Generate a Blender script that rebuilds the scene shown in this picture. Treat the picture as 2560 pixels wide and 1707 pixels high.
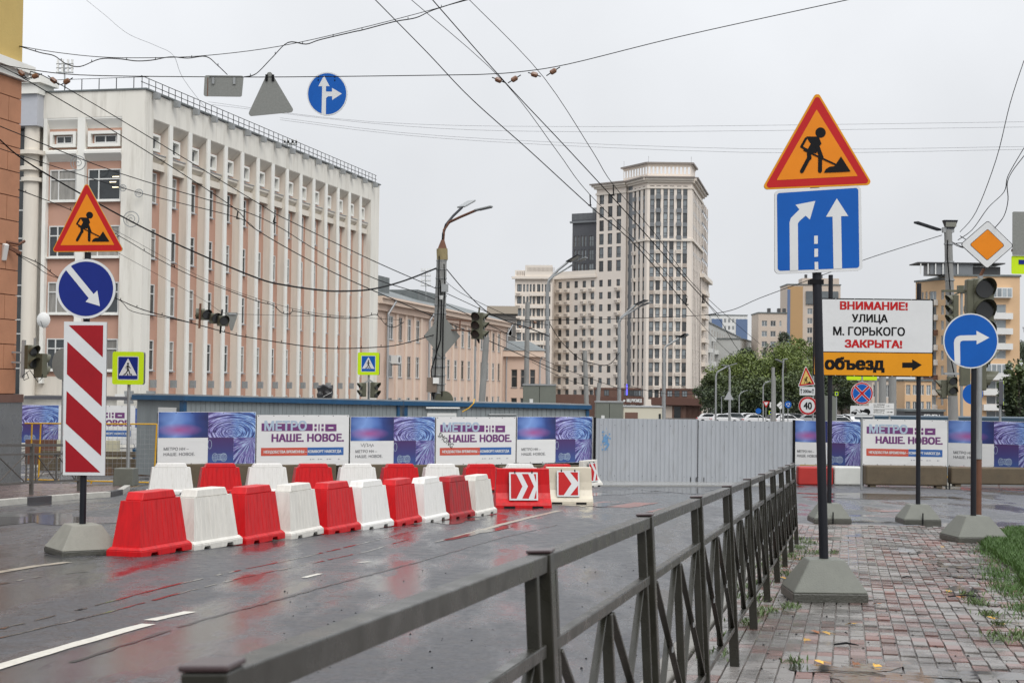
import bpy, bmesh, math, random
from mathutils import Vector, Matrix
R = math.radians
random.seed(7)
for o in list(bpy.data.objects): bpy.data.objects.remove(o)
SC = bpy.context.scene
COL = SC.collection
# ---------------------------------------------------------------- camera, world, sun, exposure
FPX = 4000.0                                   # focal length in pixels of the 2560 px photograph
CAMZ = 1.44
cd = bpy.data.cameras.new('camera'); cam = bpy.data.objects.new('camera', cd); COL.objects.link(cam)
cd.sensor_width = 36; cd.lens = FPX / 2560 * 36; cd.clip_start = .05; cd.clip_end = 6000
CR = Matrix.Rotation(R(90 + 1.64), 3, 'X') @ Matrix.Rotation(.012, 3, 'Z')
cam.matrix_world = Matrix.Translation((0, 0, CAMZ)) @ CR.to_4x4()
cd.dof.use_dof = True; cd.dof.focus_distance = 20; cd.dof.aperture_fstop = 13
SC.camera = cam
SC.render.resolution_x = 1024; SC.render.resolution_y = 682
SUN_EL, SUN_AZ = 48, 155                       # high sun behind a closed cloud cover, from behind right
W = bpy.data.worlds.new('World'); SC.world = W; W.use_nodes = True
nt = W.node_tree; nt.nodes.clear()
def N(t, **k):
    n = nt.nodes.new(t)
    for a, b in k.items(): setattr(n, a, b)
    return n
wo = N('ShaderNodeOutputWorld'); bg = N('ShaderNodeBackground')
sk = N('ShaderNodeTexSky', sky_type='NISHITA', sun_disc=False)
sk.sun_elevation = R(SUN_EL); sk.sun_rotation = R(SUN_AZ); sk.dust_density = 4
hs = N('ShaderNodeHueSaturation'); hs.inputs['Saturation'].default_value = .15
nt.links.new(sk.outputs[0], hs.inputs['Color'])
tc = N('ShaderNodeTexCoord'); sp = N('ShaderNodeSeparateXYZ'); nt.links.new(tc.outputs['Generated'], sp.inputs[0])
# cloud deck: a little brighter toward the zenith, faint mottling everywhere
ma = N('ShaderNodeMath', operation='ABSOLUTE'); nt.links.new(sp.outputs['Z'], ma.inputs[0])
pw = N('ShaderNodeMath', operation='POWER'); pw.inputs[1].default_value = 1.6; nt.links.new(ma.outputs[0], pw.inputs[0])
ml = N('ShaderNodeMath', operation='MULTIPLY_ADD'); ml.inputs[1].default_value = 13; ml.inputs[2].default_value = 6.7
nt.links.new(pw.outputs[0], ml.inputs[0])
nz = N('ShaderNodeTexNoise'); nz.inputs['Scale'].default_value = 3.0; nz.inputs['Detail'].default_value = 6
nt.links.new(tc.outputs['Generated'], nz.inputs['Vector'])
mr = N('ShaderNodeMapRange'); mr.inputs['From Min'].default_value = .3; mr.inputs['From Max'].default_value = .7
mr.inputs['To Min'].default_value = .89; mr.inputs['To Max'].default_value = 1.08
nt.links.new(nz.outputs[0], mr.inputs[0])
mm = N('ShaderNodeMath', operation='MULTIPLY'); nt.links.new(ml.outputs[0], mm.inputs[0]); nt.links.new(mr.outputs[0], mm.inputs[1])
vc = N('ShaderNodeVectorMath', operation='SCALE'); vc.inputs[0].default_value = (.955, .98, 1.02); nt.links.new(mm.outputs[0], vc.inputs['Scale'])
mx = N('ShaderNodeMix', data_type='RGBA'); mx.inputs[0].default_value = .9
nt.links.new(hs.outputs[0], mx.inputs[6]); nt.links.new(vc.outputs[0], mx.inputs[7])
nt.links.new(mx.outputs[2], bg.inputs['Color']); bg.inputs['Strength'].default_value = .1
nt.links.new(bg.outputs[0], wo.inputs[0])
sd = bpy.data.lights.new('sun', 'SUN'); sd.energy = 1.3; sd.angle = R(35); sd.color = (1, .97, .93)
so = bpy.data.objects.new('sun', sd); COL.objects.link(so)
az, el = R(SUN_AZ), R(SUN_EL)                  # direction towards the sun
so.rotation_euler = Vector((math.sin(az) * math.cos(el), math.cos(az) * math.cos(el), math.sin(el))).to_track_quat('Z', 'Y').to_euler()
vs = SC.view_settings; vs.view_transform = 'Standard'; vs.look = 'None'; vs.exposure = .3; vs.gamma = 1; vs.use_curve_mapping = False
SC.render.engine = 'CYCLES'
# ---------------------------------------------------------------- helpers
def pix(px, py, Z):
    d = CR @ Vector(((px - 1280) / FPX, -(py - 853.5) / FPX, -1))
    return Vector((0, 0, CAMZ)) + d * (Z / d.y)
GP = [(-40, 1.32), (0, 0), (57, -1.88), (100, -2.6), (200, -3.4), (300, -4.4), (400, -5.6), (700, -8), (3000, -14)]
def gz(Y):
    for (a, b), (c, d) in zip(GP, GP[1:]):
        if Y <= c: return b + (d - b) * (Y - a) / (c - a)
    return GP[-1][1]
def ong(px, py, off=0.0):                      # the point of the ground seen at a pixel
    Y = 20.0
    for _ in range(40):
        d = CR @ Vector(((px - 1280) / FPX, -(py - 853.5) / FPX, -1))
        Y = .5 * Y + .5 * max(2, min(2500, (gz(Y) + off - CAMZ) / (d.z / d.y)))
    p = pix(px, py, Y); p.z = gz(Y) + off
    return p
def hgt(px, py, H):                            # the point seen at a pixel that is H above the road
    Y = 20.0
    for _ in range(60):
        d = CR @ Vector(((px - 1280) / FPX, -(py - 853.5) / FPX, -1))
        Y = .6 * Y + .4 * max(2, min(400, (gz(Y) + H - CAMZ) / (d.z / d.y)))
    return pix(px, py, Y)
class MB:
    def __init__(s): s.v = []; s.f = []; s.m = []; s.uv = None
    def face(s, pts, mi=0):
        b = len(s.v); s.v += [tuple(p) for p in pts]; s.f.append(tuple(range(b, b + len(pts)))); s.m.append(mi)
    def hexa(s, p, mi=0):                      # p: 4 bottom, 4 top, same order
        b = len(s.v); s.v += [tuple(q) for q in p]
        for f in ((3, 2, 1, 0), (4, 5, 6, 7), (0, 1, 5, 4), (1, 2, 6, 5), (2, 3, 7, 6), (3, 0, 4, 7)):
            s.f.append(tuple(b + i for i in f)); s.m.append(mi)
        return s
    def box(s, x0, x1, y0, y1, z0, z1, mi=0):
        return s.hexa([(x0, y0, z0), (x1, y0, z0), (x1, y1, z0), (x0, y1, z0), (x0, y0, z1), (x1, y0, z1), (x1, y1, z1), (x0, y1, z1)], mi)
    def frus(s, w0, d0, w1, d1, z0, z1, mi=0, cx=0, cy=0):
        a, b, c, d = w0 / 2, d0 / 2, w1 / 2, d1 / 2
        return s.hexa([(cx - a, cy - b, z0), (cx + a, cy - b, z0), (cx + a, cy + b, z0), (cx - a, cy + b, z0),
                       (cx - c, cy - d, z1), (cx + c, cy - d, z1), (cx + c, cy + d, z1), (cx - c, cy + d, z1)], mi)
    def bar(s, p, q, w, h=None, mi=0, up=(0, 0, 1)):
        p, q = Vector(p), Vector(q); h = h or w; d = (q - p).normalized(); up = Vector(up)
        if abs(d.dot(up)) > .98: up = Vector((1, 0, 0))
        a = d.cross(up).normalized() * (w / 2); b = a.cross(d).normalized() * (h / 2)
        return s.hexa([p - a - b, p + a - b, p + a + b, p - a + b, q - a - b, q + a - b, q + a + b, q - a + b], mi)
    def tube(s, pts, r, n=6, mi=0, cap=True):
        pts = [Vector(p) for p in pts]; rs = r if isinstance(r, (list, tuple)) else [r] * len(pts)
        b = len(s.v); k = len(pts)
        d0 = (pts[1] - pts[0]).normalized(); up = Vector((0, 0, 1)) if abs(d0.z) < .9 else Vector((1, 0, 0))
        a = d0.cross(up).normalized()
        for i, p in enumerate(pts):
            d = (pts[min(i + 1, k - 1)] - pts[max(i - 1, 0)]).normalized()
            a = (a - d * a.dot(d)).normalized(); c = d.cross(a)
            for j in range(n):
                t = 2 * math.pi * j / n
                s.v.append(tuple(p + (a * math.cos(t) + c * math.sin(t)) * rs[i]))
        for i in range(k - 1):
            for j in range(n):
                s.f.append((b + i * n + j, b + i * n + (j + 1) % n, b + (i + 1) * n + (j + 1) % n, b + (i + 1) * n + j)); s.m.append(mi)
        if cap:
            s.f.append(tuple(b + j for j in range(n))[::-1]); s.m.append(mi)
            s.f.append(tuple(b + (k - 1) * n + j for j in range(n))); s.m.append(mi)
        return s
    def prism(s, poly, y0, y1, mi=0, ms=None): # outline in x,z ; front at y0
        ms = mi if ms is None else ms; n = len(poly); b = len(s.v)
        s.v += [(x, y0, z) for x, z in poly] + [(x, y1, z) for x, z in poly]
        s.f.append(tuple(b + i for i in range(n))); s.m.append(mi)
        s.f.append(tuple(b + n + i for i in reversed(range(n)))); s.m.append(ms)
        for i in range(n):
            j = (i + 1) % n; s.f.append((b + j, b + i, b + n + i, b + n + j)); s.m.append(ms)
        return s
    def flat(s, poly, y, mi=0):
        s.face([(x, y, z) for x, z in poly], mi); return s
    def build(s, name, mats, parent=None, smooth=False, bevel=0, norm=True):
        me = bpy.data.meshes.new(name); me.from_pydata(s.v, [], s.f)
        mats = mats if isinstance(mats, (list, tuple)) else [mats]
        for m in mats: me.materials.append(m)
        me.polygons.foreach_set('material_index', s.m)
        if norm:
            bm = bmesh.new(); bm.from_mesh(me); bmesh.ops.recalc_face_normals(bm, faces=bm.faces); bm.to_mesh(me); bm.free()
        if smooth:
            me.polygons.foreach_set('use_smooth', [True] * len(me.polygons))
            me.set_sharp_from_angle(angle=R(35))
        me.update()
        o = bpy.data.objects.new(name, me); COL.objects.link(o)
        if parent: o.parent = parent
        if bevel:
            b = o.modifiers.new('b', 'BEVEL'); b.width = bevel; b.segments = 2; b.limit_method = 'ANGLE'; b.angle_limit = R(30)
        return o
LABELS = {}
def tag(o, label, cat, group=None):
    o['label'] = label; o['category'] = cat
    if group: o['group'] = group
    return o
def thing(name, label, cat, loc=(0, 0, 0), rz=0, group=None):
    o = bpy.data.objects.new(name, None); o.empty_display_size = .2; COL.objects.link(o)
    o.location = loc; o.rotation_euler = (0, 0, rz)
    return tag(o, label, cat, group)
def struct(o): o['kind'] = 'structure'; return o
def stuff(o): o['kind'] = 'stuff'; return o
def inst(src, name, parent, loc=(0, 0, 0), rot=(0, 0, 0), scale=None):
    o = bpy.data.objects.new(name, src.data); COL.objects.link(o); o.parent = parent
    o.location = loc; o.rotation_euler = rot
    if scale: o.scale = scale
    for m in src.modifiers:
        if m.type == 'BEVEL':
            b = o.modifiers.new('b', 'BEVEL'); b.width = m.width; b.segments = 2; b.limit_method = 'ANGLE'; b.angle_limit = R(30)
    return o
def dup(o, parent=None, top=True):
    c = o.copy(); COL.objects.link(c)
    if not top: c.parent = parent
    for ch in o.children: dup(ch, c, False)
    return c
# ---------------------------------------------------------------- materials
MATS = {}
def mat(name, col, rough=.6, metal=0, var=.0, vs=3.0, bump=.0, bs=40.0, stretch=(1, 1, 1), rvar=0, spec=.5, dirt=None, dscale=1.5, damt=.5, dth=.5, emit=None, rnd=0):
    if name in MATS: return MATS[name]
    m = bpy.data.materials.new(name); m.use_nodes = True; t = m.node_tree; p = t.nodes['Principled BSDF']
    p.inputs['Base Color'].default_value = (*col, 1); p.inputs['Roughness'].default_value = rough
    p.inputs['Metallic'].default_value = metal; p.inputs['Specular IOR Level'].default_value = spec
    L = t.links.new; c = None
    if var or bump or rvar or dirt:
        tcn = t.nodes.new('ShaderNodeTexCoord'); mp = t.nodes.new('ShaderNodeMapping'); mp.inputs['Scale'].default_value = stretch
        L(tcn.outputs['Object'], mp.inputs[0])
    if var:
        n = t.nodes.new('ShaderNodeTexNoise'); n.inputs['Scale'].default_value = vs; n.inputs['Detail'].default_value = 6; n.inputs['Roughness'].default_value = .65
        L(mp.outputs[0], n.inputs['Vector'])
        r = t.nodes.new('ShaderNodeMapRange'); r.inputs['From Min'].default_value = .25; r.inputs['From Max'].default_value = .75
        r.inputs['To Min'].default_value = 1 - var; r.inputs['To Max'].default_value = 1 + var; L(n.outputs[0], r.inputs[0])
        v = t.nodes.new('ShaderNodeVectorMath'); v.operation = 'SCALE'; v.inputs[0].default_value = col; L(r.outputs[0], v.inputs['Scale']); c = v.outputs[0]
    if dirt:
        n = t.nodes.new('ShaderNodeTexNoise'); n.inputs['Scale'].default_value = dscale; n.inputs['Detail'].default_value = 8; n.inputs['Roughness'].default_value = .7
        L(mp.outputs[0], n.inputs['Vector'])
        r = t.nodes.new('ShaderNodeMapRange'); r.inputs['From Min'].default_value = dth; r.inputs['From Max'].default_value = dth + .2
        r.inputs['To Max'].default_value = damt; L(n.outputs[0], r.inputs[0])
        x = t.nodes.new('ShaderNodeMix'); x.data_type = 'RGBA'; L(r.outputs[0], x.inputs[0])
        if c: L(c, x.inputs[6])
        else: x.inputs[6].default_value = (*col, 1)
        x.inputs[7].default_value = (*dirt, 1); c = x.outputs[2]
    if rnd:
        oi = t.nodes.new('ShaderNodeObjectInfo'); r = t.nodes.new('ShaderNodeMapRange'); r.inputs['To Min'].default_value = 1 - rnd; r.inputs['To Max'].default_value = 1 + rnd
        L(oi.outputs['Random'], r.inputs[0]); v = t.nodes.new('ShaderNodeVectorMath'); v.operation = 'SCALE'; L(r.outputs[0], v.inputs['Scale'])
        if c: L(c, v.inputs[0])
        else: v.inputs[0].default_value = col
        c = v.outputs[0]
    if c: L(c, p.inputs['Base Color'])
    if rvar:
        n = t.nodes.new('ShaderNodeTexNoise'); n.inputs['Scale'].default_value = vs * 1.7; n.inputs['Detail'].default_value = 5; L(mp.outputs[0], n.inputs['Vector'])
        r = t.nodes.new('ShaderNodeMapRange'); r.inputs['From Min'].default_value = .3; r.inputs['From Max'].default_value = .7
        r.inputs['To Min'].default_value = max(.02, rough - rvar); r.inputs['To Max'].default_value = rough + rvar; L(n.outputs[0], r.inputs[0]); L(r.outputs[0], p.inputs['Roughness'])
    if bump:
        n = t.nodes.new('ShaderNodeTexNoise'); n.inputs['Scale'].default_value = bs; n.inputs['Detail'].default_value = 4; L(mp.outputs[0], n.inputs['Vector'])
        b = t.nodes.new('ShaderNodeBump'); b.inputs['Strength'].default_value = bump; b.inputs['Distance'].default_value = .02; L(n.outputs[0], b.inputs['Height']); L(b.outputs[0], p.inputs['Normal'])
    if emit: p.inputs['Emission Color'].default_value = (*emit[0], 1); p.inputs['Emission Strength'].default_value = emit[1]
    MATS[name] = m; return m
def h(s):                                      # srgb hex -> linear
    c = [int(s[i:i + 2], 16) / 255 for i in (0, 2, 4)]
    return tuple(((x + .055) / 1.055) ** 2.4 if x > .04 else x / 12.92 for x in c)
M_white = mat('sign_white', (.58, .59, .59), .5, var=.05, spec=.3, dirt=(.42, .42, .4), dscale=4, dth=.6, damt=.4)
M_blue = mat('sign_blue', (.004, .085, .36), .55, var=.08, spec=.2)
M_dblue = mat('sign_deep_blue', (.008, .02, .17), .55, var=.08, spec=.2)
M_red = mat('sign_red', (.42, .008, .01), .5, var=.08, spec=.25)
M_dred = mat('marker_red', (.28, .006, .012), .5, var=.1, spec=.25)
M_orange = mat('sign_orange', (.66, .20, .005), .5, var=.07, spec=.25)
M_yel = mat('sign_amber', (.62, .25, .006), .5, var=.06, spec=.25)
M_black = mat('sign_black', (.006, .006, .007), .6, spec=.15)
M_lime = mat('sign_lime', (.50, .70, .005), .5, spec=.3)
M_back = mat('sign_back_metal', (.20, .205, .19), .5, .3, var=.15, dirt=(.17, .09, .04), dth=.68, damt=.5, vs=30)
M_edge = mat('sign_edge_metal', (.3, .31, .31), .4, .6)
M_pole = mat('pole_navy_paint', (.009, .010, .014), .45, var=.2, rvar=.1, spec=.3)
M_galv = mat('galvanised_steel', (.3, .31, .31), .5, .5, var=.15)
M_conc = mat('cast_concrete', (.21, .205, .175), .75, var=.15, vs=6, bump=.25, bs=60, dirt=(.09, .085, .06), dscale=3, dth=.55)
M_concg = mat('painted_concrete_green_grey', (.115, .12, .10), .55, var=.12, vs=6, bump=.2, bs=70, dirt=(.05, .05, .035), dscale=4, dth=.6)
M_concd = mat('wet_dark_concrete', (.10, .075, .045), .7, var=.25, vs=4, bump=.4, bs=30, dirt=(.04, .035, .025), dscale=2)
M_cpole = mat('concrete_pole', (.23, .23, .22), .8, var=.15, vs=5, stretch=(1, 1, .3), dirt=(.1, .1, .09), dth=.52)
M_rust = mat('rusty_steel', (.13, .055, .03), .8, var=.3)
M_tl = mat('traffic_light_olive', (.085, .085, .055), .5, var=.2)
M_lens = mat('unlit_lens', (.02, .021, .021), .15)
M_fence = mat('fence_paint_grey_green', (.024, .023, .017), .3, metal=.2, var=.22, vs=7, rvar=.12, dirt=(.05, .035, .022), dscale=6, dth=.62)
M_fenceo = mat('old_fence_paint', (.075, .07, .062), .5, var=.25, vs=9)
M_cap = mat('fence_cap_brown', (.045, .027, .028), .3, var=.15)
M_wire = mat('wire_dark', (.006, .006, .007), .7, spec=.1)
M_wiret = mat('wire_far', (.2, .2, .21), .6)
M_insul = mat('insulator_brown', (.16, .075, .04), .25)
M_bred = mat('barrier_red', (.50, .003, .006), .42, spec=.3, var=.18, vs=2.5, stretch=(6, 6, .8), rvar=.1, dirt=(.30, .006, .008), dscale=2, dth=.5, damt=.7)
M_bredo = mat('barrier_red_worn', (.36, .006, .01), .42, spec=.3, var=.2, vs=3, stretch=(6, 6, .8), dirt=(.10, .035, .03), dscale=2, dth=.45, damt=.7)
M_bwhite = mat('barrier_white', (.68, .67, .64), .4, var=.06, vs=3, stretch=(6, 6, .8), dirt=(.40, .38, .32), dscale=2.5, dth=.56, damt=.6)
M_bwhiteo = mat('barrier_white_dirty', (.60, .58, .53), .45, var=.14, vs=2.2, stretch=(5, 5, .9), dirt=(.42, .39, .34), dscale=2, dth=.52, damt=.6)
M_bcream = mat('barrier_cream', (.58, .53, .42), .4, var=.08, vs=3, dirt=(.25, .22, .16), dscale=2.5, dth=.58, damt=.5)
M_board = mat('banner_vinyl', (.66, .66, .65), .42, var=.03, bump=.5, bs=2.2, stretch=(.5, 1, 1.6), dirt=(.4, .39, .36), dscale=2, dth=.62, damt=.4)
M_purple = mat('print_purple', (.14, .035, .15), .45)
M_pale = mat('print_pale_blue', (.36, .45, .55), .45)
M_pred = mat('print_red', (.5, .08, .05), .45)
M_pblue = mat('print_blue', (.03, .11, .33), .45)
M_pgrey = mat('print_grey', (.08, .08, .09), .45)
M_lgrey = mat('print_light_grey', (.3, .3, .33), .45)
M_sheet = mat('galvanised_profiled_sheet', (.36, .38, .405), .42, .1, var=.1, vs=1.2, stretch=(1, 1, .3), dirt=(.22, .22, .21), dscale=3, dth=.55, damt=.5)
M_cont = mat('container_grey_cladding', (.22, .245, .25), .5, .1, var=.15, vs=1.5, stretch=(2, 2, .4), dirt=(.12, .13, .13), dscale=4, dth=.55)
M_cblue = mat('container_blue_frame', (.006, .06, .14), .4, var=.2)
M_yrail = mat('yellow_rail_paint', (.6, .33, .01), .45)
M_kiosk = mat('cabinet_grey_green', (.14, .15, .125), .5, var=.1, vs=2)
# print materials driven by UV
def uvmat(name, builder):
    m = bpy.data.materials.new(name); m.use_nodes = True; t = m.node_tree; p = t.nodes['Principled BSDF']; p.inputs['Roughness'].default_value = .42
    u = t.nodes.new('ShaderNodeTexCoord'); c = builder(t, u.outputs['UV']); t.links.new(c, p.inputs['Base Color'])
    n = t.nodes.new('ShaderNodeTexNoise'); n.inputs['Scale'].default_value = 2.2; t.links.new(u.outputs['Object'], n.inputs['Vector'])
    b = t.nodes.new('ShaderNodeBump'); b.inputs['Strength'].default_value = .5; b.inputs['Distance'].default_value = .02; t.links.new(n.outputs[0], b.inputs['Height']); t.links.new(b.outputs[0], p.inputs['Normal'])
    return m
def ramp(t, stops, src):
    r = t.nodes.new('ShaderNodeValToRGB'); e = r.color_ramp.elements
    while len(e) < len(stops): e.new(.5)
    for q, (a, c) in zip(e, stops): q.position = a; q.color = (*c, 1)
    t.links.new(src, r.inputs[0]); return r.outputs[0]
def p_glow(t, uv):
    sx = t.nodes.new('ShaderNodeSeparateXYZ'); t.links.new(uv, sx.inputs[0])
    n0 = t.nodes.new('ShaderNodeTexNoise'); n0.inputs['Scale'].default_value = 2; n0.inputs['Detail'].default_value = 1; t.links.new(uv, n0.inputs['Vector'])
    a0 = t.nodes.new('ShaderNodeMath'); a0.operation = 'MULTIPLY_ADD'; a0.inputs[1].default_value = .5; t.links.new(n0.outputs[0], a0.inputs[0]); t.links.new(sx.outputs[0], a0.inputs[2])
    a1 = t.nodes.new('ShaderNodeMath'); a1.operation = 'SUBTRACT'; a1.inputs[1].default_value = .25; t.links.new(a0.outputs[0], a1.inputs[0])
    base = ramp(t, [(0, h('33508f')), (.3, h('7796cf')), (.5, h('4f6fb0')), (.72, h('2a3f7c')), (1, h('242b5c'))], a1.outputs[0])
    mp = t.nodes.new('ShaderNodeMapping'); mp.inputs['Location'].default_value = (-.42, -.3, 0); mp.inputs['Rotation'].default_value = (0, 0, 0); t.links.new(uv, mp.inputs[0])
    m2 = t.nodes.new('ShaderNodeMapping'); m2.inputs['Rotation'].default_value = (0, 0, .5); m2.inputs['Scale'].default_value = (2.1, 3.6, 1); t.links.new(mp.outputs[0], m2.inputs[0])
    g0 = t.nodes.new('ShaderNodeTexGradient'); g0.gradient_type = 'SPHERICAL'; t.links.new(m2.outputs[0], g0.inputs[0])
    x = t.nodes.new('ShaderNodeMix'); x.data_type = 'RGBA'; t.links.new(g0.outputs['Fac'], x.inputs[0]); t.links.new(base, x.inputs[6]); x.inputs[7].default_value = (*h('a0568f'), 1)
    return x.outputs[2]
def radial(t, uv, cx, cy):
    s = t.nodes.new('ShaderNodeVectorMath'); s.operation = 'SUBTRACT'; s.inputs[1].default_value = (cx, cy, 0); t.links.new(uv, s.inputs[0])
    ln = t.nodes.new('ShaderNodeVectorMath'); ln.operation = 'LENGTH'; t.links.new(s.outputs[0], ln.inputs[0])
    sp = t.nodes.new('ShaderNodeSeparateXYZ'); t.links.new(s.outputs[0], sp.inputs[0])
    at = t.nodes.new('ShaderNodeMath'); at.operation = 'ARCTAN2'; t.links.new(sp.outputs[1], at.inputs[0]); t.links.new(sp.outputs[0], at.inputs[1])
    return ln.outputs['Value'], at.outputs[0]
def p_tunnel(t, uv):
    ln, at = radial(t, uv, .5, .2)
    lg = t.nodes.new('ShaderNodeMath'); lg.operation = 'LOGARITHM'; lg.inputs[1].default_value = 2.7; t.links.new(ln, lg.inputs[0])
    cb = t.nodes.new('ShaderNodeCombineXYZ'); 
    a = t.nodes.new('ShaderNodeMath'); a.operation = 'MULTIPLY'; a.inputs[1].default_value = 7; t.links.new(lg.outputs[0], a.inputs[0])
    b = t.nodes.new('ShaderNodeMath'); b.operation = 'MULTIPLY'; b.inputs[1].default_value = .55; t.links.new(at, b.inputs[0])
    t.links.new(a.outputs[0], cb.inputs[0]); t.links.new(b.outputs[0], cb.inputs[1])
    n = t.nodes.new('ShaderNodeTexNoise'); n.inputs['Scale'].default_value = 1.5; n.inputs['Detail'].default_value = 5; n.inputs['Roughness'].default_value = .7; t.links.new(cb.outputs[0], n.inputs['Vector'])
    c1 = ramp(t, [(.34, h('1d1f4d')), (.44, h('4c4c85')), (.53, h('93a5c9')), (.59, h('dfe6f2')), (.68, h('34689c'))], n.outputs[0])
    sx = t.nodes.new('ShaderNodeSeparateXYZ'); t.links.new(uv, sx.inputs[0])
    c2 = ramp(t, [(0, h('80467a')), (.45, h('857aa0')), (.6, h('6f93b8')), (1, h('3f7099'))], sx.outputs[0])
    x = t.nodes.new('ShaderNodeMix'); x.data_type = 'RGBA'; x.blend_type = 'OVERLAY'; x.inputs[0].default_value = .75; t.links.new(c1, x.inputs[6]); t.links.new(c2, x.inputs[7])
    return x.outputs[2]
def p_rails(t, uv):
    ln, at = radial(t, uv, .85, .95)
    cb = t.nodes.new('ShaderNodeCombineXYZ'); a = t.nodes.new('ShaderNodeMath'); a.operation = 'MULTIPLY'; a.inputs[1].default_value = 9; t.links.new(at, a.inputs[0])
    t.links.new(a.outputs[0], cb.inputs[0]); t.links.new(ln, cb.inputs[1])
    n = t.nodes.new('ShaderNodeTexNoise'); n.inputs['Scale'].default_value = 1.5; n.inputs['Detail'].default_value = 5; n.inputs['Roughness'].default_value = .7; t.links.new(cb.outputs[0], n.inputs['Vector'])
    return ramp(t, [(.3, h('2a2350')), (.45, h('3a3f7e')), (.52, h('7f6fa8')), (.6, h('a9c4de')), (.7, h('2f5f95'))], n.outputs[0])
def p_deep(t, uv):
    sx = t.nodes.new('ShaderNodeSeparateXYZ'); t.links.new(uv, sx.inputs[0])
    return ramp(t, [(0, h('33508a')), (.5, h('3a3a72')), (1, h('432b5e'))], sx.outputs[1])
M_glow, M_tun, M_rails, M_deep = uvmat('print_glow', p_glow), uvmat('print_tunnel', p_tunnel), uvmat('print_rails', p_rails), uvmat('print_deep', p_deep)
# wet asphalt
def wet(name, base, along, r0, r1, sp=.5, speck=.35, bump=.35, puddle=(.46, .6)):
    m = bpy.data.materials.new(name); m.use_nodes = True; t = m.node_tree; p = t.nodes['Principled BSDF']; L = t.links.new
    g = t.nodes.new('ShaderNodeTexCoord')
    mp = t.nodes.new('ShaderNodeMapping'); mp.vector_type = 'POINT'; mp.inputs['Rotation'].default_value = (0, 0, along); mp.inputs['Scale'].default_value = (1.1, .22, 1); L(g.outputs['Object'], mp.inputs[0])
    big = t.nodes.new('ShaderNodeTexNoise'); big.inputs['Scale'].default_value = .9; big.inputs['Detail'].default_value = 6; big.inputs['Roughness'].default_value = .6; L(mp.outputs[0], big.inputs['Vector'])
    w = t.nodes.new('ShaderNodeMapRange'); w.inputs['From Min'].default_value = puddle[0]; w.inputs['From Max'].default_value = puddle[1]; L(big.outputs[0], w.inputs[0])
    fine = t.nodes.new('ShaderNodeTexNoise'); fine.inputs['Scale'].default_value = 36; fine.inputs['Detail'].default_value = 6; fine.inputs['Roughness'].default_value = .8; L(g.outputs['Object'], fine.inputs['Vector'])
    mid = t.nodes.new('ShaderNodeTexNoise'); mid.inputs['Scale'].default_value = 5; mid.inputs['Detail'].default_value = 5; mid.inputs['Roughness'].default_value = .7; L(g.outputs['Object'], mid.inputs['Vector'])
    fr = t.nodes.new('ShaderNodeMapRange'); fr.inputs['From Min'].default_value = .3; fr.inputs['From Max'].default_value = .7; fr.inputs['To Min'].default_value = 1 - speck; fr.inputs['To Max'].default_value = 1 + speck * 1.6; L(fine.outputs[0], fr.inputs[0])
    v = t.nodes.new('ShaderNodeVectorMath'); v.operation = 'SCALE'; v.inputs[0].default_value = base; L(fr.outputs[0], v.inputs['Scale'])
    mr2 = t.nodes.new('ShaderNodeMapRange'); mr2.inputs['From Min'].default_value = .3; mr2.inputs['From Max'].default_value = .7; mr2.inputs['To Min'].default_value = .6; mr2.inputs['To Max'].default_value = 1.4; L(mid.outputs[0], mr2.inputs[0])
    v2 = t.nodes.new('ShaderNodeVectorMath'); v2.operation = 'SCALE'; L(v.outputs[0], v2.inputs[0]); L(mr2.outputs[0], v2.inputs['Scale']); L(v2.outputs[0], p.inputs['Base Color'])
    rr = t.nodes.new('ShaderNodeMapRange'); rr.inputs['To Min'].default_value = r1; rr.inputs['To Max'].default_value = r0; L(w.outputs[0], rr.inputs[0])
    rm = t.nodes.new('ShaderNodeMath'); rm.operation = 'MULTIPLY'; L(rr.outputs[0], rm.inputs[0])
    mr3 = t.nodes.new('ShaderNodeMapRange'); mr3.inputs['From Min'].default_value = .3; mr3.inputs['From Max'].default_value = .7; mr3.inputs['To Min'].default_value = .55; mr3.inputs['To Max'].default_value = 1.5; L(mid.outputs[0], mr3.inputs[0]); L(mr3.outputs[0], rm.inputs[1]); L(rm.outputs[0], p.inputs['Roughness'])
    p.inputs['Specular IOR Level'].default_value = sp
    iv = t.nodes.new('ShaderNodeMapRange'); iv.inputs['To Min'].default_value = bump; iv.inputs['To Max'].default_value = bump * .12; L(w.outputs[0], iv.inputs[0])
    b = t.nodes.new('ShaderNodeBump'); b.inputs['Distance'].default_value = .011; L(iv.outputs[0], b.inputs['Strength']); L(fine.outputs[0], b.inputs['Height']); L(b.outputs[0], p.inputs['Normal'])
    return m
M_asph = wet('wet_asphalt', (.036, .037, .041), .21, .07, .40, sp=.42, speck=.9, bump=1.0, puddle=(.45, .58))
M_far = wet('far_asphalt', (.06, .06, .06), 0, .25, .5)
M_slab = wet('wet_joint_mortar', (.12, .10, .09), .2, .06, .3)
M_pl = wet('wet_tiles_left', (.11, .075, .07), .2, .07, .3)
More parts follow.
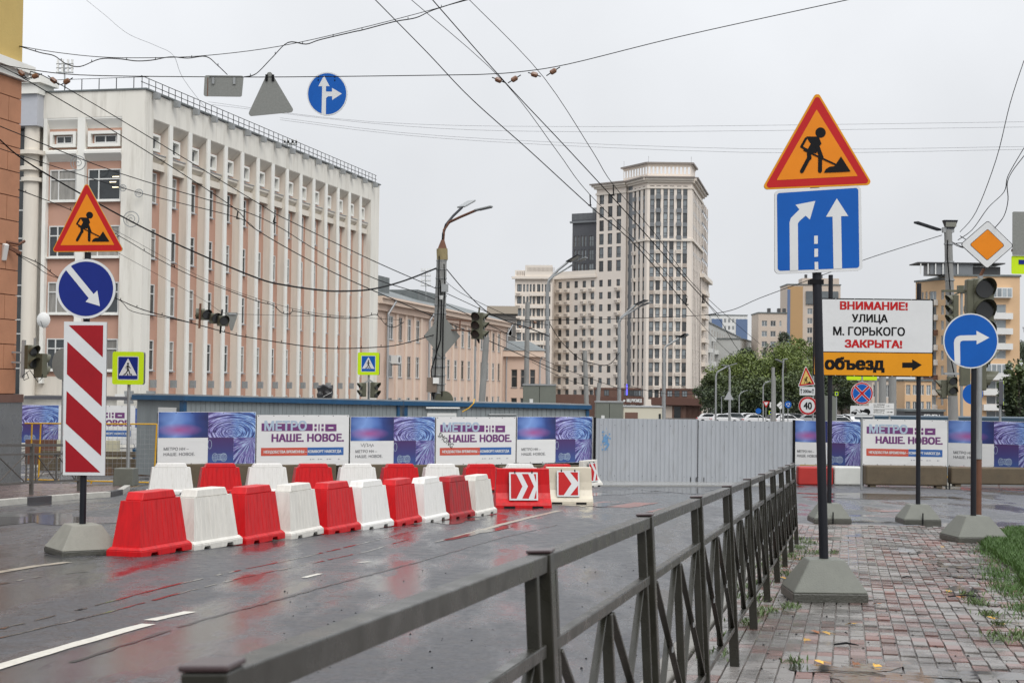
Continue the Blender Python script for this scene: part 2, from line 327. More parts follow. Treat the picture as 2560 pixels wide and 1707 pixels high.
def wetpos(m):                                 # broad wet and drier patches laid over the whole pavement (world position)
    t = m.node_tree; p = t.nodes['Principled BSDF']; L = t.links.new; g = t.nodes.new('ShaderNodeNewGeometry')
    n = t.nodes.new('ShaderNodeTexNoise'); n.inputs['Scale'].default_value = 1.3; n.inputs['Detail'].default_value = 5; n.inputs['Roughness'].default_value = .65; L(g.outputs['Position'], n.inputs['Vector'])
    w = t.nodes.new('ShaderNodeMapRange'); w.inputs['From Min'].default_value = .44; w.inputs['From Max'].default_value = .56; L(n.outputs[0], w.inputs[0])
    r = t.nodes.new('ShaderNodeMapRange'); r.inputs['To Min'].default_value = .34; r.inputs['To Max'].default_value = .07; L(w.outputs[0], r.inputs[0]); L(r.outputs[0], p.inputs['Roughness'])
    src = p.inputs['Base Color'].links[0].from_socket; k = t.nodes.new('ShaderNodeMapRange'); k.inputs['To Min'].default_value = 1.05; k.inputs['To Max'].default_value = .62; L(w.outputs[0], k.inputs[0])
    v = t.nodes.new('ShaderNodeVectorMath'); v.operation = 'SCALE'; L(src, v.inputs[0]); L(k.outputs[0], v.inputs['Scale']); L(v.outputs[0], p.inputs['Base Color']); return m
def brickm(name, col): return wetpos(mat(name, col, .19, var=.22, vs=14, rvar=.12, bump=.3, bs=90, dirt=(col[0] * .55, col[1] * .5, col[2] * .5), dscale=5, dth=.52, damt=.7))
M_bricks = [brickm('paver_red', (.17, .085, .07)), brickm('paver_rose', (.20, .135, .122)), brickm('paver_grey', (.185, .172, .16)), brickm('paver_brown', (.11, .062, .05))]
M_water = mat('standing_water', (.05, .045, .042), .1, spec=.6, bump=.08, bs=9)
M_line = mat('road_paint', (.52, .50, .44), .4, var=.2, vs=20, dirt=(.12, .12, .12), dscale=9, dth=.62, damt=.9)
M_linef = mat('worn_road_paint', (.3, .26, .2), .35, var=.3, vs=15, dirt=(.06, .06, .06), dscale=5, dth=.5, damt=.9)
M_rline = mat('worn_red_paint', (.22, .06, .045), .3, var=.3, vs=6, dirt=(.05, .045, .045), dscale=2.5, dth=.45, damt=.9)
M_tar = mat('tar_seam', (.008, .008, .009), .25, bump=.5, bs=60)
M_kw = mat('kerb_worn_white', (.42, .41, .37), .6, var=.2, dirt=(.13, .12, .1), dscale=5, dth=.5, bump=.4, bs=30)
M_kb = mat('kerb_black', (.03, .03, .033), .5, var=.3, bump=.3, bs=30)
M_kg = mat('kerb_grey', (.19, .18, .16), .55, var=.2, bump=.3, bs=30)
M_soil = mat('wet_soil', (.035, .03, .018), .6, var=.3, bump=.6, bs=30)
M_grass = mat('grass_blades', (.05, .105, .018), .5, var=.35, vs=5)
M_weed = mat('weed_leaves', (.07, .11, .03), .55, var=.3, vs=9)
M_leafy = mat('fallen_leaf_yellow', (.5, .28, .04), .5, var=.3, rnd=.3)
M_leafb = mat('fallen_leaf_brown', (.2, .07, .02), .5, var=.3, rnd=.3)
# ---------------------------------------------------------------- text as flat print
TXT = {}
def tmesh(s, bold=0):
    bold = 0
    if (s, bold) in TXT: return TXT[(s, bold)]
    c = bpy.data.curves.new('t', 'FONT'); c.body = s; c.size = 1; c.resolution_u = 3; c.fill_mode = 'NONE'
    o = bpy.data.objects.new('t', c); COL.objects.link(o); bpy.context.view_layer.update()
    me = o.to_mesh(); V = [tuple(v.co) for v in me.vertices]; nb_ = {}
    for e in me.edges:
        a, b = e.vertices; nb_.setdefault(a, []).append(b); nb_.setdefault(b, []).append(a)
    o.to_mesh_clear(); bpy.data.objects.remove(o); bpy.data.curves.remove(c)
    loops = []; seen = set()
    for st in nb_:
        if st in seen: continue
        lp_ = [st]; seen.add(st); cur = st
        while True:
            nx = [q for q in nb_[cur] if q not in seen]
            if not nx: break
            cur = nx[0]; seen.add(cur); lp_.append(cur)
        if len(lp_) > 2: loops.append(lp_)
    # group outlines that overlap sideways, then cut each group into horizontal bands (trapezoids)
    bb = [(min(V[q][0] for q in l), max(V[q][0] for q in l), l) for l in loops]; bb.sort(key=lambda b: b[0]); grp = []
    for a, b, l in bb:
        if grp and a < grp[-1][0]: grp[-1][1].append(l); grp[-1][0] = max(grp[-1][0], b)
        else: grp.append([b, [l]])
    NV = []; F = []
    for _, ls in grp:
        E = [(V[l[k]], V[l[k - 1]]) for l in ls for k in range(len(l))]; ys_ = sorted({round(p[1], 4) for e in E for p in e})
        for y0, y1 in zip(ys_, ys_[1:]):
            if y1 - y0 < 1e-3: continue
            ym = (y0 + y1) / 2; X = []
            for p, q in E:
                if (p[1] > ym) != (q[1] > ym): f = lambda y: p[0] + (q[0] - p[0]) * (y - p[1]) / (q[1] - p[1]); X.append((f(ym), f(y0), f(y1), 1 if q[1] > p[1] else -1))
            X.sort()
            wn = 0
            for a, b in zip(X, X[1:]):
                wn += a[3]
                if not wn: continue
                k = len(NV); NV += [(a[1], y0, 0), (b[1], y0, 0), (b[2], y1, 0), (a[2], y1, 0)]; F.append((k, k + 1, k + 2, k + 3))
    V = NV
    xs = [v[0] for v in V]; ys = [v[1] for v in V]; r = (V, F, min(xs), max(xs), min(ys), max(ys)); TXT[(s, bold)] = r; return r
def text_into(mb, s, x0, x1, z0, z1, y, mi=0, bold=.02):
    V, F, a, b, c, d = tmesh(s, 0)
    t = bold * (z1 - z0) * 1.3                  # heavier strokes: the outline laid down several times, slightly shifted
    sh = [(0, 0)] if not bold else [(-t, -t * .6), (t, -t * .6), (-t, t * .6), (t, t * .6), (0, 0)]
    x0 += t; x1 -= t; z0 += t * .6; z1 -= t * .6; Y0 = y
    for i, (sx, sz) in enumerate(sh):
        _txt(mb, V, F, a, b, c, d, x0 + sx, x1 + sx, z0 + sz, z1 + sz, Y0 - i * .0003, mi)
def _txt(mb, V, F, a, b, c, d, x0, x1, z0, z1, y, mi):
    k = len(mb.v)
    mb.v += [(x0 + (v[0] - a) / (b - a) * (x1 - x0), y, z0 + (v[1] - c) / (d - c) * (z1 - z0)) for v in V]
    for f in F: mb.f.append(tuple(k + i for i in f)); mb.m.append(mi)
def text(parent, s, x0, x1, z0, z1, y, m, bold=.02, name='lettering'):
    mb = MB(); text_into(mb, s, x0, x1, z0, z1, y, 0, bold)
    return mb.build(name, m, parent, norm=False)
# ---------------------------------------------------------------- flat shapes
def circ(cx, cz, r, n=40, a0=0): return [(cx + r * math.cos(a0 + 2 * math.pi * i / n), cz + r * math.sin(a0 + 2 * math.pi * i / n)) for i in range(n)]
def rpoly(pts, r, n=5):                        # rounded polygon
    out = []; k = len(pts)
    for i in range(k):
        p0, p, p1 = Vector(pts[i - 1]), Vector(pts[i]), Vector(pts[(i + 1) % k])
        a = (p0 - p).normalized(); b = (p1 - p).normalized(); ang = math.acos(max(-1, min(1, a.dot(b)))); t = r / math.tan(ang / 2)
        c = p + (a + b).normalized() * (r / math.sin(ang / 2)); s = p + a * t - c; e = p + b * t - c
        for j in range(n + 1):
            v = s.lerp(e, j / n).normalized() * r; q = c + v; out.append((q.x, q.y))
    return out
def rrect(x0, x1, z0, z1, r, n=5): return rpoly([(x0, z0), (x1, z0), (x1, z1), (x0, z1)], r, n)
def scl(poly, k, cx=None, cz=None):
    cx = sum(p[0] for p in poly) / len(poly) if cx is None else cx; cz = sum(p[1] for p in poly) / len(poly) if cz is None else cz
    return [(cx + (x - cx) * k, cz + (z - cz) * k) for x, z in poly]
def line(x0, z0, x1, z1, w):
    d = Vector((x1 - x0, z1 - z0)).normalized(); n = Vector((-d.y, d.x)) * w / 2; out = []
    for c, s in (((x1, z1), 1), ((x0, z0), -1)):
        for j in range(5):
            t = math.pi * j / 4; v = -n * s * math.cos(t) + d * s * (w / 2) * math.sin(t); out.append((c[0] + v.x, c[1] + v.y))
    return out
def shapes(parent, name, polys, tf, m, y):     # flat print; each outline a hair proud of the last
    mb = MB()
    for i, p in enumerate(polys): mb.flat([tf(*q) for q in p], y - i * .0004, 0)
    return mb.build(name, m, parent, norm=False)
def plate(parent, name, poly, mf, y=0, t=.02, mb_=None):
    return MB().prism(poly, y, y + t, 0, 1).build(name, [mf, mb_ or M_back], parent)
def worker(parent, tf, y, w=1, m=None):
    P = [circ(313, 272, 27, 24), [(240, 292), (304, 292), (318, 330), (300, 350), (292, 380), (238, 372), (262, 330), (250, 312)],
         line(238, 302, 214, 345, 13), line(214, 345, 262, 372, 12), line(296, 340, 318, 402, 22), line(311, 398, 310, 470, 21),
         line(252, 380, 256, 404, 21), line(254, 400, 216, 472, 20), line(228, 362, 445, 462, 9),
         [(330, 479), (340, 460), (360, 448), (385, 445), (418, 395), (468, 473)]]
    return shapes(parent, 'road_worker_symbol', P, tf, m or M_black, y)
def walker(parent, tf, y):                     # tf maps 0..100 box
    P = [circ(50, 78, 6.5, 20), line(49, 66, 50, 46, 10), line(47, 68, 38, 58, 4), line(38, 58, 40, 46, 4), line(53, 68, 60, 56, 4), line(60, 56, 66, 52, 4),
         line(50, 46, 46, 32, 6.5), line(46, 32, 34, 14, 6), line(52, 46, 58, 32, 6.5), line(58, 32, 63, 14, 6),
         [(22, 10), (29, 10), (34, 18), (28, 18)], [(45, 10), (53, 10), (53, 19), (46, 19)], [(70, 10), (78, 10), (72, 19), (66, 19)]]
    return shapes(parent, 'walking_person_symbol', P, tf, M_black, y)
def base_block(parent, w0, w1, hh, rim=.09, rot=0, m=None, name='concrete_base'):
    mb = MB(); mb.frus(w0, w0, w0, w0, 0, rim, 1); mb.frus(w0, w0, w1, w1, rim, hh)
    me = mb; c, s = math.cos(rot), math.sin(rot); mb.v = [(x * c - y * s, x * s + y * c, z) for x, y, z in mb.v]
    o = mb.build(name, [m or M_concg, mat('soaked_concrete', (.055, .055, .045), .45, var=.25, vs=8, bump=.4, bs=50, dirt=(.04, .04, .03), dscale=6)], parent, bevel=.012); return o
# ---------------------------------------------------------------- ground, road, pavements
DX, DY = .21 / math.hypot(.21, 1), 1 / math.hypot(.21, 1)          # street direction
YS = [-30, -10, 0, 5, 10, 15, 20, 25, 30, 35, 40, 45, 50, 57, 70, 85, 100, 130, 160, 200, 250, 300, 350, 400, 500, 600, 700, 1200, 3000]
def sheet(name, xa, xb, ys, off, m):
    mb = MB()
    for a, b in zip(ys, ys[1:]): mb.face([(xa, a, gz(a) + off), (xb, a, gz(a) + off), (xb, b, gz(b) + off), (xa, b, gz(b) + off)])
    return struct(mb.build(name, m, norm=False))
sheet('ground', -1500, 1500, YS, -.03, M_far)
sheet('road', -60, 60, [y for y in YS if -30 <= y <= 130], 0, M_asph)
def fx(Y): return 1.386 + .21 * (Y - 9.78)      # foot line of the near fence
def slab(name, outline, off, thick, m, parent=None):
    """outline as (X,Y) list, split so that it follows the slope"""
    bm = bmesh.new(); vs = [bm.verts.new((x, y, 0)) for x, y in outline]; bm.faces.new(vs)
    for y in range(-8, 60, 2):
        bmesh.ops.bisect_plane(bm, geom=bm.verts[:] + bm.edges[:] + bm.faces[:], plane_co=(0, y, 0), plane_no=(0, 1, 0))
    r = bmesh.ops.extrude_face_region(bm, geom=bm.faces[:])
    for v in bm.verts: v.co.z = gz(v.co.y) + off - thick
    for g in r['geom']:
        if isinstance(g, bmesh.types.BMVert): g.co.z += thick
    bmesh.ops.recalc_face_normals(bm, faces=bm.faces)
    me = bpy.data.meshes.new(name); bm.to_mesh(me); bm.free(); me.materials.append(m)
    o = bpy.data.objects.new(name, me); COL.objects.link(o)
    if parent: o.parent = parent
    return o
EY = 27.2
pave = slab('pavement', [(fx(-4) - .3, -4), (12, -4), (14, EY - 1.5), (10.5, EY - .4), (8.8, EY - .1), (7.4, EY - .9), (6.2, EY), (fx(EY) - .2, EY + .2), (fx(EY - 2) - .32, EY - 2)], .086, .3, M_slab)
struct(pave)
# kerb stones along the pavement edge, each a part of the kerb
kerb = MB().build('kerb', M_kg); struct(kerb)
def kstone(x, y, rz, L, m, parent, off=.1):
    mb = MB().box(-.075, .075, -L / 2 + .006, L / 2 - .006, -.2, 0); o = mb.build('kerb_stone', m, parent, bevel=.012)
    o.location = (x, y, gz(y) + off); o.rotation_euler = (R(-1.9), 0, rz); return o
k0 = None
for i in range(28):
    y = -1 + i; o = kstone(fx(y) - .41, y, -math.atan(.21), 1, M_kg, kerb) if k0 is None else inst(k0, 'kerb_stone', kerb, (fx(y) - .41, y, gz(y) + .1), (R(-1.9), 0, -math.atan(.21)))
    k0 = k0 or o
# bricks of the pavement
rb = random.Random(3)
B0 = [MB().box(-.047, .047, -.099, .099, -.05, 0).build('brick', M_bricks[i], pave, bevel=.003) for i in range(4)]
far_b = [MB() for _ in range(1)]; cand = []
ca, sa = DX, DY
s = 0
for ci in range(-2, 62):
    w = ci * .104; off = rb.random() * .2; drift = 0
    for k in range(28 * 5):
        s = k * .2065 + off + 6.0
        Y = 0 + s * DY - w * DX; X = fx(0) + s * DX + w * DY
        if Y < 8.2 or Y > 26.6 or X > .325 * Y + .7 or X > 9: continue
        cand.append((Y, X, rb.choice([0, 0, 1, 1, 1, 2, 2, 2, 3]) if rb.random() < .8 else 2))
cand.sort(key=lambda c: c[0] + (3 if c[1] > .32 * c[0] else 0))
alpha = -math.atan(.21)
nb = 0; used = [0] * 4
for Y, X, mi in cand:
    # patches of like colour
    if math.sin(X * 5 + 1) + math.sin(Y * 1.3 + X) > 1.1: mi = 2
    z = gz(Y) + .1 + rb.uniform(-.0025, .0025); sunk = math.sin(X * 2.1 + 4) * math.sin(Y * .9 + X * .7)
    if X > .22 * Y: z += .006 * math.sin(X * 9 + Y * 7)
    rx, ry, rz = R(-1.9) + rb.uniform(-.012, .012), rb.uniform(-.012, .012), alpha + rb.uniform(-.012, .012)
    if nb < 296:
        if used[mi] == 0: o = B0[mi]; o.location = (X, Y, z); o.rotation_euler = (rx, ry, rz)
        else: inst(B0[mi], 'brick', pave, (X, Y, z), (rx, ry, rz))
        used[mi] = 1; nb += 1
    else:
        mt = Matrix.Translation((X, Y, z)) @ Matrix.Rotation(rz, 4, 'Z') @ Matrix.Rotation(rx, 4, 'X') @ Matrix.Rotation(ry, 4, 'Y')
        mb = far_b[0]; k = len(mb.v)
        for q in ((-.049, -.101, -.03), (.049, -.101, -.03), (.049, .101, -.03), (-.049, .101, -.03), (-.046, -.098, 0), (.046, -.098, 0), (.046, .098, 0), (-.046, .098, 0)):
            mb.v.append(tuple(mt @ Vector(q)))
        for f in ((4, 5, 6, 7), (0, 1, 5, 4), (1, 2, 6, 5), (2, 3, 7, 6), (3, 0, 4, 7)): mb.f.append(tuple(k + i for i in f)); mb.m.append(mi)
stuff(far_b[0].build('distant_bricks', M_bricks, pave, norm=False))
# water lying on the bricks and on the asphalt
def blob(cx, cy, a, b, rot, n=34, seed=0, rough=.35):
    r_ = random.Random(seed); ph = [r_.uniform(0, 6.28) for _ in range(5)]; out = []
    for i in range(n):
        t = 2 * math.pi * i / n; k = 1 + rough * (.5 * math.sin(2 * t + ph[0]) + .35 * math.sin(3 * t + ph[1]) + .3 * math.sin(5 * t + ph[2]) + .22 * math.sin(9 * t + ph[3]))
        x, y = a * k * math.cos(t), b * k * math.sin(t); out.append((cx + x * math.cos(rot) - y * math.sin(rot), cy + x * math.sin(rot) + y * math.cos(rot)))
    return out
def puddle(px, py, a, b, off, rot, seed, rough=.35):
    p = ong(px, py, off); mb = MB(); pts = blob(p.x, p.y, a, b, rot, seed=seed, rough=rough); c = (p.x, p.y, gz(p.y) + off)
    for i in range(len(pts)):
        q, w_ = pts[i], pts[(i + 1) % len(pts)]; mb.face([c, (q[0], q[1], gz(q[1]) + off), (w_[0], w_[1], gz(w_[1]) + off)])
    o = mb.build('puddle', M_water, norm=False); return struct(o)
pud = [(2130, 1672, .22, .35, 1), (2290, 1690, .5, .3, 2), (2400, 1470, .10, .5, 3), (2380, 1415, .12, .6, 4), (2450, 1500, .12, .3, 5), (2330, 1400, .2, .35, 6), (2290, 1378, .22, .5, 7),
       (2510, 1545, .12, .4, 9), (2180, 1340, .3, .5, 12), (2060, 1345, .25, .5, 13), (2460, 1440, .2, .3, 14), (2350, 1310, .5, .6, 15), (2200, 1290, .6, .4, 16)]
for px, py, a, b, sd_ in pud: puddle(px, py, a, b, .1035, alpha, sd_, .9)
for px, py, a, b, sd_ in [(1480, 1260, .5, 1.6, 21), (1560, 1230, .8, 2.4, 22), (1200, 1330, .12, 1.8, 23), (1130, 1300, .5, .8, 24), (2480, 1215, 1.6, 2.5, 25), (2200, 1240, 2.2, 2, 26), (1700, 1225, 1.4, 2.2, 27), (100, 1300, 1.2, 2.4, 28), (1330, 1420, .15, 1.2, 29)]:
    puddle(px, py, a, b, .006, alpha, sd_, .6)
def groove(pts, w, name, m, off, seed=0, gaps=0):  # a worn joint or seam: an irregular narrow strip
    r_ = random.Random(seed); mb = MB(); P = [ong(x, y) for x, y in pts]; fine = []
    for a, b in zip(P, P[1:]):
        n = max(2, int((b - a).length / .18))
        for i in range(n): fine.append(a.lerp(b, i / n))
    L_ = []
    for i, p in enumerate(fine):
        d = (fine[min(i + 1, len(fine) - 1)] - fine[max(i - 1, 0)]).normalized(); nrm = Vector((d.y, -d.x, 0)); j = r_.uniform(-.3, .3) * w
        ww = w * r_.uniform(.35, 1.3); L_.append((p + nrm * (j - ww / 2), p + nrm * (j + ww / 2)))
    for (a, b), (c, d) in zip(L_, L_[1:]):
        if r_.random() < gaps: continue
        mb.face([(a.x, a.y, gz(a.y) + off), (b.x, b.y, gz(b.y) + off), (d.x, d.y, gz(d.y) + off), (c.x, c.y, gz(c.y) + off)])
    return struct(mb.build(name, m, norm=False))
groove([(180, 1655), (470, 1560), (760, 1480), (1060, 1400), (1250, 1345), (1400, 1310)], .045, 'tar_seam', M_tar, .004, 1, .03)
groove([(0, 1572), (260, 1508), (420, 1465), (600, 1425), (760, 1392), (900, 1360), (1040, 1325)], .04, 'wet_seam', M_water, .004, 2, .12)
groove([(0, 1595), (270, 1530), (440, 1485), (620, 1440), (780, 1408), (920, 1378), (1030, 1345)], .035, 'wet_seam', M_water, .004, 3, .2)
groove([(0, 1460), (100, 1440), (250, 1425)], .05, 'wet_seam', M_water, .004, 5, .2)
def mark(name, pts, w, m, off=.005, seed=0):
    r_ = random.Random(seed); P = [ong(x, y) for x, y in pts]; mb = MB()
    fine = []
    for a, b in zip(P, P[1:]):
        n = max(1, int((b - a).length / .25))
        for i in range(n): fine.append(a.lerp(b, i / n))
    fine.append(P[-1]); E = []
    for i, p in enumerate(fine):
        d = (fine[min(i + 1, len(fine) - 1)] - fine[max(i - 1, 0)]).normalized(); nrm = Vector((d.y, -d.x, 0)); a = w / 2 * r_.uniform(.85, 1.08); b = w / 2 * r_.uniform(.85, 1.08)
        E.append((p + nrm * a, p - nrm * b))
    for (a, b), (c, d) in zip(E, E[1:]): mb.face([(a.x, a.y, gz(a.y) + off), (b.x, b.y, gz(b.y) + off), (d.x, d.y, gz(d.y) + off), (c.x, c.y, gz(c.y) + off)])
    return struct(mb.build(name, m, norm=False))
mark('lane_marking', [(-80, 1692), (0, 1666), (200, 1607), (370, 1560)], .12, M_line, seed=1)
mark('lane_marking', [(375, 1551), (476, 1529)], .11, M_line, seed=2)
mark('lane_marking', [(760, 1444), (800, 1434)], .07, M_line, seed=3)
mark('lane_marking', [(896, 1406), (924, 1404)], .08, M_line, seed=4)
mark('lane_marking', [(1140, 1343), (1250, 1312), (1330, 1292), (1400, 1276)], .13, M_linef, seed=5)
mark('lane_marking', [(-60, 1440), (0, 1430), (90, 1415), (170, 1405)], .13, M_linef, seed=6)
for a, b, w in (((1480, 1262), (1530, 1254), .5), ((1545, 1268), (1620, 1256), .6), ((1640, 1280), (1720, 1262), .45), ((2190, 1278), (2290, 1276), .6)):
    mark('faded_red_marking', [a, b], w, M_rline, .0052, 8)
mark('lane_marking', [(2400, 1260), (2600, 1262)], .12, M_linef, seed=9)
mark('lane_marking', [(2050, 1232), (2500, 1234)], .10, M_linef, seed=10)
# the paved strip under the gate
mb = MB(); a, b, c, d = ong(1440, 1216), ong(1985, 1216), ong(1985, 1206), ong(1440, 1204)
mb.hexa([(p.x, p.y, gz(p.y) - .05) for p in (a, b, c, d)] + [(p.x, p.y, gz(p.y) + .05) for p in (a, b, c, d)])
struct(mb.build('concrete_apron', mat('wet_concrete_apron', (.25, .25, .24), .25, var=.15, vs=2)))
# left pavement with its black and white kerb
lk = [ong(-40, 1268), ong(60, 1258), ong(180, 1248), ong(270, 1242), ong(300, 1236), ong(318, 1224)]
LP = [(p.x - .12, p.y) for p in lk]
lp = slab('left_pavement', [(-40, 5), (LP[0][0] - 1.0, 5)] + LP + [(LP[-1][0] - .6, 44), (-40, 46)], .1, .3, M_pl); struct(lp)
lkerb = MB().build('painted_kerb', M_kg); struct(lkerb)
prev = None; n = 0
for a, b in zip(lk, lk[1:]):
    L = (b - a).length; cnt = max(1, round(L / 1.45))
    for i in range(cnt):
        p, q = a.lerp(b, i / cnt), a.lerp(b, (i + 1) / cnt); c = (p + q) / 2
        kstone(c.x, c.y, -math.atan2(q.x - p.x, q.y - p.y), (q - p).length, M_kw if n % 3 != 1 else M_kb, lkerb, .13); n += 1
mark('lane_marking', [(30, 1240), (290, 1222)], .1, M_linef, .105)
mark('lane_marking', [(220, 1201), (300, 1200), (400, 1203)], .25, M_line, .006)
# lawn, weeds, leaves
pts = [ong(x, y, .1) for x, y in ((2700, 1322), (2520, 1328), (2470, 1352), (2452, 1372), (2500, 1405), (2545, 1435), (2560, 1480), (2720, 1540))]
lawn = slab('lawn', [(p.x, p.y) for p in pts], .12, .1, M_soil); struct(lawn)
def tri_in(P, n, r_):
    import itertools
    xs = [p.x for p in P]; ys = [p.y for p in P]; out = []
    while len(out) < n:
        x, y = r_.uniform(min(xs), max(xs)), r_.uniform(min(ys), max(ys)); c = False; j = len(P) - 1
        for i in range(len(P)):
            if (P[i].y > y) != (P[j].y > y) and x < (P[j].x - P[i].x) * (y - P[i].y) / (P[j].y - P[i].y) + P[i].x: c = not c
            j = i
        if c: out.append((x, y))
    return out
rg = random.Random(5)
def blade(mb, x, y, z, hh, w=.006, mi=0):
    t = rg.uniform(0, 6.28); l = rg.uniform(.2, .8) * hh; dx, dy = math.cos(t), math.sin(t); px_, py_ = -dy * w, dx * w
    mb.face([(x - px_, y - py_, z), (x + px_, y + py_, z), (x + dx * l * .4 + px_ * .7, y + dy * l * .4 + py_ * .7, z + hh * .6), (x + dx * l, y + dy * l, z + hh)], mi)
mb = MB()
for x, y in tri_in(pts, 24000, rg): blade(mb, x, y, gz(y) + .115, rg.uniform(.04, .11))
g = stuff(mb.build('grass', M_grass, norm=False)); tag(g, 'bright green wet grass of the lawn corner at the right edge', 'grass')
edge = [ong(x, y, .1) for x, y in ((2455, 1375), (2480, 1365), (2560, 1440), (2600, 1560), (2560, 1545), (2500, 1500), (2480, 1440))]
mb = MB()
cl = tri_in(edge, 90, rg)
for cx, cy in cl:
    for _ in range(26): blade(mb, cx + rg.gauss(0, .08), cy + rg.gauss(0, .1), gz(cy) + .1, rg.uniform(.02, .07), .004)
g = stuff(mb.build('sparse_grass', M_grass, norm=False)); tag(g, 'sparse grass growing over the wet pavers beside the lawn', 'grass')
wr = random.Random(4)
wp = [(1885, 1500, 1), (1898, 1465, 0), (1925, 1420, 1), (1945, 1400, 1), (1960, 1380, 2), (1975, 1392, 0), (2000, 1350, 1), (1990, 1372, 1), (2025, 1360, 0), (2030, 1385, 1), (2015, 1402, 0), (1968, 1440, 1), (1860, 1560, 0),
      (1812, 1600, 2), (1785, 1640, 0), (2085, 1385, 2), (1973, 1522, 0), (1918, 1530, 0), (1850, 1470, 1), (1990, 1662, 2), (2475, 1543, 0), (2495, 1565, 2), (2508, 1600, 1), (2550, 1590, 0), (2440, 1510, 0), (2452, 1515, 2), (2420, 1490, 0), (2500, 1470, 1), (1900, 1540, 2)]
wpb = [MB(), MB()]
for x, y, k in wp:
    p = ong(x, y, .1); n_, sp_ = ((70, .05), (110, .08), (40, .03))[k]; mb = wpb[x > 2200]
    for _ in range(n_):
        a, b = p.x + wr.gauss(0, sp_), p.y + wr.gauss(0, sp_ * 1.6); t = wr.uniform(0, 6.28); hh = wr.uniform(.02, .07); w = wr.uniform(.003, .007); l = wr.uniform(.02, .06); dx, dy = math.cos(t), math.sin(t); z = gz(b) + .1
        mb.face([(a, b, z), (a + dx * l * .5 - dy * w, b + dy * l * .5 + dx * w, z + hh * .7), (a + dx * l, b + dy * l, z + hh), (a + dx * l * .5 + dy * w, b + dy * l * .5 - dx * w, z + hh * .6)])
tag(stuff(wpb[0].build('weeds', M_weed, norm=False)), 'small green weeds growing in the paver joints along the near railing', 'weeds')
tag(stuff(wpb[1].build('weeds', M_weed, norm=False)), 'small green weeds growing between loose pavers near the lawn', 'weeds')
def leafm(m): 
    mb = MB(); c = (0, 0, .012)
    P = [(math.cos(t) * r_, math.sin(t) * r_, z) for t, r_, z in [(i * 2 * math.pi / 10, (.045 if i % 2 == 0 else .02), .004 + .008 * (i % 3 == 0)) for i in range(10)]]
    for i in range(10): mb.face([c, P[i], P[(i + 1) % 10]])
    mb.bar((0, 0, .006), (.07, .01, .004), .003, .002); return mb.build('fallen_leaf', m, norm=False)
lf = [leafm(M_leafy), leafm(M_leafb)]; first = {}
for i, (x, y, k) in enumerate([(2068, 1583, 0), (2130, 1560, 0), (2015, 1600, 0), (2050, 1655, 0), (2193, 1510, 1), (2138, 1660, 1), (2300, 1400, 1), (2320, 1412, 1), (2408, 1490, 0), (2395, 1492, 1), (2520, 1467, 1), (2355, 1367, 0), (2480, 1545, 0), (2500, 1562, 0), (2190, 1665, 0), (1960, 1445, 0), (1995, 1398, 0), (2370, 1478, 0), (2040, 1580, 1), (2330, 1395, 1)]):
    p = ong(x, y, .105); o = lf[k] if k not in first else lf[k].copy()
    if k in first: COL.objects.link(o)
    first[k] = 1; o.location = p; o.rotation_euler = (.1, .15, i * 2.1)
    tag(o, ('yellow' if k == 0 else 'brown') + ' fallen leaf lying on the wet brick pavement', 'leaf', ('yellow' if k == 0 else 'brown') + ' leaves scattered on the pavement')
for x, y, L_, a, lb in ((2085, 1610, .16, .2, 'short black twig on the pavers in front of the tall sign base'), (2370, 1490, .3, .1, 'long dark stick on the pavers near the lawn'), (2255, 1443, .1, .1, 'small grey stick on the pavers right of the tall sign base')):
    p = ong(x, y, .11); o = MB().tube([(0, 0, 0), (L_ * .5, .01, .012), (L_, -.01, .004)], [.006, .008, .003], 5).build('twig', M_black, smooth=True); o.location = p; o.rotation_euler = (0, 0, -a); tag(o, lb, 'twig')
mb = MB(); rr_ = random.Random(11)
for _ in range(260):
    x, y = rr_.choice([(rr_.uniform(1850, 2560), rr_.uniform(1350, 1700)), (rr_.uniform(700, 1800), rr_.uniform(1400, 1700))]); off = .1 if x > 1870 else 0
    p = ong(x, y, off); q = rr_.uniform(.003, .009); mb.frus(q * 2, q * 2, q, q, p.z, p.z + q, 0, p.x, p.y)
g = stuff(mb.build('grit', M_black, norm=False)); tag(g, 'dark grit and crumbs scattered over the wet paving and asphalt', 'grit')
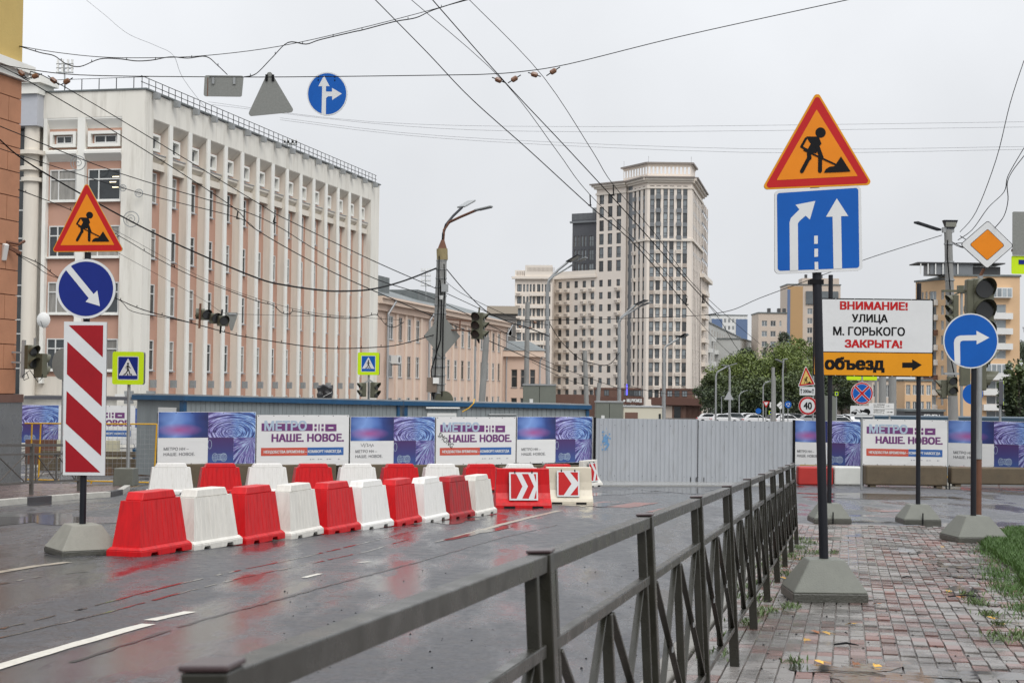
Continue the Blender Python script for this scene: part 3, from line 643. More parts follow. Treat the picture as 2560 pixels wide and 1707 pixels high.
# ---------------------------------------------------------------- near pedestrian railing
fr = thing('pedestrian_railing', 'grey green steel pedestrian railing running along the pavement edge from the foreground', 'railing', (fx(1.84), 1.84, gz(1.84) + .09))
FO = Vector(fr.location); LE = .052
def F(sm, hh, w=0):                             # along, height, sideways (towards the road)
    Y = 1.84 + sm * DY; return Vector((fx(Y) - hh * LE - w * DY, Y + w * DX, gz(Y) + .09 + hh)) - FO
NS = 10; LS = 1.96 / DY
def fbar(a, b, w, hh, name, m=M_fence, up=(0, 0, 1), bev=.003): return MB().bar(a, b, w, hh, 0, up).build(name, m, fr, bevel=bev)
for k in range(NS + 1):
    s0 = k * LS; P = fbar(F(s0, -.05), F(s0, 1.085), .056, .056, 'post', up=(DX, DY, 0)); c = fbar(F(s0, 1.086), F(s0, 1.094), .06, .06, 'post_cap', M_cap, up=(DX, DY, 0))
    if k == NS: break
    a, b = s0 + .05, s0 + LS - .05
    fbar(F(a - .018, 1.062), F(b + .018, 1.062), .045, .042, 'top_rail'); fbar(F(a, .86), F(b, .86), .03, .032, 'middle_rail'); fbar(F(a - .018, .24), F(b + .018, .24), .03, .03, 'bottom_rail')
    mid = (a + b) / 2
    for x in (a + .07, b - .07): fbar(F(x, .2575), F(x, 1.04), .03, .03, 'upright', up=(DX, DY, 0))
    fbar(F(mid, .2575), F(mid, .839), .032, .032, 'upright', up=(DX, DY, 0))
    for x0, x1 in ((a + .09, mid - .02), (mid + .02, b - .09)):
        fbar(F(x0, .26, .008), F(x1, .838, .008), .012, .024, 'diagonal_bar', up=(DY, -DX, 0), bev=.002); fbar(F(x0, .838, -.008), F(x1, .26, -.008), .012, .024, 'diagonal_bar', up=(DY, -DX, 0), bev=.002)
        xm = (x0 + x1) / 2; fbar(F(xm - .017, .549, -.017), F(xm + .017, .549, -.017), .006, .04, 'joint_plate', M_edge, up=(0, 0, 1), bev=.001)
# left railing behind the kerb
f2 = thing('pedestrian_railing', 'weathered brown grey railing with crossed bars on the far left pavement', 'railing', tuple(ong(78, 1236, .1)))
O2 = Vector(f2.location)
def G_(p, hh): return Vector((p[0], p[1], gz(p[1]) + .1 + hh)) - O2
fl = [ong(x, y, .1) for x, y in ((-330, 1272), (-110, 1252), (78, 1236), (197, 1227))]
for i in range(len(fl)):
    a = fl[i]; MB().bar(G_(a, 0), G_(a, 1.14), .08, .08, 0, (0, 1, 0)).build('post', M_fenceo, f2)
    if i == len(fl) - 1: break
    b = fl[i + 1]; d = (b - a); e = lambda t: (a.x + d.x * t, a.y + d.y * t)
    for hh, w in ((1.1, .06), (.9, .04), (.27, .05)): MB().bar(G_(e(.02), hh), G_(e(.98), hh), w, w).build({1.1: 'top_rail', .9: 'middle_rail', .27: 'bottom_rail'}[hh], M_fenceo, f2)
    for t in (.08, .5, .92): MB().bar(G_(e(t), .295), G_(e(t), .88), .035, .035, 0, (0, 1, 0)).build('upright', M_fenceo, f2)
    for t0, t1 in ((.1, .48), (.52, .9)):
        MB().bar(G_(e(t0), .3), G_(e(t1), .88), .02).build('diagonal_bar', M_fenceo, f2)
        q = MB().bar(G_(e(t0), .88), G_(e(t1), .3), .02).build('diagonal_bar', M_fenceo, f2); q.location.y -= .021
# ---------------------------------------------------------------- water filled barriers
def barrier_parts(L, hh):
    """long face along x, front -y. returns mesh builders for foot and body"""
    ft = MB(); a = L / 2
    o = [(-a, 0), (-a * .62, 0), (-a * .58, .045), (-a * .36, .045), (-a * .32, 0), (a * .32, 0), (a * .36, .045), (a * .58, .045), (a * .62, 0), (a, 0), (a, .085), (-a, .085)]
    ft.prism(o, -.24, .24)
    k = len(ft.v); ft.hexa([(-a, -.24, .0853), (a, -.24, .0853), (a, .24, .0853), (-a, .24, .0853), (-a + .03, -.2, .125), (a - .03, -.2, .125), (a - .03, .2, .125), (-a + .03, .2, .125)])
    bd = MB(); b = a - .06; t = b - .075; z0, z1, z2 = .1253, hh - .1, hh
    def ring(z):
        f = (z - z0) / (z1 - z0); x = b + (t - b) * f; y = .195 + (.135 - .195) * f; return x, y
    # ribbed faces: vertical grooves
    n = 9; zs = [z0, z0 + .05, z1 - .04, z1]
    for sgn in (-1, 1):
        rows = []
        for z in zs:
            x, y = ring(z); g = .005 if z in zs[1:3] else 0; row = []
            for i in range(n):
                u0, u1 = -1 + 2 * i / n, -1 + 2 * (i + 1) / n; m_ = (u1 - u0)
                for u, dd in ((u0, 0), (u0 + m_ * .42, 0), (u0 + m_ * .5, g), (u0 + m_ * .58, 0)): row.append((u * x, sgn * (y - dd), z))
            row.append((x, sgn * y, z)); rows.append(row)
        for r0, r1 in zip(rows, rows[1:]):
            for i in range(len(r0) - 1): bd.face([r0[i], r0[i + 1], r1[i + 1], r1[i]])
    x0, y0 = ring(z0); x1, y1 = ring(z1)
    for sx in (-1, 1): bd.face([(sx * x0, -y0, z0), (sx * x0, y0, z0), (sx * x1, y1, z1), (sx * x1, -y1, z1)])
    bd.face([(-x1, -y1, z1), (x1, -y1, z1), (x1, y1, z1), (-x1, y1, z1)])
    cp = MB(); cp.hexa([(-x1 + .07, -y1 + .012, z1 + .001), (x1 - .07, -y1 + .012, z1 + .001), (x1 - .07, y1 - .012, z1 + .001), (-x1 + .07, y1 - .012, z1 + .001), (-x1 + .12, -y1 + .025, z2), (x1 - .12, -y1 + .025, z2), (x1 - .12, y1 - .025, z2), (-x1 + .12, y1 - .02, z2)])
    return ft, bd, cp
BM = {}
def barrier(label, m, p, rz, group, L=1.2, hh=.77, sx=1):
    r = thing('road_barrier', label, 'barrier', (p[0], p[1], gz(p[1])), rz, group); r.rotation_euler = (0, 0, rz)
    if (L, m.name) not in BM:
        ft, bd, cp = barrier_parts(L, hh); BM[(L, m.name)] = (ft.build('foot', m, r, bevel=.01), bd.build('body', m, r, norm=False), cp.build('cap', m, r, bevel=.012))
    else:
        for s_, nm in zip(BM[(L, m.name)], ('foot', 'body', 'cap')): inst(s_, nm, r)
    return r
A = Vector((-4.42, 19.75)); B = Vector((-.66, 30.85))
ANG = math.atan2(B.y - A.y, B.x - A.x)
seqF = [(M_bred, 'bright red', 'nearest the striped marker board'), (M_bwhiteo, 'grimy white', 'second in the front row'), (M_bred, 'bright red', 'third in the front row'),
        (M_bwhiteo, 'grimy white', 'fourth in the front row, between two reds'), (M_bred, 'bright red', 'fifth in the front row from the marker board'), (M_bwhite, 'clean white', 'sixth in the front row from the marker board'),
        (M_bred, 'bright red', 'seventh in the front row, middle of the line'), (M_bwhite, 'clean white', 'eighth in the front row'), (M_bredo, 'dark worn red', 'ninth in the front row, last plain red one'), (M_bwhiteo, 'dirty beige white', 'tenth in the front row beside red chevron barrier')]
for i, (m, c, w) in enumerate(seqF):
    p = A.lerp(B, i / 9); r = barrier('%s plastic water barrier, %s' % (c, w), m, (p.x + .17 * math.sin(ANG) * 0, p.y), ANG + R([0, -2, 1, 3, 0, -1, 2, 1, -1, 1][i]), 'plastic barriers in the front row')
    r.rotation_euler.x = 0
C = Vector((-8.45, 39.9)); D = Vector((1.35, 46.3)); ANG2 = math.atan2(D.y - C.y, D.x - C.x)
names2 = ['at the left end of the back row', 'second in the back row from the left', 'third in the back row from the left', 'fourth in the back row from the left', 'fifth in the back row, behind the front row middle', 'sixth in the back row from the left', 'seventh in the back row from the left', 'eighth in the back row, behind the red chevron barrier', 'ninth in the back row, half hidden', 'tenth in the back row']
for i in range(10):
    p = C.lerp(D, i / 9); w = i % 2 == 0
    barrier('%s plastic water barrier, %s' % ('white' if w else 'red', names2[i]), M_bwhite if w else M_bred, (p.x, p.y), ANG2 + R([-2, 3, -1, 1, 0, 2, -1, 1, 0, 1][i]) - .25, 'plastic barriers in the back row')
def jersey(label, m, p, rz, L=1.2, sign=2, tilt=0):
    r = thing('chevron_barrier', label, 'barrier', (p[0], p[1], gz(p[1])), rz)
    prof = [(.27, 0), (.27, .06), (.25, .12), (.17, .2), (.115, .32), (.09, .5), (.08, .84)]
    mb = MB(); zs = prof; a = L / 2
    def outl(sg): return [(sg * -y, z) for y, z in zs]
    P = [(-y, z) for y, z in prof] + [(y, z) for y, z in reversed(prof)]
    for sx0, sx1 in ((-a, a),):
        n = len(P); b = len(mb.v)
        # long side narrows towards the top
        def xx(x, z): return x * (1 - .07 * z / .84)
        mb.v += [(xx(sx0, z), y, z) for y, z in P] + [(xx(sx1, z), y, z) for y, z in P]
        mb.f.append(tuple(b + i for i in range(n))); mb.m.append(0); mb.f.append(tuple(b + n + i for i in reversed(range(n)))); mb.m.append(0)
        for i in range(n): j = (i + 1) % n; mb.f.append((b + i, b + n + i, b + n + j, b + j)); mb.m.append(0)
    mb.build('body', m, r, bevel=.012)
    for x in (-a * .5, a * .5): MB().box(x - .12, x + .12, -.272, -.2, .0, .045).build('lift_slot', M_black, r)
    w = .62 if sign == 2 else .52; s0 = thing  # plate leaning on the slope
    pl = MB().prism([(-w / 2, 0), (w / 2, 0), (w / 2, .6), (-w / 2, .6)], -.012, .006, 0, 1).build('sign_plate', [M_white, M_black], r)
    pl.location = (.0 if sign == 2 else -.02, -.235, .17); pl.rotation_euler = (R(-10.5), 0, 0)
    e = .035; q = w / 2 - e
    if sign == 2:
        red = [[(-q, .6 - e), (-q + .12, .6 - e), (-q + .25, .3), (-q + .12, e), (-q, e)], [(-q + .24, .6 - e), (-q + .38, .6 - e), (-q + .5, .3), (-q + .38, e), (-q + .24, e), (-q + .37, .3)], [(q - .05, .6 - e), (q, .6 - e), (q, .38)], [(q - .05, e), (q, .22), (q, e)]]
    else:
        red = [[(-q, .6 - e), (-q + .12, .6 - e), (-q + .3, .3), (-q + .12, e), (-q, e)], [(-q + .27, .6 - e), (q, .6 - e), (q, .34)], [(-q + .27, e), (q, .26), (q, e)]]
    shapes(pl, 'red_chevron', red, lambda x, z: (x, z), M_red, -.0135)
    for x in (-w * .3, w * .3): MB().box(x - .012, x + .012, -.02, .01, .575, .63).build('bolt', M_black, pl)
    return r
jersey('red plastic road barrier carrying a double red and white chevron plate', M_bred, ong(1305, 1268), R(8), 1.22, 2)
jersey('cream plastic road barrier with a single red and white chevron plate', M_bcream, ong(1420, 1258), R(4), 1.12, 1)
jersey('dirty cream road barrier with chevron seen edge on, beside the steel gate', M_bwhiteo, ong(1470, 1216), R(62), 1.1, 1)
# ---------------------------------------------------------------- temporary signs on concrete feet
def pole(parent, x, y, z0, z1, r=.045, m=None, n=14, lean=0): return MB().tube([(x, y, z0), (x + lean * (z1 - z0), y, z1)], r, n).build('pole', m or M_pole, parent, smooth=True)
# tall sign, right
p = ong(2059, 1496, .1); t = thing('road_sign', 'tall sign with orange roadworks triangle over blue lane merge panel on the brick pavement', 'sign', tuple(p), 0)
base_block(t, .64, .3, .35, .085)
LN = -.031
pole(t, 0, 0, .35, 4.0, .040, lean=LN)
S = 311.0                                       # px per metre at this sign, photo pixel origin at its foot
def at(px, py, x0, y0, s): return ((px - x0) / s, (y0 - py) / s)
def tf_(x0, y0, s, k=1): return lambda px, py: ((px - x0) / s, (y0 - py) / s)
# crop (2.064 px per photo px) used to read off the drawing of the two faces
def cp(px, py): q = pix(1900 + px / 2.064, 200 + py / 2.064, p.y - .07); return q.x - p.x, q.z - p.z
YF = -.062
tri = rpoly([cp(8, 566), cp(584, 541), cp(296, 55)][::1], .03)
o = plate(t, 'triangle_plate', tri, M_yel, YF, .02)
c0 = [cp(28, 556), cp(568, 532), cp(296, 78)]
shapes(t, 'red_border', [rpoly([cp(24, 557), cp(569, 533), cp(296, 74)], .024)], lambda x, z: (x, z), M_red, YF - .001)
shapes(t, 'orange_field', [rpoly([cp(86, 517), cp(505, 496), cp(293, 152)], .004)], lambda x, z: (x, z), M_orange, YF - .0025)
worker(t, cp, YF - .004)
sq = rpoly([cp(76, 1001), cp(530, 983), cp(522, 544), cp(76, 570)], .04)
plate(t, 'lane_plate', sq, M_white, YF, .02)
shapes(t, 'blue_field', [rpoly([cp(92, 985), cp(514, 969), cp(508, 556), cp(88, 584)], .025)], lambda x, z: (x, z), M_blue, YF - .001)
shapes(t, 'white_arrows', [[(155, 984), (153, 735), (160, 712), (184, 688), (204, 668), (184, 644), (286, 624), (258, 720), (236, 700), (206, 726), (196, 740), (198, 982)],
        [(380, 974), (375, 705), (341, 706), (397, 611), (456, 702), (419, 703), (424, 972)], [(280, 804), (299, 803), (299, 845), (280, 846)], [(281, 871), (300, 870), (300, 912), (281, 913)], [(282, 939), (300, 938), (302, 978), (283, 979)]], cp, M_white, YF - .0025)
for z in (3.72, 3.3, 2.75): MB().box(-.062 + LN * z, .062 + LN * z, -.041, .052, z - .02, z + .02).build('clamp', M_black, t)
# detour board on two feet
pa, pb = ong(2084, 1308, .1), ong(2281, 1305, .1); pc = (pa + pb) / 2
t = thing('detour_board', 'white and amber detour board reading ВНИМАНИЕ УЛИЦА М. ГОРЬКОГО ЗАКРЫТА on two posts', 'sign', (pc.x, pc.y, pc.z), 0)
hw = (pb.x - pa.x) / 2; Zb = pc.y; S2 = FPX / (Zb - .1)
for sg, pt in ((-1, 4.25), (1, 4.12)):
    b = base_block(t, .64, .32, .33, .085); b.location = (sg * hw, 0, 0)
    q = pole(t, sg * hw, 0, .33, pt, .039, lean=-.006 * 0)
    MB().box(sg * hw - .01, sg * hw + .01, -.335, -.322, 0, .2).build('locking_bar', M_black, t)
q0 = pix(2062, 745, Zb - .1); q1 = pix(2334, 943, Zb - .1)
X0 = pix(2034, 745, Zb - .1).x - pc.x; X1 = q1.x - pc.x; ZT = q0.z - pc.z; ZB = q1.z - pc.z; ZM = pix(2200, 881, Zb - .1).z - pc.z
MB().box(X0, X1, -.085, -.055, ZB, ZT).build('board', M_black, t)
YB = -.086
shapes(t, 'white_panel', [rrect(X0 + .02, X1 - .02, ZM + .008, ZT - .02, .02)], lambda x, z: (x, z), M_white, YB)
shapes(t, 'amber_panel', [rrect(X0 + .02, X1 - .02, ZB + .02, ZM - .008, .02)], lambda x, z: (x, z), M_yel, YB)
def bx(px, py): q = pix(px, py, Zb - .1); return q.x - pc.x, q.z - pc.z
def btext(s, x0, x1, y0, y1, m, bold=.03):
    a, b = bx(x0, y1), bx(x1, y0); text(t, s, a[0], b[0], a[1], b[1], YB - .002, m, bold)
btext('ВНИМАНИЕ!', 2100, 2270, 755, 774, M_red, .05); btext('УЛИЦА', 2130, 2220, 786, 809, M_black, .03); btext('М. ГОРЬКОГО', 2083, 2263, 818, 838, M_black, .03); btext('ЗАКРЫТА!', 2112, 2256, 850, 869, M_red, .05)
btext('объезд', 2062, 2212, 893, 930, M_black, .045)
shapes(t, 'black_arrow', [[(2256, 906), (2281, 906), (2281, 898), (2305, 912), (2281, 927), (2281, 919), (2256, 919)]], bx, M_black, YB - .002)
for i in range(7):
    for z in (ZB + .01, ZT - .01): MB().box(X0 + .06 + i * (X1 - X0 - .12) / 6 - .008, X0 + .06 + i * (X1 - X0 - .12) / 6 + .008, -.09, -.0855, z - .008, z + .008).build('screw', M_edge, t)
# blue right turn sign
p = ong(2433, 1352, .1); t = thing('road_sign', 'round blue turn right sign on a dark pole with concrete foot beside the lawn', 'sign', tuple(p), 0)
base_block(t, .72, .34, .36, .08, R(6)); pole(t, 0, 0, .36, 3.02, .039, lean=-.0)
Zs = p.y; SS = FPX / (Zs - .06)
def f3(px, py): q = pix(px, py, Zs - .06); return q.x - p.x, q.z - p.z
cc = f3(2427, 852); Rr = 69 / SS
plate(t, 'disc_plate', circ(*cc, Rr, 48), M_white, -.06, .018)
shapes(t, 'blue_field', [circ(*cc, Rr * .955, 48)], lambda x, z: (x, z), M_blue, -.0612)
def c3(px, py): return f3(2200 + px * .3571, 500 + py * .3571)
shapes(t, 'white_arrow', [[(522, 1133), (517, 1000), (522, 975), (535, 958), (560, 948), (675, 945), (675, 915), (765, 963), (676, 1011), (676, 983), (580, 984), (564, 990), (560, 1005), (562, 1150), (545, 1146)]], c3, M_white, -.0625)
for z in (cc[1] + .12, cc[1] - .15): MB().box(-.056, .056, -.041, .05, z - .02, z + .02).build('clamp', M_black, t)
# striped marker board with keep right disc and roadworks triangle, left
p = ong(205, 1383, 0); t = thing('road_sign', 'striped red and white marker board below a blue arrow disc and roadworks triangle', 'sign', tuple(p), 0)
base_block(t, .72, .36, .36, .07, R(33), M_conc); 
def f4(px, py): q = pix(px, py, p.y - .07); return q.x - p.x, q.z - p.z
top = f4(222, 630)[1]; pole(t, 0, 0, .36, top, .04, lean=.0)
a, b = f4(158, 1187), f4(265, 805)
plate(t, 'marker_plate', [(f4(157, 1187)[0], a[1]), (f4(262, 1189)[0], a[1]), (f4(267, 806)[0], b[1]), (f4(160, 805)[0], b[1])], M_white, -.07, .03, M_edge)
def c4(px, py): return f4(0 + px * .3189, 600 + py * .3189)
def c5(px, py): return f4(0 + px * .3189, 950 + py * .3189)
shapes(t, 'red_stripe', [[c4(538, 668), c4(810, 668), c4(806, 920)], [c4(528, 796), c4(804, 1050), c4(798, 1305), c4(524, 1050)], [c5(520, 84), c5(798, 340), c5(793, 594), c5(516, 340)][::1] if False else [c4(522, 1182), c5(798, 340), c5(793, 594), c5(516, 340)], [c5(513, 466), c5(787, 722), c5(512, 720)]], lambda x, z: (x, z), M_dred, -.0712)
cc = f4(215, 722); Rr = 73.5 / (FPX / (p.y - .07))
plate(t, 'disc_plate', circ(*cc, Rr * 1.015, 48), M_white, -.075, .02)
shapes(t, 'blue_field', [circ(*cc, Rr * .93, 48)], lambda x, z: (x, z), M_dblue, -.0762)
shapes(t, 'white_arrow', [[(548, 196), (515, 232), (697, 456), (672, 484), (784, 518), (764, 396), (735, 424)]], c4, M_white, -.0775)
def c6(px, py): return f4(px * .38254, 100 + py * .38254)
tri = [c6(338, 1383), c6(812, 1383), c6(568, 925)]
plate(t, 'triangle_plate', rpoly([c6(338, 1386), c6(812, 1382), c6(566, 925)], .03), M_yel, -.075, .02)
shapes(t, 'red_border', [rpoly([c6(345, 1381), c6(805, 1377), c6(566, 936)], .022)], lambda x, z: (x, z), M_red, -.0762)
shapes(t, 'orange_field', [rpoly([c6(396, 1342), c6(748, 1340), c6(568, 1006)], .003)], lambda x, z: (x, z), M_orange, -.0777)
k = (748 - 396) / (505 - 86)
worker(t, lambda x, y: c6(396 + (x - 86) * k, 1342 + (y - 517 + (x - 86) * .04) * k * .99), -.079)
for z in (1.0, 1.6, cc[1]): MB().box(-.052, .052, -.041, .046, z - .02, z + .02).build('clamp', M_black, t)
# ---------------------------------------------------------------- building helpers
M_wcon = mat('pale_render', (.70, .675, .61), .85, var=.07, vs=.5, dirt=(.50, .47, .41), dscale=1.6, dth=.5, damt=.8, stretch=(1, 1, .12))
M_peach = mat('peach_render', (.46, .27, .20), .85, var=.08, vs=.6, dirt=(.4, .25, .18), dscale=.8, dth=.55)
M_fin = mat('fin_render', (.66, .61, .53), .85, var=.06, vs=.5, dirt=(.52, .48, .42), dscale=1.5, dth=.5, damt=.7, stretch=(1, 1, .1))
M_finw = mat('fin_edge_white', (.74, .73, .68), .8, var=.05, vs=.8)
M_wfr = mat('window_frame_white', (.62, .62, .6), .45)
M_gl = mat('window_glass_dark', (.035, .042, .045), .06, spec=.7, var=.8, vs=.35, rnd=.5)
M_glc = mat('window_glass_curtained', (.22, .21, .19), .12, spec=.6, var=.3, vs=2, stretch=(3, 3, .4), rnd=.3)
M_ledge = mat('metal_ledge', (.35, .36, .37), .5, .3)
M_cream = mat('cream_render', (.68, .61, .54), .85, var=.04, vs=.12, dirt=(.58, .52, .46), dscale=.15, dth=.55)
M_cream2 = mat('cream_trim', (.66, .60, .53), .85, var=.05, vs=.3)
M_rec = mat('reveal', (.35, .3, .26), .9)
M_dfr = mat('window_frame_dark', (.05, .05, .052), .5)
M_gl2 = mat('window_glass_sky', (.16, .18, .19), .08, spec=.8, var=.5, vs=.2, rnd=.8)
M_pan = mat('spandrel_grey', (.16, .17, .18), .4)
M_grey = mat('dark_grey_render', (.085, .088, .098), .8, var=.08)
M_brown = mat('brown_stone_cladding', (.135, .07, .05), .6, var=.15, vs=.5)
M_roof = mat('weathered_sheet_roof', (.13, .145, .145), .55, .2, var=.25, vs=.8, dirt=(.2, .2, .19), dscale=1, dth=.52)
M_pink = mat('pale_peach_plaster', (.60, .45, .36), .85, var=.05, vs=.4, dirt=(.45, .33, .26), dscale=.5, dth=.55)
M_pinkp = mat('pale_peach_pilaster', (.66, .52, .42), .85, var=.04, vs=.4)
M_orp = mat('orange_stucco', (.40, .185, .10), .85, var=.12, vs=1.5, bump=.25, bs=25, dirt=(.24, .1, .05), dscale=1.2, dth=.55)
M_yelp = mat('ochre_stucco', (.50, .36, .12), .85, var=.1, vs=1, bump=.25, bs=25, dirt=(.35, .27, .1), dscale=1)
M_bplinth = mat('brown_plinth', (.12, .055, .035), .4, var=.15, vs=2)
M_granite = mat('grey_stone_plinth', (.12, .125, .125), .3, var=.15, vs=2, rvar=.1)
M_orb = mat('orange_brick_wall', (.58, .39, .23), .85, var=.06, vs=.15)
M_wh = mat('white_panel', (.62, .62, .6), .7, var=.06, vs=.5)
M_bluep = mat('blue_grey_panel', (.10, .15, .26), .6, var=.1)
M_bei = mat('beige_panel', (.5, .42, .35), .8, var=.05, vs=.2)
M_och = mat('ochre_panel', (.4, .25, .12), .8)
def facade(b, m, u0, ang, L, z0, z1, cols, rows, wins, skip=None, winlist=None):
    """wall in plane through u0 (x,y) along ang; openings = cols x rows left open, returns placer"""
    ux, uy = math.cos(ang), math.sin(ang)
    P = lambda s, z, d=0: (u0[0] + ux * s - uy * d, u0[1] + uy * s + ux * d, z)
    mb = MB(); xs = [0]
    for a, c in cols: xs += [a, c]
    xs.append(L); zs = [z0]
    for a, c in sorted(rows): zs += [a, c]
    zs.append(z1)
    for i in range(len(xs) - 1):
        j = 0
        while j < len(zs) - 1:
            if i % 2 == 1 and j % 2 == 1: j += 1; continue
            jj = j + 1
            if i % 2 == 0: jj = len(zs) - 1
            mb.face([P(xs[i], zs[j]), P(xs[i + 1], zs[j]), P(xs[i + 1], zs[jj]), P(xs[i], zs[jj])]); j = jj
    w = mb.build('wall', m, b, norm=False); w.location = -Vector(b.location)
    for ci, (a, c) in enumerate(cols):
        for ri, (e, f) in enumerate(sorted(rows)):
            if skip and skip(ci, ri): continue
            g = wins(c - a, f - e, ci, ri); o = winst(g, b, P(a, e), ang)
    return P
WC = {}
def winst(key, b, loc, ang):
    src = WC[key]; o = bpy.data.objects.new('window', src[0]); COL.objects.link(o); o.parent = b; o.location = Vector(loc) - Vector(b.location); o.rotation_euler = (0, 0, ang)
    return o
def wmesh(w, hh, depth=.18, mull=(.5,), trans=(), fw=.07, mats=None, sill=0, glass=1, var=0):
    key = (round(w, 2), round(hh, 2), depth, mull, trans, fw, tuple(m.name for m in mats) if mats else None, sill)
    if key in WC: return key
    mats = mats or [M_wfr, M_gl, M_rec, M_ledge]; mb = MB(); e = .004
    w_, h_ = w - e, hh - e
    mb.face([(e, 0, e), (e, depth, e), (e, depth, h_), (e, 0, h_)], 2); mb.face([(w_, 0, e), (w_, 0, h_), (w_, depth, h_), (w_, depth, e)], 2)
    mb.face([(e, 0, h_), (e, depth, h_), (w_, depth, h_), (w_, 0, h_)], 2); mb.face([(e, 0, e), (w_, 0, e), (w_, depth, e), (e, depth, e)], 2)
    mb.face([(0, depth + .01, 0), (w, depth + .01, 0), (w, depth + .01, hh), (0, depth + .01, hh)], 1)
    y0, y1 = depth - .06, depth
    mb.box(e, fw, y0, y1, e, h_); mb.box(w - fw, w_, y0, y1, e, h_); mb.box(fw, w - fw, y0, y1, e, fw); mb.box(fw, w - fw, y0, y1, hh - fw, h_)
    for q in mull: mb.box(w * q - fw / 2, w * q + fw / 2, y0 + .005, y1, fw, hh - fw)
    for q in trans: mb.box(fw, w - fw, y0 + .008, y1, hh * q - fw / 2, hh * q + fw / 2)
    if sill: mb.box(-.05, w + .05, -sill, depth, -.06, -.002, 3)
    me = bpy.data.meshes.new('window'); me.from_pydata(mb.v, [], mb.f)
    for m in mats: me.materials.append(m)
    me.polygons.foreach_set('material_index', mb.m); me.update(); WC[key] = (me,); return key
def part(b, name, m, fn, bevel=0, smooth=False):
    mb = MB(); fn(mb); o = mb.build(name, m, None, bevel=bevel, smooth=smooth); o.parent = b; o.location = -Vector(b.location); return o
def pbox(mb, P, s0, s1, d0, d1, z0, z1, mi=0):
    mb.hexa([P(s0, z0, d0), P(s1, z0, d0), P(s1, z0, d1), P(s0, z0, d1), P(s0, z1, d0), P(s1, z1, d0), P(s1, z1, d1), P(s0, z1, d1)], mi)
def relz(z): return z + CAMZ
# ---------------------------------------------------------------- left institute building with vertical fins
c0 = pix(357, 600, 100); C0 = (c0.x, c0.y)
UL = Vector((.2325, 1)).normalized(); aL = math.atan2(UL.y, UL.x); LEN = 47.9
B1 = thing('office_building', 'long pale six storey building with vertical fins and narrow windows, left of centre', 'building', (C0[0], C0[1], gz(100) - .5))
ZR = relz(18.4); DEP = .66                      # recess depth behind the fin fronts
PL = lambda s, z, d=0: (C0[0] + UL.x * s - UL.y * d, C0[1] + UL.y * s + UL.x * d, z)
# d>0 goes inside the building
tops = [13.5 - 3.58 * k for k in range(6)]
OPEN0, OPENW, PITCH = 1.2, 2.42, 2.985
NB = 15; z_low = gz(100) - .5
Z_at = relz(16.75)                              # top of the bay openings
part(B1, 'parapet_wall', M_wcon, lambda mb: pbox(mb, PL, 0, LEN, 0, .5, Z_at, ZR))
part(B1, 'corner_pier', M_wcon, lambda mb: pbox(mb, PL, 0, OPEN0, 0, .9, z_low, Z_at - .003))
part(B1, 'end_pier', M_wcon, lambda mb: pbox(mb, PL, OPEN0 + NB * PITCH - .5, LEN, 0, .9, z_low, Z_at - .003))
part(B1, 'building_core', M_wcon, lambda mb: pbox(mb, PL, .75, LEN - .02, DEP + .3, 14, z_low, ZR - .3))
part(B1, 'roof', M_roof, lambda mb: pbox(mb, PL, -.1, LEN + .1, -.12, 14.2, ZR + .003, ZR + .1))
finw = PITCH - OPENW; fin0 = None
for i in range(NB - 1):
    s0 = OPEN0 + i * PITCH + OPENW
    def ff(mb, s0=s0):
        pbox(mb, PL, s0, s0 + finw - .12, .12, DEP + .02, z_low, Z_at - .003, 0); pbox(mb, PL, s0 - .04, s0 + finw - .08, 0, .117, z_low, Z_at - .003, 1)
    part(B1, 'fin', [M_fin, M_finw], ff)
part(B1, 'recessed_wall', M_peach, lambda mb: pbox(mb, PL, OPEN0, LEN - .6, DEP, DEP + .28, z_low, Z_at - .003))
def bwin(w, hh, mull, trans): return wmesh(w, hh, .03, mull, trans, .07, [M_wfr, M_gl, M_wfr, M_ledge], 0)
def place(b, key, P, s, z, d, ang, sill=None, wd=0):
    o = winst(key, b, P(s, z, d), ang); return o
kA = bwin(1.25, 1.95, (.5,), (.68,)); kC = wmesh(1.25, 1.95, .03, (.5,), (.68,), .0701, [M_wfr, M_glc, M_wfr, M_ledge])
rw = random.Random(2); sill_m = None; ATT = None
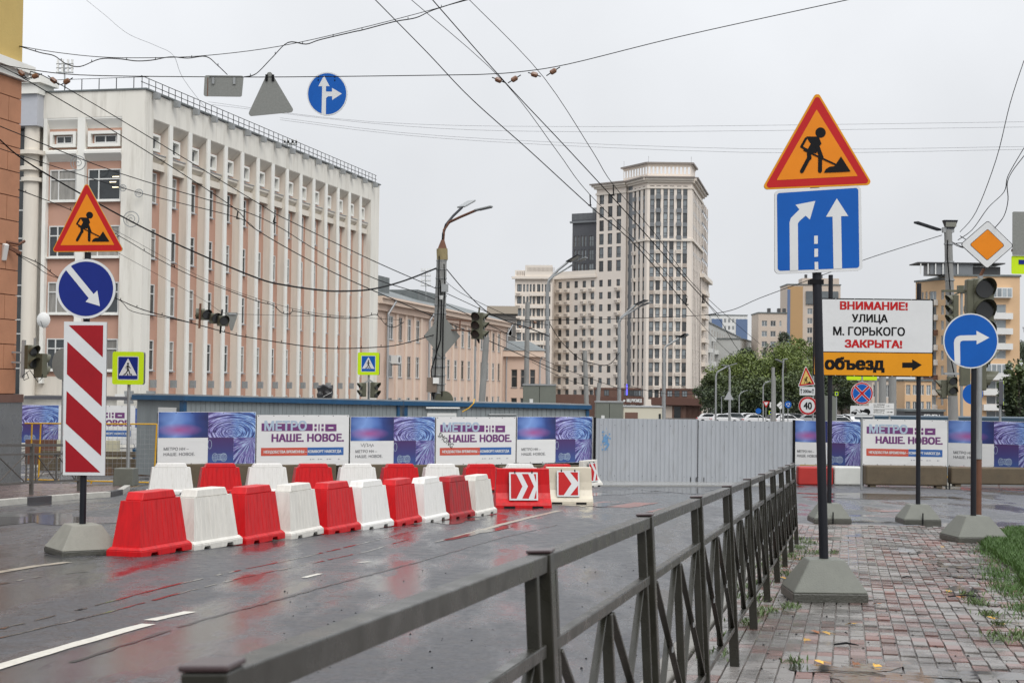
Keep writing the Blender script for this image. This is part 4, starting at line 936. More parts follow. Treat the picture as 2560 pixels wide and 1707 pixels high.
for i in range(NB):
    s = OPEN0 + i * PITCH; sc = s + OPENW - 1.32 if i else s + OPENW - 1.32
    for k in range(6):
        z = relz(tops[k] - 1.95); o = place(B1, kA if rw.random() < .6 else kC, PL, s + .55, z, DEP - .045, aL)
        if sill_m is None:
            sill_m = MB().box(-.06, 1.31, -.14, .04, -.07, -.002).build('sill', M_ledge, o)
        else: inst(sill_m, 'sill', o)
    # attic: framed small window, sloping head, heavy ledge
    a, b2 = s + .001, s + OPENW - .045
    def soff(mb, a=a, b2=b2):
        mb.hexa([PL(a, relz(16.1), DEP - .003), PL(b2, relz(16.1), DEP - .003), PL(b2, Z_at - .05, .03), PL(a, Z_at - .05, .03), PL(a, relz(16.2), DEP - .003), PL(b2, relz(16.2), DEP - .003), PL(b2, Z_at - .006, .03), PL(a, Z_at - .006, .03)])
    def att(mb, a=a, b2=b2):
        mb.hexa([PL(a, relz(14.1), DEP - .003), PL(b2, relz(14.1), DEP - .003), PL(b2, relz(14.45), .25), PL(a, relz(14.45), .25), PL(a, relz(14.75), DEP - .003), PL(b2, relz(14.75), DEP - .003), PL(b2, relz(14.62), .25), PL(a, relz(14.62), .25)])
    part(B1, 'ledge_corbel', M_fin, lambda mb, a=a, b2=b2: pbox(mb, PL, a, b2, .3, DEP - .003, relz(13.65), relz(14.09))); part(B1, 'sloping_soffit', M_fin, soff)
    part(B1, 'attic_ledge', M_fin, att)
    part(B1, 'ledge_flashing', M_ledge, lambda mb, s=s: pbox(mb, PL, s + .005, s + OPENW - .05, .2, .5, relz(14.625), relz(14.68)))
    def box4(mb, s=s):
        a, b2, z0, z1 = s + .35, s + 1.75, relz(14.85), relz(15.95); t = .16; d0, d1 = DEP - .32, DEP + .01
        pbox(mb, PL, a, b2, d0, d1, z0, z0 + t); pbox(mb, PL, a, b2, d0, d1, z1 - t, z1); pbox(mb, PL, a, a + t, d0, d1, z0 + t, z1 - t); pbox(mb, PL, b2 - t, b2, d0, d1, z0 + t, z1 - t)
    part(B1, 'attic_window_surround', M_finw, box4)
    place(B1, bwin(1.04, .75, (.5,), ()), PL, s + .53, relz(15.02), DEP - .06, aL)
for i in range(NB + 1):
    s = OPEN0 + i * PITCH - .4
    part(B1, 'floodlight', M_galv, lambda mb, s=s: pbox(mb, PL, s, s + .35, -.5, -.14, ZR - .45, ZR - .05))
    if i < NB: part(B1, 'light_strip', M_pole, lambda mb, s=s: mb.tube([PL(s + .9, ZR - .1, -.2), PL(s + 2.2, ZR - .14, -.22)], .04, 5))
    part(B1, 'wall_lamp', M_galv, lambda mb, s=s: pbox(mb, PL, s + .5, s + .8, -.35, -.003, relz(-.3), relz(.2)))
rp = None
for i in range(50):
    s = .2 + i * .97; q = Vector(PL(s, ZR + .1, .35)) - Vector(B1.location)
    if rp is None: rp = MB().box(-.02, .02, -.02, .02, 0, .8).build('railing_post', M_black, B1); rp.location = q
    else: inst(rp, 'railing_post', B1, q)
for hh in (.42, .79): part(B1, 'railing_rail', M_black, lambda mb, hh=hh: mb.bar(PL(0, ZR + .1 + hh, .31), PL(LEN, ZR + .1 + hh, .31), .035, .035))
# end wall: u runs from far left to the corner
UE = Vector((UL.y, -UL.x)); aE = math.atan2(UE.y, UE.x)
PE = lambda s, z, d=0: (C0[0] - UE.x * s - UE.y * d, C0[1] - UE.y * s + UE.x * d, z)   # s measured leftwards from the corner
def ebox(mb, s0, s1, d0, d1, z0, z1, mi=0): pbox(mb, PE, s0, s1, d0, d1, z0, z1, mi)
part(B1, 'end_corner_pier', M_wcon, lambda mb: ebox(mb, .003, 1.55, -.02, .9, z_low, ZR - .003))
part(B1, 'end_pier', M_finw, lambda mb: ebox(mb, 4.1, 4.62, -.02, .8, relz(-.1), Z_at - .003))
part(B1, 'end_pier', M_finw, lambda mb: ebox(mb, 6.75, 7.0, -.02, .8, relz(-.1), Z_at - .003))
part(B1, 'end_parapet', M_wcon, lambda mb: ebox(mb, 1.553, 7.3, -.02, .6, Z_at, ZR - .003))
part(B1, 'end_wall', M_peach, lambda mb: ebox(mb, 1.4, 7.1, .35, .6, relz(.35), Z_at - .003))
part(B1, 'end_base', M_fin, lambda mb: ebox(mb, 1.4, 9.5, .3, .7, relz(-.85), relz(.347)))
part(B1, 'underpass', M_pgrey, lambda mb: ebox(mb, 1.4, 12, .8, 1, z_low, relz(-.853)))
for a, b2 in ((1.56, 4.09), (4.63, 6.74)):
    def soff(mb, a=a, b2=b2):
        mb.hexa([PE(a, relz(16.1), .347), PE(b2, relz(16.1), .347), PE(b2, Z_at - .1, .0), PE(a, Z_at - .1, .0), PE(a, relz(16.2), .347), PE(b2, relz(16.2), .347), PE(b2, Z_at - .006, .0), PE(a, Z_at - .006, .0)])
    part(B1, 'sloping_soffit', M_finw, soff)
    def att(mb, a=a, b2=b2):
        mb.hexa([PE(a, relz(14.0), .347), PE(b2, relz(14.0), .347), PE(b2, relz(14.45), -.15), PE(a, relz(14.45), -.15), PE(a, relz(14.8), .347), PE(b2, relz(14.8), .347), PE(b2, relz(14.62), -.15), PE(a, relz(14.62), -.15)])
    part(B1, 'attic_ledge', M_finw, att)
    m_ = (a + b2) / 2; hw_ = (b2 - a) / 2 - .15
    def sur(mb, m_=m_, hw_=hw_):
        z0, z1, t = relz(14.9), relz(15.9), .2
        ebox(mb, m_ - hw_, m_ + hw_, .05, .347, z0, z0 + t); ebox(mb, m_ - hw_, m_ + hw_, .05, .347, z1 - t, z1); ebox(mb, m_ - hw_, m_ - hw_ + t, .05, .347, z0 + t, z1 - t); ebox(mb, m_ + hw_ - t, m_ + hw_, .05, .347, z0 + t, z1 - t)
    part(B1, 'attic_window_surround', M_finw, sur)
    w_ = 2 * hw_ - .7
    place(B1, bwin(w_, .5, (.5,), ()), PE, m_ + w_ / 2, relz(15.14), .3, aE)
    for k in range(4):
        key = wmesh(b2 - a - .25, 2.0, .03, (.33,), (.68,), .08, [M_wfr, M_gl if (k + int(a)) % 2 else M_glc, M_wfr, M_ledge])
        o = place(B1, key, PE, b2 - .1, relz(tops[k] - 2), .30, aE); MB().box(-.08, b2 - a - .17, -.2, .04, -.1, -.002).build('sill', M_finw, o)
    for k, q in ((0, .3),):
        for j in range(3): part(B1, 'ceiling_lamp', mat('lit_ceiling_lamp', (.8, .7, .5), .5, emit=((1, .85, .55), 1.5)), lambda mb, j=j, a=a: ebox(mb, a + .3 + .2 * (j % 2), a + .75 + .2 * (j % 2), .315, .318, relz(12.3 + .33 * j), relz(12.36 + .33 * j))) if a < 2 else None
part(B1, 'round_column', M_fin, lambda mb: mb.tube([PE(7.7, relz(-1), -.15), PE(7.7, relz(12.6), -.15), PE(7.7, relz(16.2), -.15)], .48, 18), smooth=True)
for z in (12.7, 13.4, 14.4): part(B1, 'column_collar', M_fin, lambda mb, z=z: mb.tube([PE(7.7, relz(z), -.15), PE(7.7, relz(z + .25), -.15)], .66 + (z - 12.7) * .12, 18), smooth=True)
part(B1, 'projecting_box', mat('pale_grey_panel', (.42, .43, .46), .6, var=.05), lambda mb: ebox(mb, 7.02, 12, -.8, .9, relz(16.2), relz(18.2)))
part(B1, 'box_cornice', M_finw, lambda mb: (ebox(mb, 6.9, 12, -1.0, 1, relz(18.2), relz(18.85)), ebox(mb, 6.6, 12, -1.2, 1.1, relz(18.853), relz(19.3))))
gm = MB()
part(B1, 'dark_glass_wall', [M_gl, M_wfr], lambda mb: (ebox(mb, 8.2, 14, .25, .6, relz(-.8), relz(16.19)), [ebox(mb, 8.2, 14, .2, .247, relz(z), relz(z + .08), 1) for z in (0.8, 3, 3.9, 5.4, 6.1, 8.3, 9.1, 10.9, 12.8)]))
for s in range(6): part(B1, 'railing_post', M_black, lambda mb, s=s: ebox(mb, 1 + s * 1.2, 1.04 + s * 1.2, .4, .44, ZR + .1, ZR + .9))
part(B1, 'railing_rail', M_black, lambda mb: ebox(mb, 0, 7.3, .405, .435, ZR + .87, ZR + .9))
# wrought rings hanging on the corner
for px, py, r_ in ((195, 408, .45), (347, 483, .24), (328, 548, .48), (307, 470, .2)):
    q = pix(px, py, 99.6); mb = MB(); mb.tube([(r_ * math.cos(i * .35) * (1 - i * .0), 0, r_ * math.sin(i * .35)) for i in range(19)], .03, 5); mb.tube([(r_ * (.1 + .035 * i) * math.cos(i * .6), 0, r_ * (.1 + .035 * i) * math.sin(i * .6)) for i in range(18)], .025, 5)
    o = mb.build('scroll_ornament', M_galv, B1); o.location = q - Vector(B1.location)
# satellite dish and cameras on it
d = pix(108, 799, 98); t = thing('satellite_dish', 'white round satellite dish on the grey column of the left building', 'satellite dish', tuple(d))
mb = MB()
rings = [[(r_ * math.cos(i * math.pi / 8), .9 * r_ * r_ - .1, r_ * 1.12 * math.sin(i * math.pi / 8)) for i in range(16)] for r_ in (.02, .15, .3, .42)]
for a, b2 in zip(rings, rings[1:]):
    for i in range(16): mb.face([a[i], a[(i + 1) % 16], b2[(i + 1) % 16], b2[i]])
mb.build('dish', M_wh, t, smooth=True); MB().tube([(0, -.5, -.1), (0, 0, -.5), (.1, .8, -.4)], .02, 5).build('feed_arm', M_galv, t)
for px, lb in ((312, 'white security camera on the left building corner, left one'), (367, 'white security camera on the left building corner, right one')):
    q = pix(px, 993, 99.2); t = thing('security_camera', lb, 'camera', tuple(q)); MB().box(-.45, .1, -.7, -.3, -.05, .2).build('camera_body', M_wh, t); MB().box(.0, .5, -.2, .2, -.4, .4).build('junction_box', M_galv, t); MB().bar((-.1, -.5, .05), (.2, -.1, .1), .06).build('arm', M_galv, t)
# ---------------------------------------------------------------- peach plaster building behind
h0 = pix(938, 748, 155); U2 = Vector((.2075, 1)).normalized(); a2 = math.atan2(U2.y, U2.x); L2 = 61.5
B2 = thing('school_building', 'pale peach three storey building with pilasters and a grey sheet metal roof, centre', 'building', (h0.x, h0.y, gz(155) - 1))
EV = relz(8.3)
cols = [(4.7 + i * 3.42, 4.7 + i * 3.42 + 1.75) for i in range(16)]; cols = [c for i, c in enumerate(cols) if i != 4]
rows = [(relz(a), relz(b)) for a, b in ((-4.5, -1.9 + .9 - .2), (.96 - .1, 3.1), (4.65, 7.0))]
kk = lambda w, hh, ci, ri: wmesh(w, hh, .08, (.5,), (.7,), .07, [M_wfr if (ci + ri) % 3 else M_rec, M_gl, M_pink, M_ledge], .08)
P2 = facade(B2, M_pink, (h0.x, h0.y), a2, L2, gz(155) - 1, EV, cols, rows, kk)
for i, (a, c) in enumerate(cols):
    for s in (a - .75, ) + ((c + .2,) if i == 3 or i == len(cols) - 1 else ()):
        part(B2, 'pilaster', M_pinkp, lambda mb, s=s: pbox(mb, P2, s - .1, s + .7, -.12, -.003, gz(155) - 1, relz(7.35)))
part(B2, 'frieze', M_pink, lambda mb: pbox(mb, P2, -.1, L2, -.3, -.003, relz(7.353), relz(8.0)))
part(B2, 'cornice', M_pinkp, lambda mb: (pbox(mb, P2, -.1, L2 + .6, -.75, -.003, relz(8.003), EV + .2), pbox(mb, P2, -.1, L2 + .8, -1.0, -.1, EV + .203, EV + .4)))
def roof(mb):
    mb.hexa([P2(0, EV + .403, -.95), P2(L2 + .7, EV + .403, -.95), P2(L2 + .7, EV + .403, 14), P2(0, EV + .403, 14), P2(0, EV + 2.6, 6.4), P2(L2 - 5, EV + 2.6, 6.4), P2(L2 - 5, EV + 2.6, 7), P2(0, EV + 2.6, 7)])
part(B2, 'roof', M_roof, roof)
part(B2, 'end_wall', M_pink, lambda mb: pbox(mb, P2, L2 - .2, L2, .01, 13, gz(155) - 1, EV))
part(B2, 'dormer', M_roof, lambda mb: pbox(mb, P2, -2, 12.5, 2.2, 6, EV + .9, EV + 3.0)); part(B2, 'dormer', M_roof, lambda mb: pbox(mb, P2, 24, 35.5, 2.2, 6, EV + .9, EV + 2.5))
part(B2, 'chimney', M_conc, lambda mb: pbox(mb, P2, 1, 4.5, 4, 6, EV + 2.4, EV + 4.3))
for s in (3.4, 19.6, 60.6): part(B2, 'downpipe', M_ledge, lambda mb, s=s: mb.tube([P2(s + .8, EV + .1, -.9), P2(s, EV - 1.2, -.35), P2(s, gz(155), -.35)], .13, 6))
# air conditioner
q = pix(983, 897, 159.6); t = thing('air_conditioner', 'white air conditioner on the peach building wall beside the downpipe', 'air conditioner', tuple(q), a2)
MB().box(-1.1, .1, -.75, -.1, -.5, .35).build('casing', M_wh, t); MB().tube([(-.5, -.76, -.08), (-.5, -.78, -.08)], .3, 14).build('fan_grille', M_dfr, t); MB().box(-1.0, 0, -.7, -.0, -.62, -.52).build('bracket', M_dfr, t)
# low wing at its right end
w0 = pix(1262, 890, 214); B3 = thing('side_wing', 'low two storey pale peach wing with grey roof beside the tall grey pole', 'building', (w0.x, w0.y, gz(214) - 1))
wcols = [(1.1, 1.9), (2.35, 3.1), (3.6, 4.3)]
P3 = facade(B3, M_pink, (w0.x - .2, w0.y), -.1, 4.9, gz(214) - 1, relz(4.1), wcols, [(relz(-4.2), relz(-1.4)), (relz(-.9 + .9), relz(2.4))], lambda w, hh, ci, ri: wmesh(w, hh, .2, (), (.6,), .07, [M_rec, M_gl, M_pink, M_ledge], .1))
part(B3, 'cornice', M_pinkp, lambda mb: pbox(mb, P3, -.4, 5.5, -.5, .3, relz(4.1), relz(4.9)))
part(B3, 'roof', M_roof, lambda mb: mb.hexa([P3(-.5, relz(4.903), -.6), P3(5.6, relz(4.903), -.6), P3(5.6, relz(4.903), 9), P3(-.5, relz(4.903), 9), P3(-.3, relz(6.3), 4), P3(3, relz(6.3), 4), P3(3, relz(6.3), 5), P3(-.3, relz(6.3), 5)]))
part(B3, 'side_wall', M_pink, lambda mb: pbox(mb, P3, 4.7, 4.9, .01, 12, gz(214) - 1, relz(4.1)))
part(B3, 'downpipe', M_ledge, lambda mb: mb.tube([P3(.6, relz(4.3), -.3), P3(.45, relz(3.6), -.15), P3(.45, -4, -.15)], .1, 6)); part(B3, 'downpipe', M_ledge, lambda mb: mb.tube([P3(5.3, relz(4.3), -.3), P3(4.95, relz(3.5), -.1), P3(4.95, -4, -.1)], .1, 6))
# dark building between
q0, q1 = pix(1222, 784, 250), pix(1290, 784, 250); Bd = thing('dark_building', 'dark brown grey block with a flat roof, seen between peach building and tower', 'building', (q0.x, q0.y, -6))
Pd = facade(Bd, mat('dark_brown_render', (.13, .12, .11), .85, var=.1), (q0.x, q0.y), 0, q1.x - q0.x, -6, q0.z, [(2.5, 3.7)], [(relz(3.6), relz(5.3)), (relz(8), relz(9.3)), (relz(-1), relz(.6))], lambda w, hh, ci, ri: wmesh(w, hh, .2, (.5,), (), .08, [M_wfr, M_gl, M_rec, M_ledge]))
part(Bd, 'roof_slab', mat('beige_roof_edge', (.35, .3, .24), .8), lambda mb: pbox(mb, Pd, -.3, q1.x - q0.x + .3, -.4, 8, q0.z + .003, q0.z + 1.2)); part(Bd, 'side_wall', M_grey, lambda mb: pbox(mb, Pd, 0, q1.x - q0.x, .01 + .2, 8, -6, q0.z - .01))
# ---------------------------------------------------------------- cream residential tower
def gpt(px, Z): q = pix(px, 960, Z); return (q.x, q.y)
T = thing('residential_tower', 'tall cream art deco style apartment tower with lower wings and brown stone base', 'building', (*gpt(1600, 390), -7))
def seg(pa, Za, pb, Zb_):
    a, b = gpt(pa, Za), gpt(pb, Zb_); ang = math.atan2(b[1] - a[1], b[0] - a[0]); L = math.hypot(b[0] - a[0], b[1] - a[1])
    return a, ang, L
def s_of(px, a, ang):                          # where the ray of a pixel column meets the facade
    k = (pix(px, 960, 1).x); ux, uy = math.cos(ang), math.sin(ang)
    return (k * a[1] - a[0]) / (ux - k * uy)
def colspx(lst, w, a, ang): return [(s_of(x, a, ang) - w / 2, s_of(x, a, ang) + w / 2) for x in lst]
DARKW = [M_dfr, M_gl2, M_rec, M_cream2]
basket = MB().box(-.85, .85, -.75, -.002, -1.05, -.35).build('window_basket', M_cream2, T); basketg = None
basket.data.materials.append(M_rec); mbk = MB().box(-.85, .85, -.75, -.002, -1.05, -.35); 
me_b = MB(); me_b.box(-.85, .85, -.75, -.003, -1.05, -.3); me_b.box(-.55, .55, -.77, -.752, -.9, -.45, 1); bo = me_b.build('b', [M_cream2, M_rec]); bo_me = bo.data; bpy.data.objects.remove(bo)
bpy.data.objects.remove(basket)
me_n = MB(); me_n.box(-.7, .7, -.6, -.003, -1.2, -.35); [me_n.box(-.55 + .3 * i, -.4 + .3 * i, -.62, -.602, -1.05, -.5, 1) for i in range(4)]; bo = me_n.build('b', [M_cream2, M_rec]); bn_me = bo.data; bpy.data.objects.remove(bo)
me_g = MB(); me_g.box(-.6, .6, -.5, -.003, -1.2, -.2); bo = me_g.build('b', [M_pan]); bg_me = bo.data; bpy.data.objects.remove(bo)
def hang(me, P, s, z, ang, name='window_basket'):
    o = bpy.data.objects.new(name, me); COL.objects.link(o); o.parent = T; o.location = Vector(P(s, z)) - Vector(T.location); o.rotation_euler = (0, 0, ang)
# wing, main plane
A0, aA, LA = seg(1376, 410, 1561, 393)
zW = relz(28.2); rowsW = [(relz(27.0 - 3.05 * k - 1.7), relz(27.0 - 3.05 * k)) for k in range(10)]
cA = colspx([1397.7, 1417.3, 1437.7, 1458, 1478.6, 1499.7, 1521, 1543], 1.15, A0, aA)
sT = s_of(1487, A0, aA)
kwin = lambda w, hh, ci, ri: wmesh(w, hh, .25, (.45,), (.25,) if ci % 3 else (), .11, DARKW)
PA = facade(T, M_cream, A0, aA, LA, -8, zW, cA, rowsW, kwin)
for ci in (0, 1, 3, 4, 7):
    for ri, (z0, z1) in enumerate(rowsW): hang(bo_me, PA, sum(cA[ci]) / 2 - .2, z0, aA)
rowsU = [(relz(48.6 - 3.37 * k - 2.7), relz(48.6 - 3.37 * k)) for k in range(6)]
zC = relz(50.2)
A1 = PA(sT, 0)[:2]; cU = [(a - sT - .15, b - sT + .15) for a, b in cA[5:8]]
PU = facade(T, M_cream, A1, aA, LA - sT, zW + .0, zC, cU, rowsU, lambda w, hh, ci, ri: wmesh(w, hh, .25, (.33, .66), (.3,), .12, DARKW))
part(T, 'wing_parapet', M_cream2, lambda mb: (pbox(mb, PA, 0, sT + .3, -.6, .4, zW - .5, zW + .003), pbox(mb, PA, 0, sT, -.2, .3, zW + .006, zW + 1.4)))
# left projecting bay of the wing
W0, aW, LW = seg(1284.5, 403, 1378, 402)
zP = relz(27.6)
cW = colspx([1294, 1307.5, 1316, 1324, 1332, 1344, 1353, 1362, 1371], .8, W0, aW); cW = [(a + (.0 if i in (0, 5) else .15), b + (.35 if i in (0, 5) else -.15)) for i, (a, b) in enumerate(cW)]
rowsP = [(relz(26 - 3.07 * k - 1.9), relz(26 - 3.07 * k)) for k in range(10)]
PW = facade(T, M_cream, W0, aW, LW, -8, zP, cW, rowsP, lambda w, hh, ci, ri: wmesh(w, hh, .25, (.5,) if w > 1 else (), (), .1, DARKW))
for z0, z1 in rowsP: hang(bo_me, PW, .9, z0, aW)
for z0, z1 in rowsP[:6]: part(T, 'balcony', M_cream2, lambda mb, z0=z0: pbox(mb, PW, s_of(1323, W0, aW), s_of(1359, W0, aW), -1.1, -.003, z0 - 1.1, z0 - .3))
for px in (1328, 1338, 1350): part(T, 'pilaster', M_cream2, lambda mb, px=px: pbox(mb, PW, s_of(px, W0, aW) - .15, s_of(px, W0, aW) + .15, -.35, -.003, -7.5, zP - 1.5))
part(T, 'wing_cornice', M_cream2, lambda mb: (pbox(mb, PW, -.8, LW + .3, -.9, .3, zP - .3, zP + .3), pbox(mb, PW, 0, s_of(1309, W0, aW), -.2, .3, zP + .303, zP + 1.9), pbox(mb, PW, s_of(1308, W0, aW) + .2, LW, -.3, .4, zP + .303, zP + 3.2)))
for i in range(26):
    if i < 5: s0, z0 = .5 + i * .45, zP + .6
    else: s0, z0 = 3.2 + (i - 5) * .33, zP + 1.6
    part(T, 'baluster', M_rec, lambda mb, s0=s0, z0=z0: pbox(mb, PW, s0, s0 + .14, -.33, -.305, z0, z0 + 1.0))
part(T, 'return_wall', M_cream, lambda mb: pbox(mb, PW, LW - .2, LW, .01, 7.8, -8, zP)); 
part(T, 'left_side_wall', M_cream, lambda mb: pbox(mb, PW, 0, .2, .01, 14, -8, zP)); part(T, 'wing_roof', M_roof, lambda mb: pbox(mb, PA, .1, sT, .1, 14, zW - .6, zW - .3))
# dark recess
R0, aR, LR = seg(1560.5, 394.5, 1577, 391.5)
rr2 = [(relz(48.6 - 3.3 * k - 2.4), relz(48.6 - 3.3 * k)) for k in range(15)]
PR = facade(T, M_pan, R0, aR, LR, -8, zC - .01, [(.1, .8), (.9, 1.5)] if LR > 1.7 else [(.2, LR - .2)], rr2, lambda w, hh, ci, ri: wmesh(w, hh, .1, (), (.4,), .08, DARKW))
# angled facet, front facet, right facet
def tall(pa, Za, pb, Zb_, pxs, w, topz, low=-8, n=16, pitch=3.27, baskets=(), trim=True):
    a, ang, L = seg(pa, Za, pb, Zb_); cs = colspx(pxs, w, a, ang); cs = [c for c in cs if c[0] > .05 and c[1] < L - .05]
    rws = [(relz(48.9 - pitch * k - 2.3), relz(48.9 - pitch * k)) for k in range(n)]
    P = facade(T, M_cream, a, ang, L, low, topz, cs, rws, lambda w_, hh, ci, ri: wmesh(w_, hh, .2, (), (.3,), .12, DARKW))
    for k in range(n - 1):
        for ci, (c, d) in enumerate(cs):
            z1 = rws[k][0]; z0 = rws[k + 1][1]
            if ci in baskets: hang(bg_me if k < 4 else bn_me, P, (c + d) / 2, z1 + .3, ang)
            else: part(T, 'spandrel', M_pan if k < 5 else M_rec, lambda mb, c=c, d=d, z0=z0, z1=z1: pbox(mb, P, c, d, -.03, .05, z0 + .003, z1 - .003))
    return P, L, ang, cs
PB, LB, aB, cB = tall(1577, 391.5, 1614, 384, (1583.5, 1594.6, 1605.7), .95, zC, baskets=(0,))
PC, LC, aC, cC = tall(1614, 384, 1726, 384, (1626.4, 1641.8, 1659.7, 1675.3, 1693.5, 1709), 1.05, zC, baskets=(1, 4))
PD, LD, aD, cD = tall(1726, 384, 1752.5, 416, (1731, 1734.5, 1738, 1742, 1745.5, 1749), 1.6, zC, baskets=())
for P, L in ((PB, LB), (PC, LC), (PD, LD)):
    part(T, 'string_course', M_cream2, lambda mb, P=P, L=L: pbox(mb, P, 0, L, -.45, -.035, relz(35.6), relz(36.2)))
for x in range(2):
    s0 = (cC[0][1] + cC[1][0]) / 2 if x == 0 else (cC[4][1] + cC[5][0]) / 2
for P, L, e0, e1 in ((PU, LA - sT, .8, .2), (PR, LR, -.2, -.2), (PB, LB, 0, .1), (PC, LC, .35, .35), (PD, LD, 0, .9)):
    for o0, z0, z1 in ((.25, 0, .5), (.6, 1.5, 2.0), (1.1, 2.0, 2.5), (1.5, 2.5, 2.85)):
        part(T, 'cornice', M_cream2 if o0 < 1.2 else mat('cornice_dark_metal', (.22, .19, .17), .6), lambda mb, P=P, L=L, o0=o0, z0=z0, z1=z1, e0=e0, e1=e1: pbox(mb, P, -e0 * o0, L + e1 * o0, -o0, .5, zC - 2.0 + z0 + .004, zC - 2.0 + z1))  # topmost cornice step in a darker brown metal than the steps below
# crown
def cr(px, Z): q = pix(px, 960, Z); return (q.x, q.y)
K = [cr(1553.5, 398), cr(1614, 388), cr(1723, 388), cr(1733.5, 398)]
z0, z1 = zC + .5, relz(54.4)
for (a, b), n in zip(zip(K, K[1:]), (9, 11, 2)):
    ang = math.atan2(b[1] - a[1], b[0] - a[0]); L = math.hypot(b[0] - a[0], b[1] - a[1]); w = L / n
    cs = [(w * i + w * .25, w * i + w * .7) for i in range(n)] if n > 2 else []
    P = facade(T, M_cream, a, ang, L, z0, z1, cs, [(z0 + .3, z0 + 1.0), (z0 + 1.6, z1 - .4)] if n > 2 else [], None, skip=lambda c, r: True)
    part(T, 'crown_cornice', mat('cornice_dark_metal', (.22, .19, .17), .6), lambda mb, P=P, L=L: pbox(mb, P, -.3, L + .3, -.7, .25, z1 + .3, z1 + .7)); part(T, 'crown_frieze', M_cream2, lambda mb, P=P, L=L: pbox(mb, P, -.1, L + .1, -.2, .2, z1 + .003, z1 + .297))
    part(T, 'antenna', M_galv, lambda mb, P=P: mb.bar(P(.2, z1 + .7), P(.2, z1 + 2.2), .08))
# right lower wing
PE2, LE2, aE2, cE = tall(1749.5, 410, 1770, 440, (1753, 1756, 1759.5, 1762.5, 1766), 1.6, relz(29.5), n=15, pitch=3.1)
part(T, 'wing_cornice', M_cream2, lambda mb: pbox(mb, PE2, -.4, LE2 + .9, -1.0, .4, relz(28.8), relz(29.8)))
for k in range(12): part(T, 'balcony', M_cream2, lambda mb, k=k: pbox(mb, PE2, 4, 12 if k % 2 else 18, -1.1, -.04, relz(24.6 - 3.1 * k), relz(25.7 - 3.1 * k)))
q = [PB(0, 0, .8), PC(0, 0, .8), PC(LC, 0, .8), PD(LD, 0, .5), (PD(LD, 0)[0] - 14, 440, 0), (A1[0] + 2, 440, 0), PU(0, 0, .8)]
def core(mb):
    n = len(q); mb.face([(x, y, zC - .3) for x, y, _ in q]); 
    for i in range(n): a, b = q[i], q[(i + 1) % n]; mb.face([(a[0], a[1], -8), (b[0], b[1], -8), (b[0], b[1], zC - .3), (a[0], a[1], zC - .3)])
part(T, 'tower_core', M_cream, core)
# brown stone base
def brown(pa, Za, pb, Zb_, z0, z1, name='stone_base', m=M_brown):
    a, ang, L = seg(pa, Za, pb, Zb_); P = lambda s, z, d=0: (a[0] + math.cos(ang) * s - math.sin(ang) * d, a[1] + math.sin(ang) * s + math.cos(ang) * d, z)
    part(T, name, m, lambda mb: pbox(mb, P, 0, L, 0, 1.0, z0, z1)); return P, L, ang
P, L, ang = brown(1390, 403, 1486, 397, relz(-8), relz(-1.6)); 
P, L, ang = brown(1484, 392, 1735, 380, relz(-2.0), relz(0.2)); Pf = P
for i, px in enumerate((1497, 1519, 1567, 1580, 1590, 1602, 1620, 1636, 1655, 1671, 1688, 1706)):
    s0 = (pix(px, 960, 386).x - P(0, 0)[0]) / math.cos(ang); key = wmesh(1.3, 1.4, .04, (.5,), (), .1, DARKW); winst(key, T, P(s0 - .6, relz(-1.75), -.056), ang)
for i in range(24): part(T, 'stone_panel', M_brown, lambda mb, i=i: pbox(mb, Pf, i * L / 24 + .04, (i + 1) * L / 24 - .04, -.12, -.003, relz(-.2), relz(.15)))
P, L, ang = brown(1484, 390.8, 1760, 378, relz(-3.75), relz(-2.003), 'sign_band', mat('brown_fascia', (.11, .05, .035), .5)); Ps = P
for s0 in (27.5, 37.5): 
    for i in range(5): part(T, 'vent_slot', M_black, lambda mb, s0=s0, i=i: pbox(mb, Ps, s0 + i * .45, s0 + i * .45 + .2, -.02, -.003, relz(-3.5), relz(-2.4)))
o = text(T, 'МЦ РУСМЕД', 0, 4.0, 0, .95, 0, M_wh, .05, 'shop_sign'); q_ = Ps((pix(1568, 960, 386).x - Ps(0, 0)[0]) / math.cos(ang), relz(-3.35), -.08); o.location = Vector(q_) - Vector(T.location); o.rotation_euler = (0, 0, ang)
part(T, 'shop_emblem', M_wh, lambda mb: mb.tube([Vector(q_) + Vector((-.6, 0, .45)), Vector(q_) + Vector((-.6, -.03, .45))], .28, 12))
P, L, ang = brown(1590, 386.5, 1752, 380, relz(-9), relz(-3.753), 'ground_floor_wall', mat('brown_striped_stone', (.16, .09, .065), .7, var=.2))
for s0, w, m in ((.5, 3.5, M_rec), (7, 2.2, M_bei), (11.5, .2, M_brown)): part(T, 'shop_door', m, lambda mb, s0=s0, w=w: pbox(mb, P, s0, s0 + w, -.1, -.003, -8, relz(-4.0)))
part(T, 'shop_window', M_gl, lambda mb: pbox(mb, P, 8.7 + 1.0, 8.7 + 2.6, -.12, -.003, -8, relz(-4.1)))
for i in range(12): part(T, 'stone_rib', M_brown, lambda mb, i=i: pbox(mb, P, 12.6 + i * .3, 12.6 + i * .3 + .14, -.3, -.003, -8, relz(-3.8)))
blu = mat('blue_neon', (.05, .05, .5), .5, emit=((.15, .12, 1), 1.0))
q_ = pix(1566, 960, 380)
for z0, z1 in ((-1.5, .0), (.2, 1.1)): part(T, 'blue_light_strip', blu, lambda mb, z0=z0, z1=z1: mb.box(q_.x - .2, q_.x + .15, 378, 378.1, relz(z0), relz(z1)))
